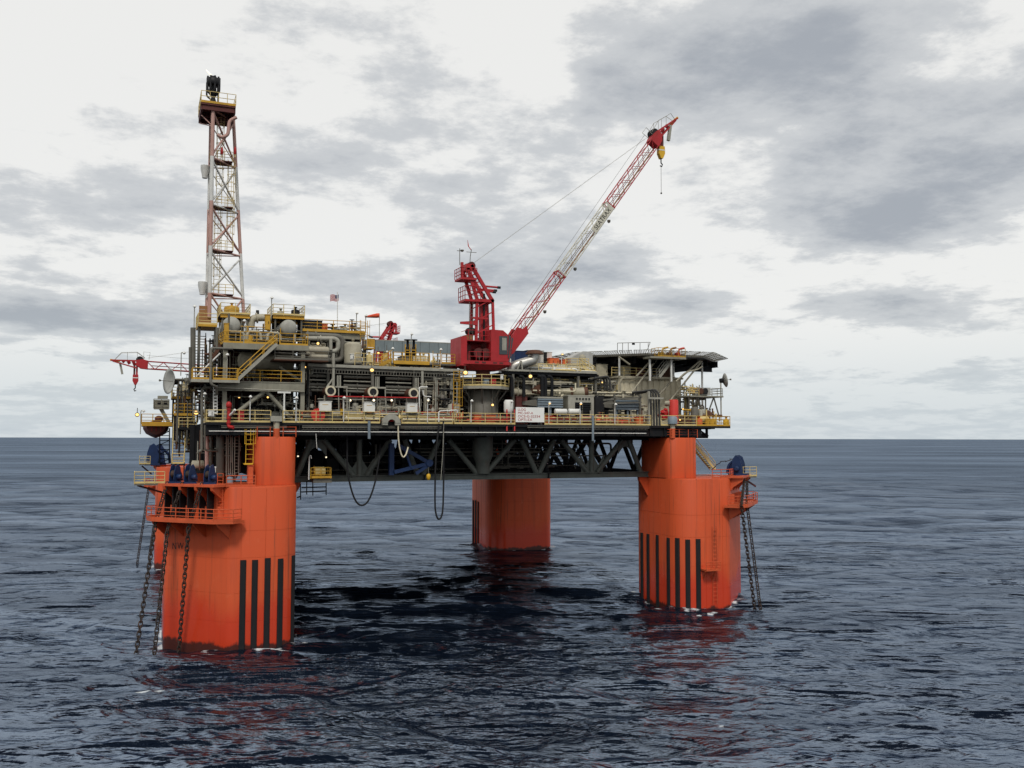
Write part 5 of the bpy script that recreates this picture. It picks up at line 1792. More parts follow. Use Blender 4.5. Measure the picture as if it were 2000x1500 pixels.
# flag and windsock
t = thing('flag_pole', 'thin pole flying the striped flag', 'flag', at(659, 645, 12))
MB().tube(at(659, 648, 12), at(659, 570, 12), .05, 6).build('pole', 'white', t)
fz1, fz0, fx0, fx1 = za(650, 574.5, 12), za(650, 587, 12), X(642, 12), X(658.5, 12)


def flag_strip(u0, u1, v0, v1, off=0.0):
    b = MB()
    n = 8
    vs = []
    for k in range(n + 1):
        u = u0 + (u1 - u0) * k / n
        x = fx1 + (fx0 - fx1) * u
        y = 12 + .14 * math.sin(u * 7) * u - off
        dz = -.12 * u - .05 * math.sin(u * 6)
        vs += [(x, y - .01, fz0 + (fz1 - fz0) * v0 + dz), (x, y - .01, fz0 + (fz1 - fz0) * v1 + dz), (x, y + .01, fz0 + (fz1 - fz0) * v1 + dz), (x, y + .01, fz0 + (fz1 - fz0) * v0 + dz)]
    fs = []
    for k in range(n):
        for j in range(4):
            fs.append((4 * k + j, 4 * k + 4 + j, 4 * k + 4 + (j + 1) % 4, 4 * k + (j + 1) % 4))
    fs += [(0, 1, 2, 3), (4 * n + 3, 4 * n + 2, 4 * n + 1, 4 * n)]
    return b.add(vs, fs)


for k in range(13):
    flag_strip(0, 1, k / 13, (k + 1) / 13).build('stripe', 'cloth_red' if k % 2 == 0 else 'cloth_white', t)
ca = flag_strip(0, .4, 6 / 13, 1, .016).build('canton', 'cloth_blue', t)
st = MB()
for i in range(3):
    for j in range(4):
        p = V((fx1 + (fx0 - fx1) * (.06 + j * .09), 12 - .03, fz0 + (fz1 - fz0) * (.55 + i * .15) - .03))
        st.box(p.x - .02, p.x + .02, p.y - .006, p.y, p.z - .02, p.z + .02)
st.build('stars', 'cloth_white', ca)
t = thing('windsock', 'orange windsock above the far crane', 'windsock', at(740, 640, 40))
MB().tube(at(741, 660, 40), at(741, 612, 40), .05, 6).build('pole', 'light_steel', t)
MB().lathe([(.34, 0), (.36, .4), (.2, 1.6), (.1, 2.2)], at(740.5, 616, 40), (-1, 0, -.15), 10).build('sock', 'windsock', t)

# grey wind wall behind the rack
t = thing('wind_wall', 'long grey panelled wind wall behind the big crane', 'wall', (X(800, 40), 40, zr))
wz1, wz0 = za(800, 667.5, 40), za(800, 688, 40)
for k in range(9):
    a, b = 732 + k * 17.6, 732 + (k + 1) * 17.6
    MB().box(X(a, 40) + .02, X(b, 40) - .02, 40, 40.15, wz0, wz1).build('panel', 'wall_grey', t)
    MB().box(X(a, 40) - .08, X(a, 40) + .08, 40.16, 40.4, zr, wz1).build('post', 'steel', t)
MB().box(X(732, 40), X(890, 40), 39.98, 40.2, wz1, wz1 + .12).build('coping', 'light_steel', t)
# yellow railed walkway in front of it
zy = za(800, 708, 8)
t = thing('yellow_walkway', 'yellow railed walkway below the wind wall', 'walkway', at(800, 708, 8))
MB().box(X(768, 8), X(890, 8), 8, 9.4, zy - .2, zy).build('floor', 'steel', t)
MB().box(X(768, 8), X(838, 8), 7.96, 8, zy - .22, zy + .12).build('edge_strip', 'yellow', t)
handrail('yellow handrail of the walkway below the wind wall', [V((X(768, 8), 9.3, zy)), V((X(768, 8), 8, zy)), V((X(838, 8), 8, zy))], 'yellow', 1.15, step=1.2)
handrail('yellow handrail right of the walkway near the crane house', [V((X(862, 8), 8, zy)), V((X(888, 8), 8, zy))], 'yellow', 1.15)
ladder('pair of yellow ladder rails beside the crane house', (X(852, 7.6), 7.6, zr - .3), 2.4, w=.9, m='yellow', cage=False)
handrail('yellow scaffold railing between the ladder and the walkway', [V((X(728, 7.6), 7.6, za(745, 713, 7.6))), V((X(762, 7.6), 7.6, za(745, 713, 7.6)))], 'yellow', 1.3, toe=False, step=.9)
stairs('short yellow stairs up to the walkway below the wind wall', at(745, 714, 8.6), at(766, 701, 8.6), .9, 'yellow', 'yellow')
cabinet('cream machine housing on the walkway', X(806, 9.5), X(830, 9.5), 9.5, 11, zy, zy + .95, 'cream', legs=.05, doors=2)
cabinet('dark green machine housing on the walkway', X(782, 9.5), X(802, 9.5), 9.5, 11, zy, zy + .8, 'steel', legs=.05, doors=2)
for i, px in enumerate((796, 808)):
    t = thing('valve_stack', 'yellow framed valve stack against the wind wall, %s one' % ('left', 'right')[i], 'valve', at(px, 708, 9.2))
    MB().box(*pbox(px - 5, 672, px - 3.6, 706, 9.2, .15)).build('post', 'yellow', t)
    MB().box(*pbox(px + 3.6, 672, px + 5, 706, 9.2, .15)).build('post', 'yellow', t)
    MB().box(*pbox(px - 5, 683, px + 5, 684.5, 9.2, .15)).build('crossbar', 'yellow', t)
    MB().lathe([(.2, 0), (.35, .2), (.35, .9), (.15, 1.1), (.15, 1.8), (.45, 1.85), (.45, 1.95)], at(px, 695, 9.6), n=10).build('valve_body', 'dark_steel', t)

# ------------------------------------------------------------------ right half of the deck
YG = 6.6
zg = za(1080, 727, YG)
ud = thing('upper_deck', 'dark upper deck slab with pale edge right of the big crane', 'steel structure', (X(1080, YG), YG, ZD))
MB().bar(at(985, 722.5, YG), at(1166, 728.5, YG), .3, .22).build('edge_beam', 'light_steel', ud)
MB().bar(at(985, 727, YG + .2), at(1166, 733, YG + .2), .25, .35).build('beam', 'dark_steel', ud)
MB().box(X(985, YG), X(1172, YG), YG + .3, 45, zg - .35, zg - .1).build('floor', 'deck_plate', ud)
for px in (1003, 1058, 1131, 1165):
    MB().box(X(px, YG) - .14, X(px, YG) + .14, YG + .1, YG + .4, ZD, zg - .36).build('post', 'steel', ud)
MB().box(X(895, 13), X(1175, 13), 14, 14.1, ZD, zg - .4).build('shade_sheet', 'dark_steel', ud)  # added dark sheet: hides bright gaps, stands in for shade


def cooler(label, px0, px1, py0, py1, Y, dep=3.2, slats=4):
    X0, X1, Y0, Y1, Z0, Z1 = pbox(px0, py0, px1, py1, Y, dep)
    t = thing('air_cooler', label, 'cooler', ((X0 + X1) / 2, Y, ZD))
    h = Z1 - Z0
    MB().box(X0, X1, Y0 + .15, Y1, Z0 + h * .35, Z1 - h * .12).build('body', 'blue_grey', t)
    for k in range(slats):
        z = Z0 + h * (.38 + .6 * k / slats)
        MB().bar((X0 - .1, Y0 + .02, z), (X1 + .1, Y0 + .02, z), .12, h * .09).build('slat', 'blue_grey', t)
    MB().box(X0 - .12, X1 + .12, Y0, Y1 + .1, Z1 - h * .1, Z1).build('top_tray', 'light_steel', t)
    for x in (X0 + .1, (X0 + X1) / 2, X1 - .3):
        MB().box(x, x + .2, Y0 + .2, Y0 + .4, ZD, Z0 + h * .35).build('leg', 'blue_grey', t)
        MB().box(x, x + .2, Y1 - .4, Y1 - .2, ZD, Z0 + h * .35).build('leg', 'blue_grey', t)
    # inlet hood running back to the left
    MB().loft([[V((X0, Y0 + .5, Z0 + h * .4)), V((X0, Y1, Z0 + h * .4)), V((X0, Y1, Z1 - h * .15)), V((X0, Y0 + .5, Z1 - h * .15))],
               [V((X0 - 1.6, Y0 + 1.2, Z0 + h * .5)), V((X0 - 1.6, Y1, Z0 + h * .5)), V((X0 - 1.6, Y1, Z1 - h * .3)), V((X0 - 1.6, Y0 + 1.2, Z1 - h * .3))]], True, False).build('inlet_hood', 'steel', t)


cooler('blue-grey air cooler just right of the sign board', 1052, 1098, 775, 806, 5.6)
cooler('blue-grey air cooler left of the black hose bundle', 1203, 1250, 777, 812, 5.6)
X0, X1, Y0, Y1, Z0, Z1 = pbox(1110, 774, 1160, 826, 5.2, 3)
t = thing('generator_house', 'grey generator house with two dark louvred openings', 'generator', ((X0 + X1) / 2, 5.2, ZD))
MB().box(X0, X1, Y0 + .2, Y1, ZD, Z1).build('housing', 'beam', t)
MB().box(X0 - .1, X1 + .1, Y0, Y1 + .1, Z1, Z1 + .14).build('roof', 'light_steel', t)
MB().box(X0, X0 + .9, Y0, Y0 + .19, ZD, Z1 - .02).build('pilaster', 'light_steel', t)
MB().box(X1 - .35, X1, Y0, Y0 + .19, ZD, Z1 - .02).build('pilaster', 'light_steel', t)
MB().box(X0 + .92, X1 - .37, Y0, Y0 + .19, Z1 - .75, Z1 - .03).build('lintel', 'light_steel', t)
for k in range(5):
    MB().box(X0 + 1.05 + k * .42, X0 + 1.25 + k * .42, Y0 - .05, Y0 - .003, Z1 - .45, Z1 - .2).build('vent_slot', 'dark_steel', t)
for a, b in ((X0 + .98, (X0 + X1) / 2 + .2), ((X0 + X1) / 2 + .3, X1 - .42)):
    MB().box(a, b, Y0 + .16, Y0 + .195, ZD + .1, Z1 - .8).build('louvre_backing', 'black', t)
    for k in range(9):
        z = ZD + .25 + k * (Z1 - .9 - ZD) / 9.5
        MB().bar((a, Y0 + .08, z), (b, Y0 + .08, z), .16, .05, (0, .6, 1)).build('slat', 'dark_steel', t)
cabinet('dark brown container behind the sign board', X(1008, 7), X(1030, 7), 7, 10, ZD, za(1018, 775, 7), 'brown_red', legs=.1, doors=2)
cabinet('black container between the generator house and the second cooler', X(1162, 6.5), X(1180, 6.5), 6.5, 10, ZD, za(1170, 773, 6.5), 'black', legs=.1)
t = thing('canister', 'white upright canister beside the sign board', 'canister', at(993, 825, 4.6))
MB().lathe([(.35, -.2), (.52, 0), (.55, .2), (.55, 1.2), (.4, 1.45)], at(993, 805, 4.6), n=14).build('body', 'white', t)
MB().box(*pbox(989.5, 806, 996.5, 825, 4.5, .3)).build('stand', 'pipe_red', t)
# life raft canisters
for i, px in enumerate((1095, 1121.5)):
    t = thing('raft_canister', 'white life raft canister in its cradle, the one nearer %s' % ('the sign board', 'the generator house')[i], 'life raft', at(px, 826, 4.1), 'white life raft canisters')
    c = at(px, 804, 4.1)
    prof = [(.2, -.78), (.33, -.72)]
    for k in range(9):
        z = -.68 + k * .17
        prof += [(.36, z), (.33, z + .085)]
    prof += [(.33, .76), (.2, .8)]
    MB().lathe(prof, c, (1, 0, 0), 14).build('shell', 'white', t)
    for s in (-.45, .45):
        MB().path([c + V((s - .1, 0, -1.35)), c + V((s, 0, -.36)), c + V((s + .1, 0, -1.35))], .05, 6).build('cradle', 'beam', t)
# silencers and ducts on the rack
YS = 7.5
pipe('pale silencer pipe left, beside the crane platform', [at(999, 765, YS), at(1036, 768, YS)], .42, 'pale_pipe', 0, [(0, .3)], n=16)
t = thing('exhaust_silencer', 'long pale silencer tapering to a rusty mouth', 'silencer', at(1100, 766, YS))
a, b = at(1066, 767, YS), at(1141, 765, YS - .8)
MB().tube(a, b, .42, 16, .55).build('shell', 'pale_pipe', t)
MB().tube(b, at(1148, 764, YS - .95), .58, 16, .48).build('mouth', 'rust', t)
MB().tube(a.lerp(b, .62), a.lerp(b, .68), .62, 16).build('rust_band', 'rust', t)
MB().box(*pbox(1131, 771, 1139, 776, YS - .6, .8)).build('saddle', 'light_steel', t)
pipe('pale silencer pipe behind the second cooler', [at(1150, 770, YS), at(1200, 772, YS), at(1246, 773, YS)], .4, 'pale_pipe', 0, [(0, .5), (1, .1), (1, .4)], n=16)
t = thing('exhaust_cowl', 'brown exhaust cowl on a grey duct box left of the long silencer', 'exhaust', at(1050, 775, YS))
MB().box(*pbox(1024, 752, 1041, 776, YS, 1.4)).build('duct_box', 'steel', t)
MB().tube(at(1042, 765, YS), at(1056, 760, YS - 1), .52, 14, .62).build('cowl', 'rust', t)
MB().box(*pbox(1044, 768, 1054, 777, YS, .7)).build('stand', 'light_steel', t)
t = thing('silver_exhaust', 'fat silver exhaust elbow on the upper deck beside the crane boom', 'exhaust', at(1020, 724, 8))
MB().path([at(998, 726, 8.6), at(1001, 717, 8.6), at(1012, 712, 8.4), at(1040, 704, 8.2), at(1044, 698, 8.2), at(1044, 690, 8.2)], .62, 16, .7).build('duct', 'silver', t)
MB().lathe([(1.15, 0), (1.15, .12), (.75, .5)], at(1044, 692, 8.2), n=14).build('rain_cap', 'rust', t)
for a, b in (((1010, 722), (1017, 705)), ((1018, 705), (1020, 722))):
    MB().bar(at(*a, 7.6), at(*b, 7.6), .16, .16).build('support', 'light_steel', t)
# uprights and bent dark cables
for i, (px, r) in enumerate(((999, .2), (1022, .2), (1058, .24), (1064, .24), (1077, .2))):
    pipe('dark insulated upright under the upper deck, number %s from the crane' % ('one', 'two', 'three', 'four', 'five')[i], [at(px - 8, 735, 6.3), at(px - 1, 736, 6.3), at(px + 1, 741, 6.3), at(px + 1, 775, 6.3)], r, 'dark_steel', .4)
for i in range(3):
    pipe('black hose of the bundle bending down beside the cream building, %s strand' % ('left', 'middle', 'right')[i], [at(1160, 741 - i, 7 - i * .3), at(1176 + 5 * i, 737 - i, 7 - i * .3), at(1180 + 5.5 * i, 742, 7 - i * .3), at(1181 + 5.5 * i, 762, 7 - i * .3)], .14, 'hose_dark', .7)
for i in range(4):
    pipe('black hose of the tall bundle beside the red drum, strand %s' % ('one', 'two', 'three', 'four')[i], [at(1235, 768 - i * .5, 6.4 - i * .25), at(1266 + 4.5 * i, 764 - i, 4.6 - i * .2), at(1271 + 5.2 * i, 768, 4.3 - i * .2), at(1272 + 5.5 * i, 831, 4.2 - i * .2)], .125, 'hose_dark', .8)
t = thing('hose_clamp_frame', 'pale frame clamping the tall black hose bundle', 'frame', at(1281, 830, 3.9))
MB().box(*pbox(1267, 764, 1269.5, 831, 3.5, .3)).build('post', 'light_steel', t)
MB().box(*pbox(1267, 776, 1296, 779.5, 3.1, .3)).build('clamp', 'light_steel', t)
pipe('black cable bundle draped along the duct to the tall hoses', [at(1165, 775, 7), at(1200, 779, 6.8), at(1235, 771, 6.6), at(1262, 766, 6.2)], .1, 'rubber', .6)
for i, (py, r) in enumerate(((740, .1), (744, .18), (752, .13))):
    pipe('%s pale pipe under the right upper deck' % ('top', 'middle', 'low')[i], [at(1000, py, 8), at(1160, py + 4, 8)], r, ('light_steel', 'pale_pipe', 'steel')[i], 0, [(0, .3), (0, .7)])
cabinet('cream panel under the upper deck left', X(1022, 9), X(1046, 9), 9, 9.6, za(1034, 752, 9), za(1034, 737, 9), 'cream', legs=0)
cabinet('cream panel under the upper deck right', X(1078, 9), X(1093, 9), 9, 9.6, za(1086, 752, 9), za(1086, 738, 9), 'cream', legs=0)
# steel frame over second cooler
t = thing('cooler_frame', 'grey steel frame round the second cooler', 'steel structure', at(1225, 826, 5.2))
for px in (1201, 1251):
    MB().box(*pbox(px - 1.5, 770, px + 1.5, 828, 5.0, .25)).build('post', 'steel', t)
MB().bar(at(1178, 781, 5.1), at(1253, 776, 5.1), .2, .22).build('beam', 'steel', t)
MB().bar(at(1178, 788, 5.1), at(1253, 786, 5.1), .15, .18).build('beam', 'steel', t)
# orange boxes at the railing
for (a, b, nm) in ((926, 940, 'left below the crane'), (948, 968, 'right below the crane'), (1064, 1079, 'right of the sign board'), (1244, 1256, 'below the second cooler')):
    cabinet('orange safety box behind the deck railing, ' + nm, X(a, 4.4), X(b, 4.4), 4.4, 5.2, ZD, ZD + 1.05, 'orange_box', legs=.08)
# red pipe stands
for px in (990, 1005):
    pipe('red upright fire pipe at the railing, %s of the white canister' % ('left' if px < 1000 else 'right'), [at(px, 800, 4.2), at(px, 842, 3.3)], .09, 'pipe_red', 0)

# upper deck equipment
Y8 = 10
zz = zg
cabinet('long cream skid on the upper deck beside the silver exhaust', X(1040, Y8), X(1160, Y8), Y8, Y8 + 2.5, zz - .1, za(1100, 712, Y8), 'cream', legs=.05, doors=5, handle=False)
cabinet('blue container on the upper deck behind the silver exhaust', X(1006, 14), X(1031, 14), 14, 17, zz, za(1018, 686, 14), 'blue', legs=.05, doors=2)
cabinet('grey container behind the rain cap of the silver exhaust', X(1030, 15), X(1062, 15), 15, 18, zz, za(1046, 685, 15), 'beam', legs=.05, doors=2)
cabinet('white container with an open dark door on the upper deck', X(1056, 13), X(1078, 13), 13, 15.5, zz, za(1067, 688, 13), 'white', legs=.05, doors=1)
cabinet('black door panel on the white container', X(1062, 12.9), X(1068, 12.9), 12.84, 12.95, za(1065, 712, 12.9), za(1065, 689, 12.9), 'black', legs=0, handle=False)
cabinet('orange skid on the upper deck left of the flood lamp', X(1074, 12), X(1092, 12), 12, 14, za(1083, 713, 12), za(1083, 700, 12), 'orange_box', legs=.05, doors=2)
cabinet('orange skid on the upper deck right of the flood lamp', X(1100, 12), X(1118, 12), 12, 14, za(1109, 713, 12), za(1109, 703, 12), 'orange_box', legs=.05, doors=2)
t = thing('pale_air_handler', 'pale rounded air handler with an arched hatch on the upper deck', 'air handler', at(1138, 716, 11))
x0, x1, zz0, zz1 = X(1115, 11), X(1158, 11), za(1138, 716, 11), za(1138, 686, 11)
prof = [(x0, zz0), (x1, zz0), (x1, zz1 - .3), (x1 - .4, zz1), (x1 - 1.4, zz1), (x0, zz1 - .9)]
MB().loft([[V((x, 11, z)) for x, z in prof], [V((x, 13.5, z)) for x, z in prof]], True, False).build('housing', 'silver', t)
MB().lathe([(.05, 0), (.5, 0), (.5, .05)], (x1 - 1.5, 10.97, zz1 - .9), (0, 1, 0), 16).build('hatch', 'pale_pipe', t)
MB().box(x1 - 2.0, x1 - 1.0, 10.96, 10.99, zz1 - 1.7, zz1 - .9).build('hatch_panel', 'pale_pipe', t)
handrail('pale yellow handrail on the upper deck below the air handler', [at(1105, 715, 9.8), at(1150, 716, 9.8)], 'pale_yellow', 1.0, toe=False)
stairs('short pale yellow stairs down from the upper deck beside the cream building', at(1162, 733, 9), at(1138, 716, 9), .9, 'pale_yellow', 'pale_yellow')

# cream accommodation block
YB0 = 12.0
X0, X1, Y0, Y1, Z0, Z1 = pbox(1208, 738, 1332, 830, YB0, 14)
t = thing('accommodation_block', 'cream ribbed steel accommodation block under the helideck', 'building', ((X0 + X1) / 2, YB0, ZD))
MB().box(X0 + .1, X1 - .1, Y0 + .12, Y1, ZD, Z1 - .1).build('core', 'cream', t)
n = 11
for k in range(n):
    a = X0 + (X1 - X0) * k / n
    b = X0 + (X1 - X0) * (k + 1) / n
    MB().loft([[V((a + .03, Y0 + .1, z)), V((a + .12, Y0, z)), V((b - .22, Y0, z)), V((b - .13, Y0 + .1, z))] for z in (ZD + .05, Z1 - .12)], True, False).build('wall_panel', 'cream', t)
MB().box(X0 - .15, X1 + .15, Y0 - .15, Y1 + .1, Z1 - .1, Z1 + .15).build('roof', 'cream', t)
MB().box(X1 - .09, X1 + .0, Y0 + .2, Y1, ZD, Z1 - .12).build('end_wall', 'cream', t)
pipe('dark pipe bent along the roof edge of the cream building', [at(1212, 765, 11.7), at(1212, 742, 11.7), at(1216, 739, 11.7), at(1240, 741, 11.7), at(1331, 740, 11.7)], .1, 'pale_pipe', .5)
handrail('pale handrail on the roof of the cream building', [V((X(1195, 11.9), 11.9, Z1 + .15)), V((X(1290, 11.9), 11.9, Z1 + .15))], 'pale_yellow', 1.1, toe=False)
ZB = Z1 + .15
for (a, b, h, m, nm) in ((1165, 1187, 1.6, 'cream', 'cream box'), (1214, 1232, 1.5, 'cream', 'second cream box'), (1295, 1312, 1.8, 'rust', 'rusty box'), (1243, 1260, 1.3, 'brown_red', 'dark red box')):
    cabinet('%s in the shade under the helideck' % nm, X(a, 14), X(b, 14), 14, 16, ZB - (.0 if a > 1200 else .3), ZB + h, m, legs=.05)

# helideck
HC = V((X(1245, 19), 19.5, 0))
HA = 10.6
hz = za(1270, 690, 9)
hd = thing('helideck', 'octagonal helideck seen from below on slim posts', 'helideck', (HC.x, HC.y, ZB))


def octo(r, z, c=HC):
    rr = r / math.cos(R(22.5))
    return [V((c.x + rr * math.cos(R(22.5 + 45 * k)), c.y + rr * math.sin(R(22.5 + 45 * k)), z)) for k in range(8)]


MB().loft([octo(HA, hz - .3), octo(HA, hz)], True, False).build('slab', 'steel', hd)
for k in range(-4, 5):
    MB().ibeam((HC.x + k * 2.4, HC.y - HA + abs(k) * 1.05, hz - .75), (HC.x + k * 2.4, HC.y + HA - abs(k) * 1.05, hz - .75), .25, .85, .05).build('under_beam', 'dark_steel', hd)
for k in (-1, 1):
    MB().ibeam((HC.x - HA + 1, HC.y + k * 5, hz - 1.3), (HC.x + HA - 1, HC.y + k * 5, hz - 1.3), .3, .9, .06).build('under_beam', 'dark_steel', hd)
o0, o1 = octo(HA + .02, hz - .1), octo(HA + 1.7, hz + .28)
for k in range(8):
    a0, a1, b0, b1 = o0[k], o0[(k + 1) % 8], o1[k], o1[(k + 1) % 8]
    for j in range(5):
        u, v = j / 5 + .015, (j + 1) / 5 - .015
        pn = MB()
        c0, c1, d0, d1 = a0.lerp(a1, u), a0.lerp(a1, v), b0.lerp(b1, u), b0.lerp(b1, v)
        pn.path([c0, d0, d1, c1], .05, 5)
        fr_ = pn.build('net_frame', 'light_steel', hd)
        nt = MB()
        for q in range(1, 7):
            nt.bar(c0.lerp(d0, q / 7), c1.lerp(d1, q / 7), .05, .02)
        for q in range(1, 5):
            nt.bar(c0.lerp(c1, q / 5), d0.lerp(d1, q / 5), .05, .02)
        nt.build('net', 'steel', fr_)
for (px, y, m) in ((1210, 11.6, 'white'), (1272, 11.6, 'white'), (1316, 11.6, 'white'), (1372, 13, 'white'), (1225, 24, 'steel'), (1290, 26, 'steel'), (1170, 20, 'steel')):
    MB().tube((X(px, y), y, ZB if px < 1340 else ZD), (X(px, y), y, hz - .32), .14, 8).build('post', m, hd)
for (a, b) in (((1243, 735), (1277, 698)), ((1270, 790), (1318, 737)), ((1235, 765), (1283, 702)), ((1303, 790), (1370, 706)), ((1324, 742), (1368, 704)), ((1230, 712), (1209, 697))):
    MB().tube(at(*a, 10.4), at(*b, 10.4), .13, 8).build('brace', 'pale_pipe', hd)
t = thing('goal_post_frame', 'thin grey frame standing above the helideck edge', 'frame', at(1240, 690, 11))
for px in (1206, 1216, 1227, 1250, 1266):
    MB().tube(at(px, 690, 11), at(px, 670, 11), .04, 5).build('post', 'steel', t)
MB().tube(at(1206, 670, 11), at(1270, 668.5, 11), .04, 5).build('crossbar', 'steel', t)
MB().tube(at(1270, 668.5, 11), at(1264, 684, 11), .04, 5).build('stay', 'steel', t)
MB().box(*pbox(1235, 669, 1240, 673.5, 11, .1)).build('sign_plate', 'dark_steel', t)
# fire monitor station on the helideck edge
zq = za(1310, 697.5, 8)
t = thing('monitor_platform', 'yellow railed fire monitor platform on the helideck edge', 'platform', at(1310, 698, 8))
MB().box(X(1268, 8), X(1338, 8), 7.6, 9.6, zq - .25, zq).build('floor', 'beam', t)
for px in (1272, 1314):
    MB().box(X(px, 8) - .1, X(px, 8) + .1, 8.2, 8.4, zq - 3.2, zq - .26).build('post', 'white', t)
handrail('yellow handrail of the fire monitor platform', [V((X(1284, 8), 9.4, zq)), V((X(1284, 8), 7.7, zq)), V((X(1337, 8), 7.7, zq)), V((X(1337, 8), 9.4, zq))], 'yellow', 1.15, step=1.0)
for (px, m, nm) in ((1294, 'yellow', 'yellow'), (1310, 'wood', 'brown'), (1326, 'red_bright', 'red')):
    p = V((X(px, 8.6), 8.6, zq))
    t = thing('fire_monitor', nm + ' fire monitor on the platform at the helideck edge', 'fire monitor', p)
    MB().lathe([(.3, 0), (.3, .1), (.14, .12), (.14, .9)], p, n=10).build('pedestal', m, t)
    MB().path([p + V((0, 0, .9)), p + V((.2, 0, 1.2)), p + V((.9, 0, 1.35))], .13, 8, .3).build('barrel', m, t)
    MB().box(p.x - .45, p.x + .1, p.y - .3, p.y + .3, p.z, p.z + .7).build('foam_box', m, t)
stairs('grey stairs under the fire monitor platform', at(1288, 737, 8.6), at(1316, 700, 8.6), .8, 'light_steel', 'light_steel')
pipe('curved brown pipe climbing to the fire monitor platform', [at(1320, 745, 9), at(1340, 726, 9), at(1362, 722, 9), at(1372, 716, 9)], .1, 'pale_pipe', .8)

# right end of the deck
zpf = za(1378, 773, 8)
t = thing('end_platform', 'steel frame platform with fan at the right end of the deck', 'steel structure', at(1378, 815, 8))
MB().box(X(1345, 8), X(1410, 8), 7.6, 11.5, zpf - .2, zpf).build('floor', 'beam', t)
for (a, b) in (((1362, 776), (1348, 815)), ((1362, 776), (1376, 815)), ((1394, 776), (1380, 815)), ((1394, 776), (1404, 812)), ((1378, 776), (1378, 820)), ((1346, 776), (1346, 822))):
    MB().tube(at(*a, 8), at(*b, 8), .1, 8).build('leg', 'steel', t)
handrail('pale handrail of the end platform beside the dish', [V((X(1388, 8), 7.7, zpf)), V((X(1409, 8), 7.7, zpf)), V((X(1409, 8), 11.4, zpf))], 'beam', 1.0, toe=False, step=1.2)
handrail('pale handrail of the end platform beside the fan', [V((X(1345, 8), 7.7, zpf)), V((X(1363, 8), 7.7, zpf))], 'pale_yellow', 1.0, toe=False, step=1.2)
t = thing('fan_unit', 'dark round fan unit on the end platform', 'fan', at(1376, 772, 8.5))
MB().box(*pbox(1365, 757, 1388, 771.5, 8.6, 1.5)).build('housing', 'dish', t)
MB().lathe([(.28, .02), (.42, 0), (.42, .25)], at(1378, 764, 8.4), (0, 1, 0), 16).build('fan_ring', 'black', t)
MB().lathe([(.28, .02), (.42, 0), (.42, .25)], at(1370, 764, 8.4), (0, 1, 0), 16).build('fan_ring', 'rust', t)


def dish(label, c, r, facing, post_to, m='dish'):
    c, f = V(c), V(facing).normalized()
    t = thing('satellite_dish', label, 'satellite dish', post_to)
    rings = [MB().ring(c + f * (r * .32 * (k / 5) ** 2), f, max(r * k / 5, .03), 20) for k in range(6)]
    rings += [MB().ring(c + f * (r * .32 * (k / 5) ** 2) - f * .05, f, max(r * k / 5, .02), 20) for k in range(5, -1, -1)]
    d = MB().loft(rings, True, True).build('reflector', m, t)
    for k in range(12):
        q = 2 * math.pi * k / 12
        e = MB().ring(c, f, r, 12)[k]
        MB().path([c - f * .07, c - f * .07 + (e - c) * .5 + f * r * .06, e + f * (r * .30)], .025, 4).build('rib', 'steel', d)
    MB().tube(c + f * .02, c + f * r * .95, .03, 5).build('feed_arm', 'steel', t)
    MB().lathe([(.06, 0), (.12, .12), (.12, .22)], c + f * r * .9, f, 8).build('feed_horn', 'steel', t)
    MB().lathe([(.34, -.5), (.34, -.1), (.15, 0)], c, f, 10).build('mount', 'dark_steel', t)
    MB().path([c - f * .3, V((post_to[0], post_to[1], c.z - .4)), V(post_to)], .1, 6, .3).build('mast', 'light_steel', t)
    return t


dish('small pale satellite dish on the end platform', at(1413, 743, 8), .95, (.8, -.25, .12), at(1408.5, 815, 8))
dish('large wire satellite dish on the module side', at(337, 745, 13), 1.45, (-.93, -.38, .04), at(353, 775, 14))

t = thing('red_drum', 'tall plain red drum at the right end of the deck', 'tank', at(1316, 826, 6))
MB().lathe([(.6, 0), (.6, 3.25), (.5, 3.4)], at(1316, 832, 6), n=20).build('shell', 'red_bright', t)
MB().path([at(1300, 788, 6.5), at(1309, 788, 6)], .35, 12).build('inlet_pipe', 'pale_pipe', t)
for (px, py, r) in ((1298, 806, .45), (1297, 815, .38), (1291, 811, .28)):
    t = thing('red_valve', 'red valve body left of the red drum, %s one' % {806: 'upper', 815: 'lower', 811: 'outer'}[py], 'valve', at(px, py, 6.4))
    MB().lathe([(r * .6, -.4), (r, -.3), (r, .3), (r * .6, .4)], at(px, py, 6.4), (1, 0, .3), 12).build('body', 'pipe_red', t)
    MB().lathe([(.25, .5), (.25, .55)], at(px, py, 6.4), (0, -.6, .8), 10).build('hand_wheel', 'pipe_red', t)
tank('yellow drum at the outermost corner of the deck', V((X(1418, 4.4), 4.4, ZD)), .95, .4, 'yellow_paint')
tank('orange drum at the right end behind the railing', V((X(1365, 5), 5, ZD)), 1.0, .45, 'orange_box')
cabinet('yellow skid behind the end railing', X(1378, 5), X(1398, 5), 5, 6, ZD, ZD + .9, 'yellow', legs=.05, doors=2)
cabinet('dark skid behind the end railing beside the red drum', X(1336, 5), X(1354, 5), 5.4, 6.4, ZD, ZD + .95, 'rust', legs=.05, doors=2)
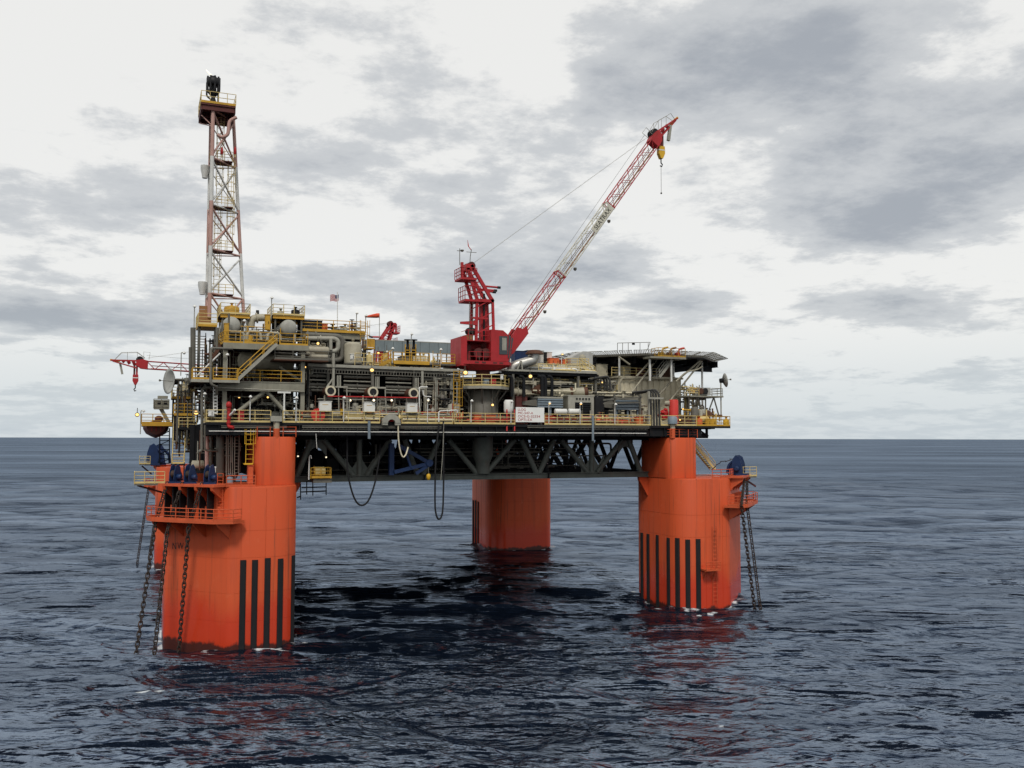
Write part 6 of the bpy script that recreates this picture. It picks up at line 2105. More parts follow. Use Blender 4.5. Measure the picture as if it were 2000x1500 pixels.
# steel under the right end
t = thing('underdeck_frame', 'dark bracket frame under the right end of the deck', 'steel structure', at(1370, 856, 7))
MB().box(*pbox(1322, 846, 1383, 856, 7, .3)).build('girder', 'dark_steel', t)
MB().box(*pbox(1380, 832, 1383, 856, 7, .3)).build('post', 'dark_steel', t)
MB().box(*pbox(1345, 836, 1388, 838.5, 7, .3)).build('rail', 'dark_steel', t)
MB().bar(at(1355, 833, 7), at(1383, 852, 7), .2, .2).build('brace', 'dark_steel', t)
stairs('yellow stairs from the deck down to the right-hand column top', at(1397, 917, 12), at(1356, 868, 12), 1.1, 'pale_yellow', 'pale_yellow', side=(0, 1, 0), tread='steel')

# ------------------------------------------------------------------ outboard left: lifeboat station and stairs
YL = 20
zl = za(300, 827, YL)
t = thing('lifeboat_station', 'yellow edged lifeboat station projecting left of the deck', 'platform', at(300, 827, YL))
x0, x1 = X(277, YL), X(372, YL)
for (y0, y1) in ((YL, YL + 1.2), (YL + 8.3, YL + 9.5)):
    MB().box(x0, x1, y0, y1, zl - .3, zl - .02).build('floor', 'dark_steel', t)
MB().box(x0, x1, YL - .05, YL, zl - .3, zl + .1).build('edge_strip', 'yellow', t)
MB().box(x0 + 3.1, x1, YL + 1.3, YL + 8.2, zl - .28, zl - .04).build('floor', 'dark_steel', t)
MB().box(x0, x0 + .2, YL + 1.3, YL + 8.2, zl - .28, zl - .04).build('side_beam', 'dark_steel', t)
handrail('yellow handrail of the lifeboat station', [V((x0, YL + 4, zl)), V((x0, YL, zl)), V((x1 - .5, YL, zl))], 'yellow', 1.1, step=1.1)
# boat seen from astern
t = thing('lifeboat', 'enclosed brown-red lifeboat hanging under its station', 'lifeboat', (X(302, YL + 4), YL + 4.5, zl - 1.6))
secs = []
cxb = x0 + 1.65
for k, (y, w_, d_) in enumerate(((1.4, 1.05, .9), (2.2, 1.42, 1.15), (4.5, 1.5, 1.25), (6.8, 1.35, 1.2), (8.0, .75, .8), (8.5, .15, .2))):
    s = []
    for (u, v) in ((-1, .0), (-.97, -.25), (-.75, -.65), (-.35, -.9), (0, -1.05), (.35, -.9), (.75, -.65), (.97, -.25), (1, .0), (.92, .32), (.7, .72), (.3, .92), (0, .95), (-.3, .92), (-.7, .72), (-.92, .32)):
        s.append(V((cxb + u * w_, YL + y, zl - .3 + v * d_ * (1.1 if v < 0 else .55))))
    secs.append(s)
MB().loft(secs).build('hull', 'lifeboat_red', t)
MB().loft([[V((cxb + u * 1.53, y, zl - .22 + v)) for u, v in ((-1, -.07), (1, -.07), (1, .07), (-1, .07))] for y in (YL + 2.2, YL + 6.6)], True, False).build('gunwale', 'brown_red', t)
MB().sphere((cxb + .3, YL + 3, zl + .6), .5, 12, 8, 1, 1.2, .8).build('conning_dome', 'brown_red', t)
MB().box(cxb - .5, cxb + .5, YL + 1.34, YL + 1.45, zl - .1, zl + .4).build('stern_hatch', 'brown_red', t)
for s_ in (-.5, 0, .5):
    MB().box(cxb + s_ - .05, cxb + s_ + .05, YL + 1.2, YL + 1.3, zl - .9, zl - .1).build('fender', 'red', t)
t = thing('boat_davit', 'pale beige davit with winch above the lifeboat', 'davit', at(322, 810, YL + 3))
MB().loft([[at(px, py, YL + 2.5 + d) for px, py in ((325, 824), (333, 824), (318, 797), (309, 797))] for d in (0, .4)], True, False).build('arm', 'beam', t)
MB().box(*pbox(301, 781, 330, 799, YL + 2.2, 1.6)).build('winch_house', 'beam', t)
for px in (311, 323):
    MB().box(*pbox(px - 3.5, 783.5, px + 3.5, 790, YL + 2.15, .04)).build('opening', 'dark_steel', t)
MB().box(*pbox(308, 773, 328, 778, YL + 2.6, 1.2)).build('drum_cover', 'beam', t)
handrail('pale handrail round the davit winch', [at(300, 797, YL + 2), at(330, 798, YL + 2)], 'beam', 1.1, toe=False, step=.9)
for i, (px, py, YY) in enumerate(((274, 802, YL), (353, 688, 12))):
    lamp_post(('short grey lamp post at the outer corner of the lifeboat station', 'grey lamp post behind the wire dish')[i], at(px, py + 46, YY), 46 * mpp(px, YY), None, arm=(.3, 0, 0))
floodlight('lit yellow floodlight at the outer corner of the lifeboat station', at(268, 810, YL - .2), 'lamp_warm', .35)
floodlight('bright orange floodlight at the left end of the deck', at(383, 806, 9), 'lamp_warm', .45)
# side landings between lifeboat station and module
for i, (px0, px1, py, Y) in enumerate(((336, 372, 775, 15), (340, 380, 808, 13), (350, 385, 835, 12))):
    zz = za((px0 + px1) / 2, py, Y)
    t = thing('side_landing', '%s open landing outboard of the process module' % ('upper', 'middle', 'lower')[i], 'platform', at((px0 + px1) / 2, py, Y))
    MB().box(X(px0, Y), X(px1, Y), Y, Y + 5, zz - .2, zz).build('floor', 'dark_steel', t)
    MB().box(X(px0, Y), X(px1, Y), Y - .03, Y, zz - .22, zz + .06).build('edge_strip', ('yellow', 'yellow', 'dark_steel')[i], t)
    handrail('yellow handrail of the %s landing outboard of the module' % ('upper', 'middle', 'lower')[i], [V((X(px0, Y), Y + 4, zz)), V((X(px0, Y), Y, zz)), V((X(px1, Y), Y, zz))], ('pale_yellow', 'yellow', 'pale_yellow')[i], 1.1, toe=False, step=1.0)
    for px in (px0 + 2, px1 - 2):
        MB().box(X(px, Y) - .1, X(px, Y) + .1, Y + .2, Y + .4, zz - 3, zz - .21).build('post', 'dark_steel', t)
cabinet('grey box on the middle outboard landing', X(346, 14), X(356, 14), 14, 15, za(350, 808, 13), za(350, 796, 13), 'beam', legs=.05)
cabinet('cream locker on the upper outboard landing', X(352, 16), X(366, 16), 16, 17, za(360, 775, 15), za(360, 750, 15), 'cream', legs=.05)
stairs('pale yellow stairs running down past the lifeboat station', V((X(339, 11), 11, za(350, 905, 11))), V((X(340, 15.5), 15.5, za(350, 826, 15.5))), 1.25, 'pale_yellow', 'pale_yellow', side=(1, 0, 0), tread='rust', rise=.33)
t = thing('stair_landing', 'small landing at the foot of the outboard stairs', 'platform', at(350, 906, 11))
zz = za(350, 905, 11)
MB().box(X(336, 11), X(363, 11), 9.5, 11, zz - .15, zz).build('floor', 'dark_steel', t)
for x in (X(338, 11), X(361, 11)):
    MB().box(x - .06, x + .06, 9.6, 9.75, ZT + .3, zz - .16).build('post', 'dark_steel', t)
handrail('pale yellow handrail at the foot of the outboard stairs', [V((X(338, 9.6), 9.6, zz)), V((X(361, 9.6), 9.6, zz))], 'pale_yellow', 1.1)
t = thing('escape_tower', 'dark slim lattice tower under the lifeboat station', 'lattice tower', at(322, 890, 24))
for px in (312, 331):
    for y in (24, 26):
        MB().tube(at(px, 905, y), at(px, 836, y), .07, 6).build('leg', 'dark_steel', t)
for k in range(8):
    py = 905 - k * 9
    MB().tube(at(312, py, 24), at(331, py - (0 if k % 2 else 9), 24), .05, 5).build('rung', 'dark_steel', t)
    MB().tube(at(312, py, 24), at(331, py, 24), .05, 5).build('rung', 'dark_steel', t)

# ------------------------------------------------------------------ winches, chains and fittings of the columns


def winch(label, p, out, side, s=1.0):
    """chain jack: two cheek plates, a chain wheel and a motor"""
    p, o_, sd = V(p), V(out).normalized(), V(side).normalized()
    t = thing('chain_winch', label, 'winch', p)
    prof = [(-.55, 0), (.5, 0), (.62, .5), (.55, 1.4), (.3, 2.2), (-.15, 2.45), (-.5, 2.0), (-.65, .9)]
    for k in (-.42, .34):
        MB().loft([[p + o_ * (a * s) + V((0, 0, b * s)) + sd * (k * s + d) for a, b in prof] for d in (0, .1 * s)], True, False).build('cheek_plate', 'blue', t)
    MB().lathe([(.5 * s, -.3 * s), (.5 * s, -.22 * s), (.36 * s, -.1 * s), (.36 * s, .1 * s), (.5 * s, .22 * s), (.5 * s, .3 * s)], p + V((0, 0, 1.15 * s)), sd, 14).build('chain_wheel', 'chain_steel', t)
    MB().lathe([(.3 * s, .45 * s), (.34 * s, .5 * s), (.34 * s, 1.0 * s), (.2 * s, 1.1 * s)], p + V((0, 0, .8 * s)), sd, 12).build('motor', 'blue', t)
    MB().box(p.x - .8 * s, p.x + .8 * s, p.y - .8 * s, p.y + .8 * s, p.z - .02, p.z + .2 * s).build('base', 'blue', t)
    MB().path([p - o_ * .2 * s + V((0, 0, 2.0 * s)), p - o_ * 1.1 * s + V((0, 0, 1.2 * s)), p - o_ * 1.25 * s + V((0, 0, .2))], .16 * s, 8, .4).build('tail_guide', 'blue', t)
    return t


CH = {}


def chain(label, top, bottom, pitch=.47, group=None):
    a, b = V(top), V(bottom)
    d = (b - a)
    L = d.length
    d.normalize()
    if 'm' not in CH:
        mb = MB()
        n, rl, rw, th = 10, .40, .19, .062
        pts = []
        for k in range(n):
            q = 2 * math.pi * k / n
            zz_ = math.sin(q)
            pts.append(V((rw * math.cos(q), 0, .16 * (1 if zz_ > 1e-6 else (-1 if zz_ < -1e-6 else 0)) + rw * zz_)))
        rings = []
        for k in range(n):
            tg = (pts[(k + 1) % n] - pts[k - 1]).normalized()
            nn = tg.cross(V((0, 1, 0))).normalized()
            rings.append([pts[k] + (nn * math.cos(2 * math.pi * j / 4 + .785) + V((0, 1, 0)) * math.sin(2 * math.pi * j / 4 + .785)) * th for j in range(4)])
        rings.append(rings[0])
        mb.loft(rings, False, True)
        me = bpy.data.meshes.new('link')
        me.from_pydata(mb.v, [], mb.f)
        me.polygons.foreach_set('use_smooth', mb.sm)
        me.materials.append(MATS['chain_steel'])
        CH['m'] = me
    t = thing('mooring_chain', label, 'chain', a, group)
    n = int(L / pitch)
    q0 = d.to_track_quat('Z', 'Y')
    for k in range(n + 1):
        p = a + d * (k * pitch)
        o = put('link', CH['m'], p, t)
        o.rotation_euler = (q0.to_matrix().to_4x4() @ Matrix.Rotation(R(45 + 90 * (k % 2)), 4, 'Z')).to_euler()
    return t


nL2 = (LPL(.5, 1, 0) - LPL(.5, 0, 0)).normalized()
sdL = (LPL(1, 0, 0) - LPL(0, 0, 0)).normalized()
for (s, nm, ps) in ((.13, 'outermost', ((303, 1024), (266, 1276))), (.36, 'middle', ((327, 1035), (301, 1280))), (.66, 'innermost', ((368, 1035), (350, 1262)))):
    p0 = hit(ps[0][0], ps[0][1], LPL(.5, 1.95, 0), nL2)
    p1 = atz(ps[1][0], ps[1][1], 0)
    d = (p1 - p0)
    chain('%s of the three anchor chains of the lettered column' % nm, p0 - d * ((ZWD - .4 - p0.z) / -d.z) if False else p0 + V((0, 0, 0)), p1 + d * .12)
    chain('short upper run of the %s chain of the lettered column' % nm, LPL(s + .02, 1.3, ZWD + .1), p0)
    winch('blue chain winch over the %s chain of the lettered column' % nm, LPL(s + .03, .25, ZWD + .26), nL2, sdL, .8)
    MB().box(*[0] * 0) if False else None
    fp = LPL(s + .02, .95, ZWK + .3)
    t = thing('chain_fairlead', 'dark guide trough for the %s chain of the lettered column' % nm, 'fairlead', fp)
    MB().bar(LPL(s - .04, .5, ZWK + .3), LPL(s - .04, .5, ZWD - .1), .12, .9, nL2).build('guide_plate', 'black', t)
    MB().bar(LPL(s + .08, .5, ZWK + .3), LPL(s + .08, .5, ZWD - .1), .12, .9, nL2).build('guide_plate', 'black', t)
nR2 = (LPR(.5, 1, 0) - LPR(.5, 0, 0)).normalized()
sdR = (LPR(1, 0, 0) - LPR(0, 0, 0)).normalized()
for (s, nm, ps) in ((.30, 'outer', ((1459, 985), (1485, 1188))), (.52, 'inner', ((1448, 986), (1474, 1190)))):
    p0 = hit(ps[0][0], ps[0][1], LPR(.5, 1.95, 0), nR2)
    p1 = atz(ps[1][0], ps[1][1], 0)
    chain('%s of the two anchor chains of the right-hand column' % nm, p0, p1 + (p1 - p0) * .12)
    chain('short upper run of the %s chain of the right-hand column' % nm, LPR(s, 1.3, ZWD + .1), p0)
    winch('blue chain winch over the %s chain of the right-hand column' % nm, LPR(s, .4, ZWD + .26), nR2, sdR, 1.05)
for i, (s, ps) in enumerate(((.3, ((290, 955), (268, 1100))), (.6, ((300, 1030), (290, 1096))))):
    p1 = atz(ps[1][0], ps[1][1], 0)
    p0 = hit(ps[0][0], ps[0][1], p1, (0, 1, 0))
    chain('far anchor chain seen left of the lettered column, %s one' % ('longer', 'shorter')[i], p0, p1 + (p1 - p0) * .1)
nB = (LPBL(.5, 1, 0) - LPBL(.5, 0, 0)).normalized()
sB = (LPBL(1, 0, 0) - LPBL(0, 0, 0)).normalized()
winch('blue chain winch on the far half-hidden column, left one', LPBL(.1, .3, ZWD + .26), (-1, 0, 0), (0, 1, 0), 1.5)
winch('blue chain winch on the far half-hidden column, right one', LPBL(-.25, -1.2, ZWD + .26), (-1, 0, 0), (0, 1, 0), 1.5)
# tail chain draped over the right-hand winches
pts = [at(1394, 914, 7), at(1403, 906, 6.6), at(1412, 901, 6.2), at(1422, 900, 5.8), at(1431, 897, 5.4), at(1440, 898, 5), at(1446, 905, 4.6), at(1449, 918, 4.3)]
t = thing('tail_chain', 'rusty tail chain draped over the blue winches of the right-hand column', 'chain', pts[0])
for a, b in zip(pts, pts[1:]):
    n = max(1, int((b - a).length / .5))
    for k in range(n):
        o = put('link', CH['m'], a.lerp(b, k / n), t)
        o.rotation_euler = ((b - a).to_track_quat('Z', 'Y').to_matrix().to_4x4() @ Matrix.Rotation(R(90 * (k % 2)), 4, 'Z')).to_euler()
# rails of the column tops
handrail('orange handrail along the top of the lettered column', [V((*WL(.9, HALF - .3), ZT + .02)), V((*WL(-1.9, HALF - .3), ZT + .02))], 'orange_paint', 1.1, r=.05)
handrail('orange handrail along the top of the right-hand column', [V((*WR(-1.8, HALF - .3), ZT + .02)), V((*WR(.8, HALF - .3), ZT + .02)), V((*WR(2.6, HALF - 2.2), ZT + .02))], 'orange_paint', 1.1, r=.05)
ladder('orange ladder from the lettered column top to its chain walkway', hit(429, 1000, LPL(.5, .35, 0), nL2), za(429, 940, .3) - za(429, 1000, .3) + .8, side=tuple(sdL), out=tuple(nL2), w=.7, m='orange_paint', cage=False)
ladder('long orange ladder on the right-hand column', hit(1397, 1180, (0, .12, 0), (0, 1, 0)), 9.5, w=.6, m='orange_paint', cage=False, step=.5)
t = thing('boat_landing_shelf', 'small orange shelf on the side of the right-hand column', 'platform', at(1386, 1115, -.2))
MB().box(X(1374, -.6), X(1402, -.6), -.9, .28, za(1388, 1115, -.6), za(1388, 1112, -.6)).build('floor', 'orange_paint', t)
for px in (1378, 1396):
    MB().bar(at(px, 1116, -.7), V((X(px, -.6), .28, za(px, 1130, .3))), .1, .1).build('strut', 'orange_paint', t)
handrail('orange handrail of the small shelf on the right-hand column', [V((X(1374, -.6), -.85, za(1388, 1112, -.6))), V((X(1402, -.6), -.85, za(1388, 1112, -.6)))], 'orange_paint', .9, toe=False, step=.8)
# yellow inspection platforms beside the winches
for (px0, px1, py, Y, nm, m) in ((266, 325, 944, 7.5, 'left of the winches of the lettered column', 'pale_yellow'), (275, 296, 906, 60, 'on the far half-hidden column', 'pale_yellow'), (1450, 1476, 930, 3.5, 'beside the blue winches of the right-hand column', 'pale_yellow')):
    zz = za((px0 + px1) / 2, py, Y)
    t = thing('inspection_platform', 'grey inspection platform ' + nm, 'platform', at((px0 + px1) / 2, py, Y))
    MB().box(X(px0, Y), X(px1, Y), Y, Y + 2.2, zz - .2, zz).build('floor', 'steel', t)
    MB().bar(at(px0 + 2, py + 4, Y + 1), at(px1, py + 20, Y + 1.5), .15, .2).build('knee_brace', 'brown_red', t)
    handrail('pale yellow handrail of the inspection platform ' + nm, [V((X(px0, Y), Y + 2.1, zz)), V((X(px0, Y), Y, zz)), V((X(px1, Y), Y, zz))], m, 1.2, step=1.0)
# between lettered column and deck: risers
for i, (px, r, m, Y) in enumerate(((404, .2, 'pink', 7.5), (413, .16, 'steel', 8.5), (421, .14, 'dark_steel', 8.5), (430, .42, 'steel', 7), (411, .3, 'steel', 9.5))):
    pipe('%s riser standing between the deck and the lettered column' % ('pinkish', 'slim grey', 'slim dark', 'thick grey', 'broad grey')[i], [at(px, 852, Y), at(px, 930, Y)], r, m, 0, [(0, .3)])
for i in range(5):
    pipe('thin grey tube in the row beside the yellow ladder, %s from the left' % ORD[i], [at(442 + i * 4, 848, 6.5), at(442 + i * 4, 930, 6.5)], .05, 'light_steel', 0, group='thin tubes above the lettered column')
ladder('grey ladder beside the row of thin tubes', (X(464.5, 6.2), 6.2, za(464, 930, 6.2)), za(464, 848, 6.2) - za(464, 930, 6.2), w=.45, m='light_steel', cage=False)
ladder('bright yellow caged ladder beside the trunk of the lettered column', (X(489, 3.6), 3.6, za(489, 906, 3.6)), za(489, 838, 3.6) - za(489, 906, 3.6), w=.75, m='yellow_paint', step=.5)
t = thing('ladder_landing', 'yellow landing grid under the yellow caged ladder', 'platform', at(488, 907, 3.4))
MB().box(*pbox(477, 905, 494, 907.5, 3.2, 1)).build('grid', 'yellow_paint', t)
cabinet('white machine on the lettered column top', X(408, 3.2), X(424, 3.2), 3.2, 4.2, ZT + .05, za(415, 913, 3.2), 'white', legs=.2, doors=2)
tank('small pale green drum behind the rail on the lettered column', V((X(451, 2.5), 2.5, ZT + .05)), .9, .35, 'blue_grey')
cabinet('orange box against the trunk of the lettered column', X(487, 3.0), X(497, 3.0), 3.0, 4.2, ZT + .05, ZT + 2.0, 'orange_paint', legs=.05, handle=False)
MBB = thing('shade_backdrop', 'added dark backdrop standing in for the shade above the lettered column', 'wall', (1, 11, ZT))
MB().box(X(372, 11), X(500, 11), 11, 11.2, ZC + .42, ZDECK - .2).build('backdrop_sheet', 'dark_steel', MBB)  # dark sheet put in to give the deep shade behind the risers
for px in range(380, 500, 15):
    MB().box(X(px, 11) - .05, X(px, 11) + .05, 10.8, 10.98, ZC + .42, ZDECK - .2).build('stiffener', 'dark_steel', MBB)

# ------------------------------------------------------------------ things hung in the truss
zb = za(626, 934, 6)
t = thing('winch_basket', 'yellow winch basket hung on the truss near the lettered column', 'winch', at(626, 936, 6))
MB().box(*pbox(609, 930, 648, 934, 6, 2)).build('floor', 'yellow', t)
MB().box(*pbox(612, 935, 648, 943, 6.2, 1.6)).build('skirt', 'steel', t)
MB().lathe([(.5, -.6), (.55, -.5), (.55, .5), (.5, .6)], at(624, 921, 6.8), (1, 0, 0), 16).build('drum', 'pale_yellow', t)
MB().lathe([(.62, -.06), (.62, .06)], at(613, 921, 6.8), (1, 0, 0), 16).build('drum_flange', 'yellow', t)
MB().path([at(603, 937, 5.9), at(604, 892, 5.9), at(608, 889, 5.9), at(608, 896, 5.9)], .07, 6, .3).build('lamp_arm', 'white', t)
handrail('yellow handrail of the winch basket', [V((X(609, 6), 6.0, zb)), V((X(648, 6), 6.0, zb)), V((X(648, 6), 7.9, zb))], 'yellow', 1.15, toe=False, step=.9)
t = thing('scaffold', 'dark tube scaffold hung under the truss beside the lettered column', 'scaffold', at(612, 960, 8))
for (px, y0, y1) in ((587, 945, 976), (599, 940, 966), (611, 940, 968), (637, 940, 967)):
    MB().tube(at(px, y0, 8), at(px, y1, 8), .06, 6).build('standard', 'dark_steel', t)
for (a, b) in (((589, 952), (637, 951)), ((580, 972), (588, 969))):
    MB().bar(at(*a, 8), at(*b, 8), .1, .14).build('ledger', 'dark_steel', t)
MB().bar(at(588, 961, 8.2), at(637, 959, 8.2), .8, .1).build('plank', 'dark_steel', t)
# blue knuckle crane
t = thing('knuckle_crane', 'blue folding hose crane hung in the middle of the truss', 'crane', at(766, 928, 6.5))
MB().box(*pbox(761, 866, 770, 928, 6.5, .6)).build('post', 'blue', t)
MB().bar(at(778, 870, 6.2), at(836, 903, 6.2), .35, .42).build('main_boom', 'blue', t)
MB().bar(at(770, 922, 6.2), at(838, 905, 6.2), .35, .4).build('jib', 'blue', t)
MB().tube(at(789, 873, 6.1), at(803, 914, 6.1), .16, 8).build('cylinder', 'blue', t)
MB().bar(at(812, 925, 6.2), at(838, 908, 6.2), .25, .35).build('link', 'blue', t)
MB().lathe([(.42, -.3), (.42, .3)], at(838, 904, 6.2), (0, 1, 0), 14).build('knuckle', 'blue', t)
hk = MB().lathe([(.08, 0), (.25, -.15), (.25, -.5), (.1, -.75)], at(837, 925, 6.0), n=10).build('hook_block', 'yellow_paint', t)
MB().path([at(837, 913, 6.0), at(837, 925, 6.0)], .05, 5).build('hook_rope', 'steel', t)
# lower deck machines seen through the truss
rg = random.Random(21)
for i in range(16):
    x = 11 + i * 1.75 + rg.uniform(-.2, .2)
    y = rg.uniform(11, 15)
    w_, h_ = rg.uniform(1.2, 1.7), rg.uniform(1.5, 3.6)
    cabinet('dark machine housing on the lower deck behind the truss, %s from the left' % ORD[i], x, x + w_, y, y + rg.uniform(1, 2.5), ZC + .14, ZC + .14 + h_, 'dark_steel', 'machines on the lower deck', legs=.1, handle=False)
for i, (px, py) in enumerate(((582, 891), (637, 893))):
    floodlight('small white lamp in the truss, %s of the winch basket' % ('left', 'right')[i], at(px, py, 6.5), 'lamp_white', .17, .4)

# ------------------------------------------------------------------ lamp posts and lamps
LP = [(488, 823, 774, 3.4, None, 'at the railing between the red pipe and the corner column'), (578, 823, 776, 3.4, None, 'right of the pale T bracket'),
      (671, 824, 776, 3.4, None, 'left of the middle control box'), (835, 825, 780, 3.4, 'lamp_white', 'right of the third control box'), (920, 825, 782, 3.4, None, 'below the crane access platform'),
      (998, 826, 783, 3.4, None, 'beside the sign board'), (1072, 828, 786, 3.4, 'lamp_warm', 'over the first raft canister'), (1133, 828, 787, 3.4, 'lamp_warm', 'in front of the generator house'),
      (1201, 829, 789, 3.4, None, 'left of the second cooler'), (443, 739, 692, 4.3, None, 'on the balcony at the stair foot'), (476, 673, 626, 5.6, None, 'between the two domed vessels'),
      (379, 640, 598, 9, None, 'at the left end of the top landing'), (530, 618, 581, 10.5, None, 'on the frame over the middle dome'), (696, 645, 611, 11, None, 'right of the flag on the upper deck'),
      (714, 650, 616, 11, None, 'at the end of the upper deck'), (803, 690, 652, 9, None, 'above the yellow valve stacks'), (860, 715, 682, 8, None, 'left of the crane house'), (766, 710, 680, 8.4, None, 'at the left end of the yellow walkway'),
      (1097, 716, 690, 9.6, 'lamp_warm', 'glowing on the upper deck among the orange skids'), (399, 806, 768, 5, None, 'at the corner outside the module')]
for (px, y0, y1, Y, lit, wh) in LP:
    p = at(px, y0, Y)
    lamp_post('slim pale lamp post ' + wh, p, za(px, y1, Y) - p.z, lit, 'white' if y0 > 700 and px > 480 else 'light_steel', arm=(.0, -.25, 0))
FL = [(374, 699, 8.5, 'lamp_warm', .2, 'on the slim duct at the module corner'), (467, 776, 8, 'lamp_warm', .2, 'under the second level left'), (523, 776, 8, 'lamp_warm', .22, 'under the second level middle'),
      (513, 772, 7, 'white', .3, 'hanging unlit under the second-level beam'), (596, 717, 6.5, 'lamp_warm', .2, 'at the left end of the pipe rack'), (726.5, 723, 6, 'lamp_warm', .38, 'on the pipe rack above the middle exhaust'), (909, 728, 5.5, 'lamp_warm', .46, 'left below the crane house'),
      (1036, 735, 6, 'lamp_warm', .4, 'under the upper deck right of the crane'), (684, 782, 5.4, 'lamp_white', .26, 'under the exhausts, first'), (730, 782, 3.6, 'lamp_white', .26, 'over the middle control box'), (765, 782, 5.4, 'lamp_white', .26, 'under the exhausts, third'),
      (962, 791, 5.0, 'lamp_warm', .28, 'on the crane pedestal'), (937, 708, 6.2, 'lamp_white', .24, 'under the crane house'), (621, 671, 8.5, 'lamp_warm', .28, 'inside the wide pipe loops'), (1334, 799, 9, 'lamp_warm', .22, 'right of the red drum, upper'),
      (1342, 801, 9, 'lamp_warm', .22, 'right of the red drum, outer'), (1328, 820, 4.5, 'lamp_warm', .2, 'right of the red drum, at the railing'), (1176, 747, 8, 'lamp_warm', .18, 'beside the three black hoses'), (739, 690, 9, 'lamp_warm', .26, 'below the yellow balcony'), (756, 687, 9, 'white', .3, 'unlit below the wind wall')]
for (px, py, Y, lit, r, wh) in FL:
    floodlight(('floodlight ' if lit == 'white' else 'lit floodlight ') + wh, at(px, py, Y), lit, r)

# ------------------------------------------------------------------ dense pipework in the shade of the decks
rg = random.Random(5)


PW = {}
TONE = {'steel': 'grey', 'dark_steel': 'black', 'light_steel': 'light grey', 'rust': 'rusty', 'pale_pipe': 'beige', 'yellow': 'yellow', 'pale_yellow': 'pale yellow', 'white': 'white'}


def clutter(zone, x0, x1, y0, y1, z0, z1, nh, nv, nb, mats=('steel', 'dark_steel', 'light_steel', 'rust', 'pale_pipe', 'light_steel', 'pale_pipe')):
    def add(pts, r, m, bend):
        PW.setdefault(m, MB()).path(pts, r, 6, bend, 3)
    for i in range(int(nh * 1.4)):
        z, y = rg.uniform(z0 + .3, z1 - .2), rg.uniform(y0, y1)
        a = rg.uniform(x0, x0 + (x1 - x0) * .6)
        b = min(x1, a + rg.uniform(.25, .7) * (x1 - x0))
        r = rg.choice((.05, .06, .08, .1, .14))
        m = rg.choice(mats)
        if rg.random() < .5:
            add([(a, y, z), (b, y, z), (b, y, z + rg.choice((-1, 1)) * rg.uniform(.5, 1.2))], r, m, r * 3)
        else:
            add([(a, y, z), (b, y, z)], r, m, 0)
        if rg.random() < .6:
            q = V((a, y, z)).lerp(V((b, y, z)), rg.uniform(.2, .8))
            PW.setdefault(m, MB()).tube(q, q + V((.12, 0, 0)), r * 1.8, 7)
            if rg.random() < .5:
                PW.setdefault(m, MB()).lathe([(r * 2.2, -.2), (r * 2.2, .2), (.04, .25), (.04, .6), (.2, .6), (.2, .65)], q + V((.5, 0, 0)), n=7)
    for i in range(nv):
        x, y = rg.uniform(x0, x1), rg.uniform(y0, y1)
        a = rg.uniform(z0, z0 + (z1 - z0) * .4)
        b = rg.uniform(z0 + (z1 - z0) * .6, z1)
        add([(x, y, a), (x, y, b)], rg.choice((.05, .06, .08, .12)), rg.choice(mats), 0)
    spots = sorted((rg.uniform(x0, x1), rg.uniform(y0, y1)) for i in range(nb))
    nk = {}
    for i, (x, y) in enumerate(spots):
        s = rg.uniform(.25, .5)
        m = rg.choice(mats)
        kind = 'pump' if rg.random() < .5 else 'pot'
        k = nk[(kind, m)] = nk.get((kind, m), -1) + 1
        wh = '' if k == 0 and i > nb else ', %s from the left' % ORD[k]
        if kind == 'pump':
            p = V((x, y, z0))
            t = thing('pump', 'small %s pump %s%s' % (TONE[m], zone, wh), 'pump', p, 'pumps ' + zone)
            MB().lathe([(s * .5, -s * 1.5), (s, -s * 1.3), (s, s), (s * .4, s * 1.2)], p + V((0, 0, s + .4)), (1, 0, 0), 10).build('motor', m, t)
            MB().lathe([(s * .9, -.15), (s * .9, .15)], p + V((s * 1.6, 0, s + .4)), (1, 0, 0), 12).build('casing', m, t)
            MB().box(x - s * 1.6, x + s * 1.9, y - s, y + s, z0, z0 + .35).build('bedplate', 'dark_steel', t)
            MB().tube(p + V((s * 1.6, 0, s + .5)), p + V((s * 1.6, 0, s + 1.7)), .09, 7).build('outlet', m, t)
        else:
            tank('small %s pressure pot %s%s' % (TONE[m], zone, wh), (x, y, z0), rg.uniform(1.2, 2.6), s, m, 'pressure pots ' + zone, 'pressure_pot', 10)


zt2 = za(500, 765, YM)
clutter('in the shade under the left module', X(445, 8), X(588, 8), 7.5, 12, ZD, zt2, 30, 34, 8)
clutter('behind the big tank', X(445, 10), X(588, 10), 9.5, 12, z2, z3 - .2, 20, 22, 3)
clutter('around the two domed vessels', X(430, 10), X(600, 10), 9, 16, z3, z3 + 2.6, 26, 26, 8, ('steel', 'light_steel', 'pale_pipe', 'yellow'))
clutter('beside the left module', X(592, 7), X(606, 7), 6.8, 12, ZD, zr, 40, 30, 2)
clutter('below the three exhausts', X(608, 7), X(820, 7), 6.2, 10, ZD, ZD + 3.2, 40, 60, 14)
clutter('left of the big crane', X(822, 7), X(900, 7), 5.8, 11, ZD, zr - .4, 44, 40, 8)
clutter('under the upper deck frame', X(598, 10), X(712, 10), 9.8, 13, zr, zu - .8, 24, 30, 5)
clutter('behind the yellow walkway', X(715, 10), X(900, 10), 9.6, 20, zr, zr + 1.4, 30, 40, 14, ('steel', 'light_steel', 'yellow', 'pale_pipe', 'pale_yellow'))
clutter('behind the crane pedestal', X(895, 11), X(1010, 11), 10.6, 13.5, ZD, zg - .5, 40, 46, 4)
clutter('at the corner of the left module', X(376, 9), X(440, 9), 8.5, 12, ZD, z2 - .3, 26, 30, 0, ('steel', 'dark_steel', 'rust', 'light_steel'))
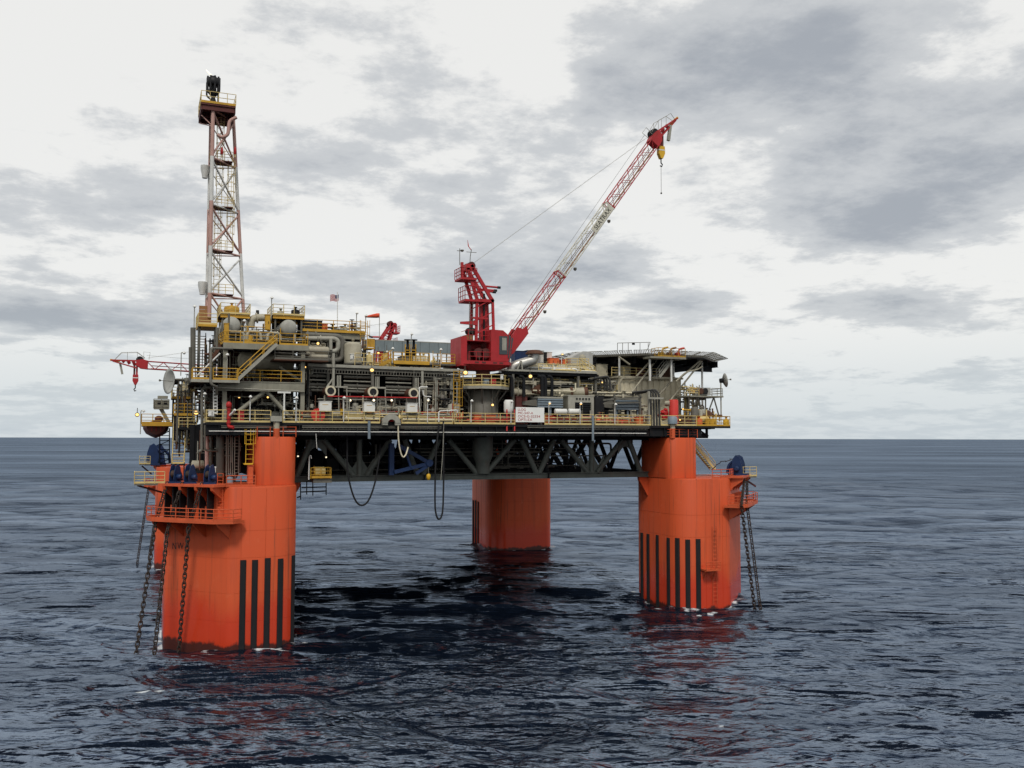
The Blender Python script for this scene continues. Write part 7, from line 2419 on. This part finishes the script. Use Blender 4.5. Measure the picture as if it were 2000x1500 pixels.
clutter('beside the stair tower', X(395, 11), X(434, 11), 10, 13, z2, z3 + 1, 20, 26, 0, ('steel', 'dark_steel', 'rust', 'pale_yellow'))
clutter('behind the coolers', X(1000, 9), X(1205, 9), 8.8, 13.5, ZD, zg - .5, 50, 44, 8)
clutter('before the cream building', X(1205, 9), X(1270, 9), 7.5, 11, ZD, ZD + 3, 12, 12, 5)
clutter('at the right deck end', X(1325, 7), X(1400, 7), 5.5, 9, ZD, ZD + 2.4, 10, 12, 8, ('steel', 'light_steel', 'yellow', 'rust', 'pale_yellow'))
clutter('under the edge of the right upper deck', X(1000, 7.5), X(1205, 7.5), 7.0, 9.5, za(1100, 772, 8), zg - .4, 40, 50, 0, ('light_steel', 'steel', 'pale_pipe', 'hose_dark', 'pale_yellow'))
clutter('on top of the coolers', X(1030, 6), X(1260, 6), 6.2, 8.5, za(1140, 779, 7), za(1140, 762, 7), 34, 20, 0, ('light_steel', 'steel', 'pale_pipe', 'cream'))
clutter('beside the cream building', X(1332, 10), X(1375, 10), 9, 13, ZD, ZB - 1, 24, 26, 0, ('light_steel', 'pale_pipe', 'pale_yellow', 'yellow', 'cream'))
clutter('along the main deck', X(560, 5), X(900, 5), 4.2, 5.8, ZD, ZD + 1.6, 30, 40, 0, ('light_steel', 'steel', 'pale_yellow', 'rust', 'pipe_red', 'orange_box'))
clutter('along the main deck right', X(900, 5), X(1260, 5), 4.2, 5.2, ZD, ZD + 1.2, 26, 40, 0, ('light_steel', 'steel', 'pale_yellow', 'rust', 'pipe_red', 'orange_box'))
clutter('on the upper right deck', X(1000, 9), X(1165, 9), 8.6, 9.8, zg, zg + 1.1, 20, 24, 0, ('cream', 'pale_yellow', 'light_steel', 'white'))
handrail('pale yellow handrail on the upper deck edge right of the silver exhaust', [V((X(1052, 7.2), 7.2, zg)), V((X(1135, 7.2), 7.2, zg))], 'pale_yellow', 1.05, toe=False)
clutter('under the helideck', X(1165, 16), X(1330, 16), 15, 24, ZB, hz - 2, 14, 14, 4)
clutter('on the right upper deck', X(1000, 11), X(1165, 11), 12.6, 18, zg, zg + 1.8, 10, 14, 6, ('steel', 'light_steel', 'white', 'rust'))
clutter('on the outboard landings', X(340, 14), X(385, 14), 12, 20, ZD - 4, z2 + 1, 34, 40, 0, ('steel', 'dark_steel', 'rust', 'pale_yellow'))
clutter('above the lettered column', X(385, 8.5), X(480, 8.5), 8, 10.5, ZC + .42, ZD - .5, 6, 12, 2)
clutter('behind the truss braces', 11, 52, 10, 14, ZC + .2, ZU, 14, 20, 0, ('dark_steel', 'steel'))

# the countless thin lines between the machines, as one mass
vs, fs, sm, mi, ml = [], [], [], [], []
for k, (m, b) in enumerate(PW.items()):
    o_ = len(vs)
    vs += b.v
    fs += [tuple(i + o_ for i in f) for f in b.f]
    sm += b.sm
    mi += [k] * len(b.f)
    ml.append(MATS[m])
me = bpy.data.meshes.new('pipework')
me.from_pydata(vs, [], fs)
me.polygons.foreach_set('use_smooth', sm)
for m in ml:
    me.materials.append(m)
me.polygons.foreach_set('material_index', mi)
o = bpy.data.objects.new('pipework', me)
C.objects.link(o)
o['kind'] = 'stuff'
tag(o, 'dense tangle of thin pipes and valves filling the shaded decks', 'pipework')
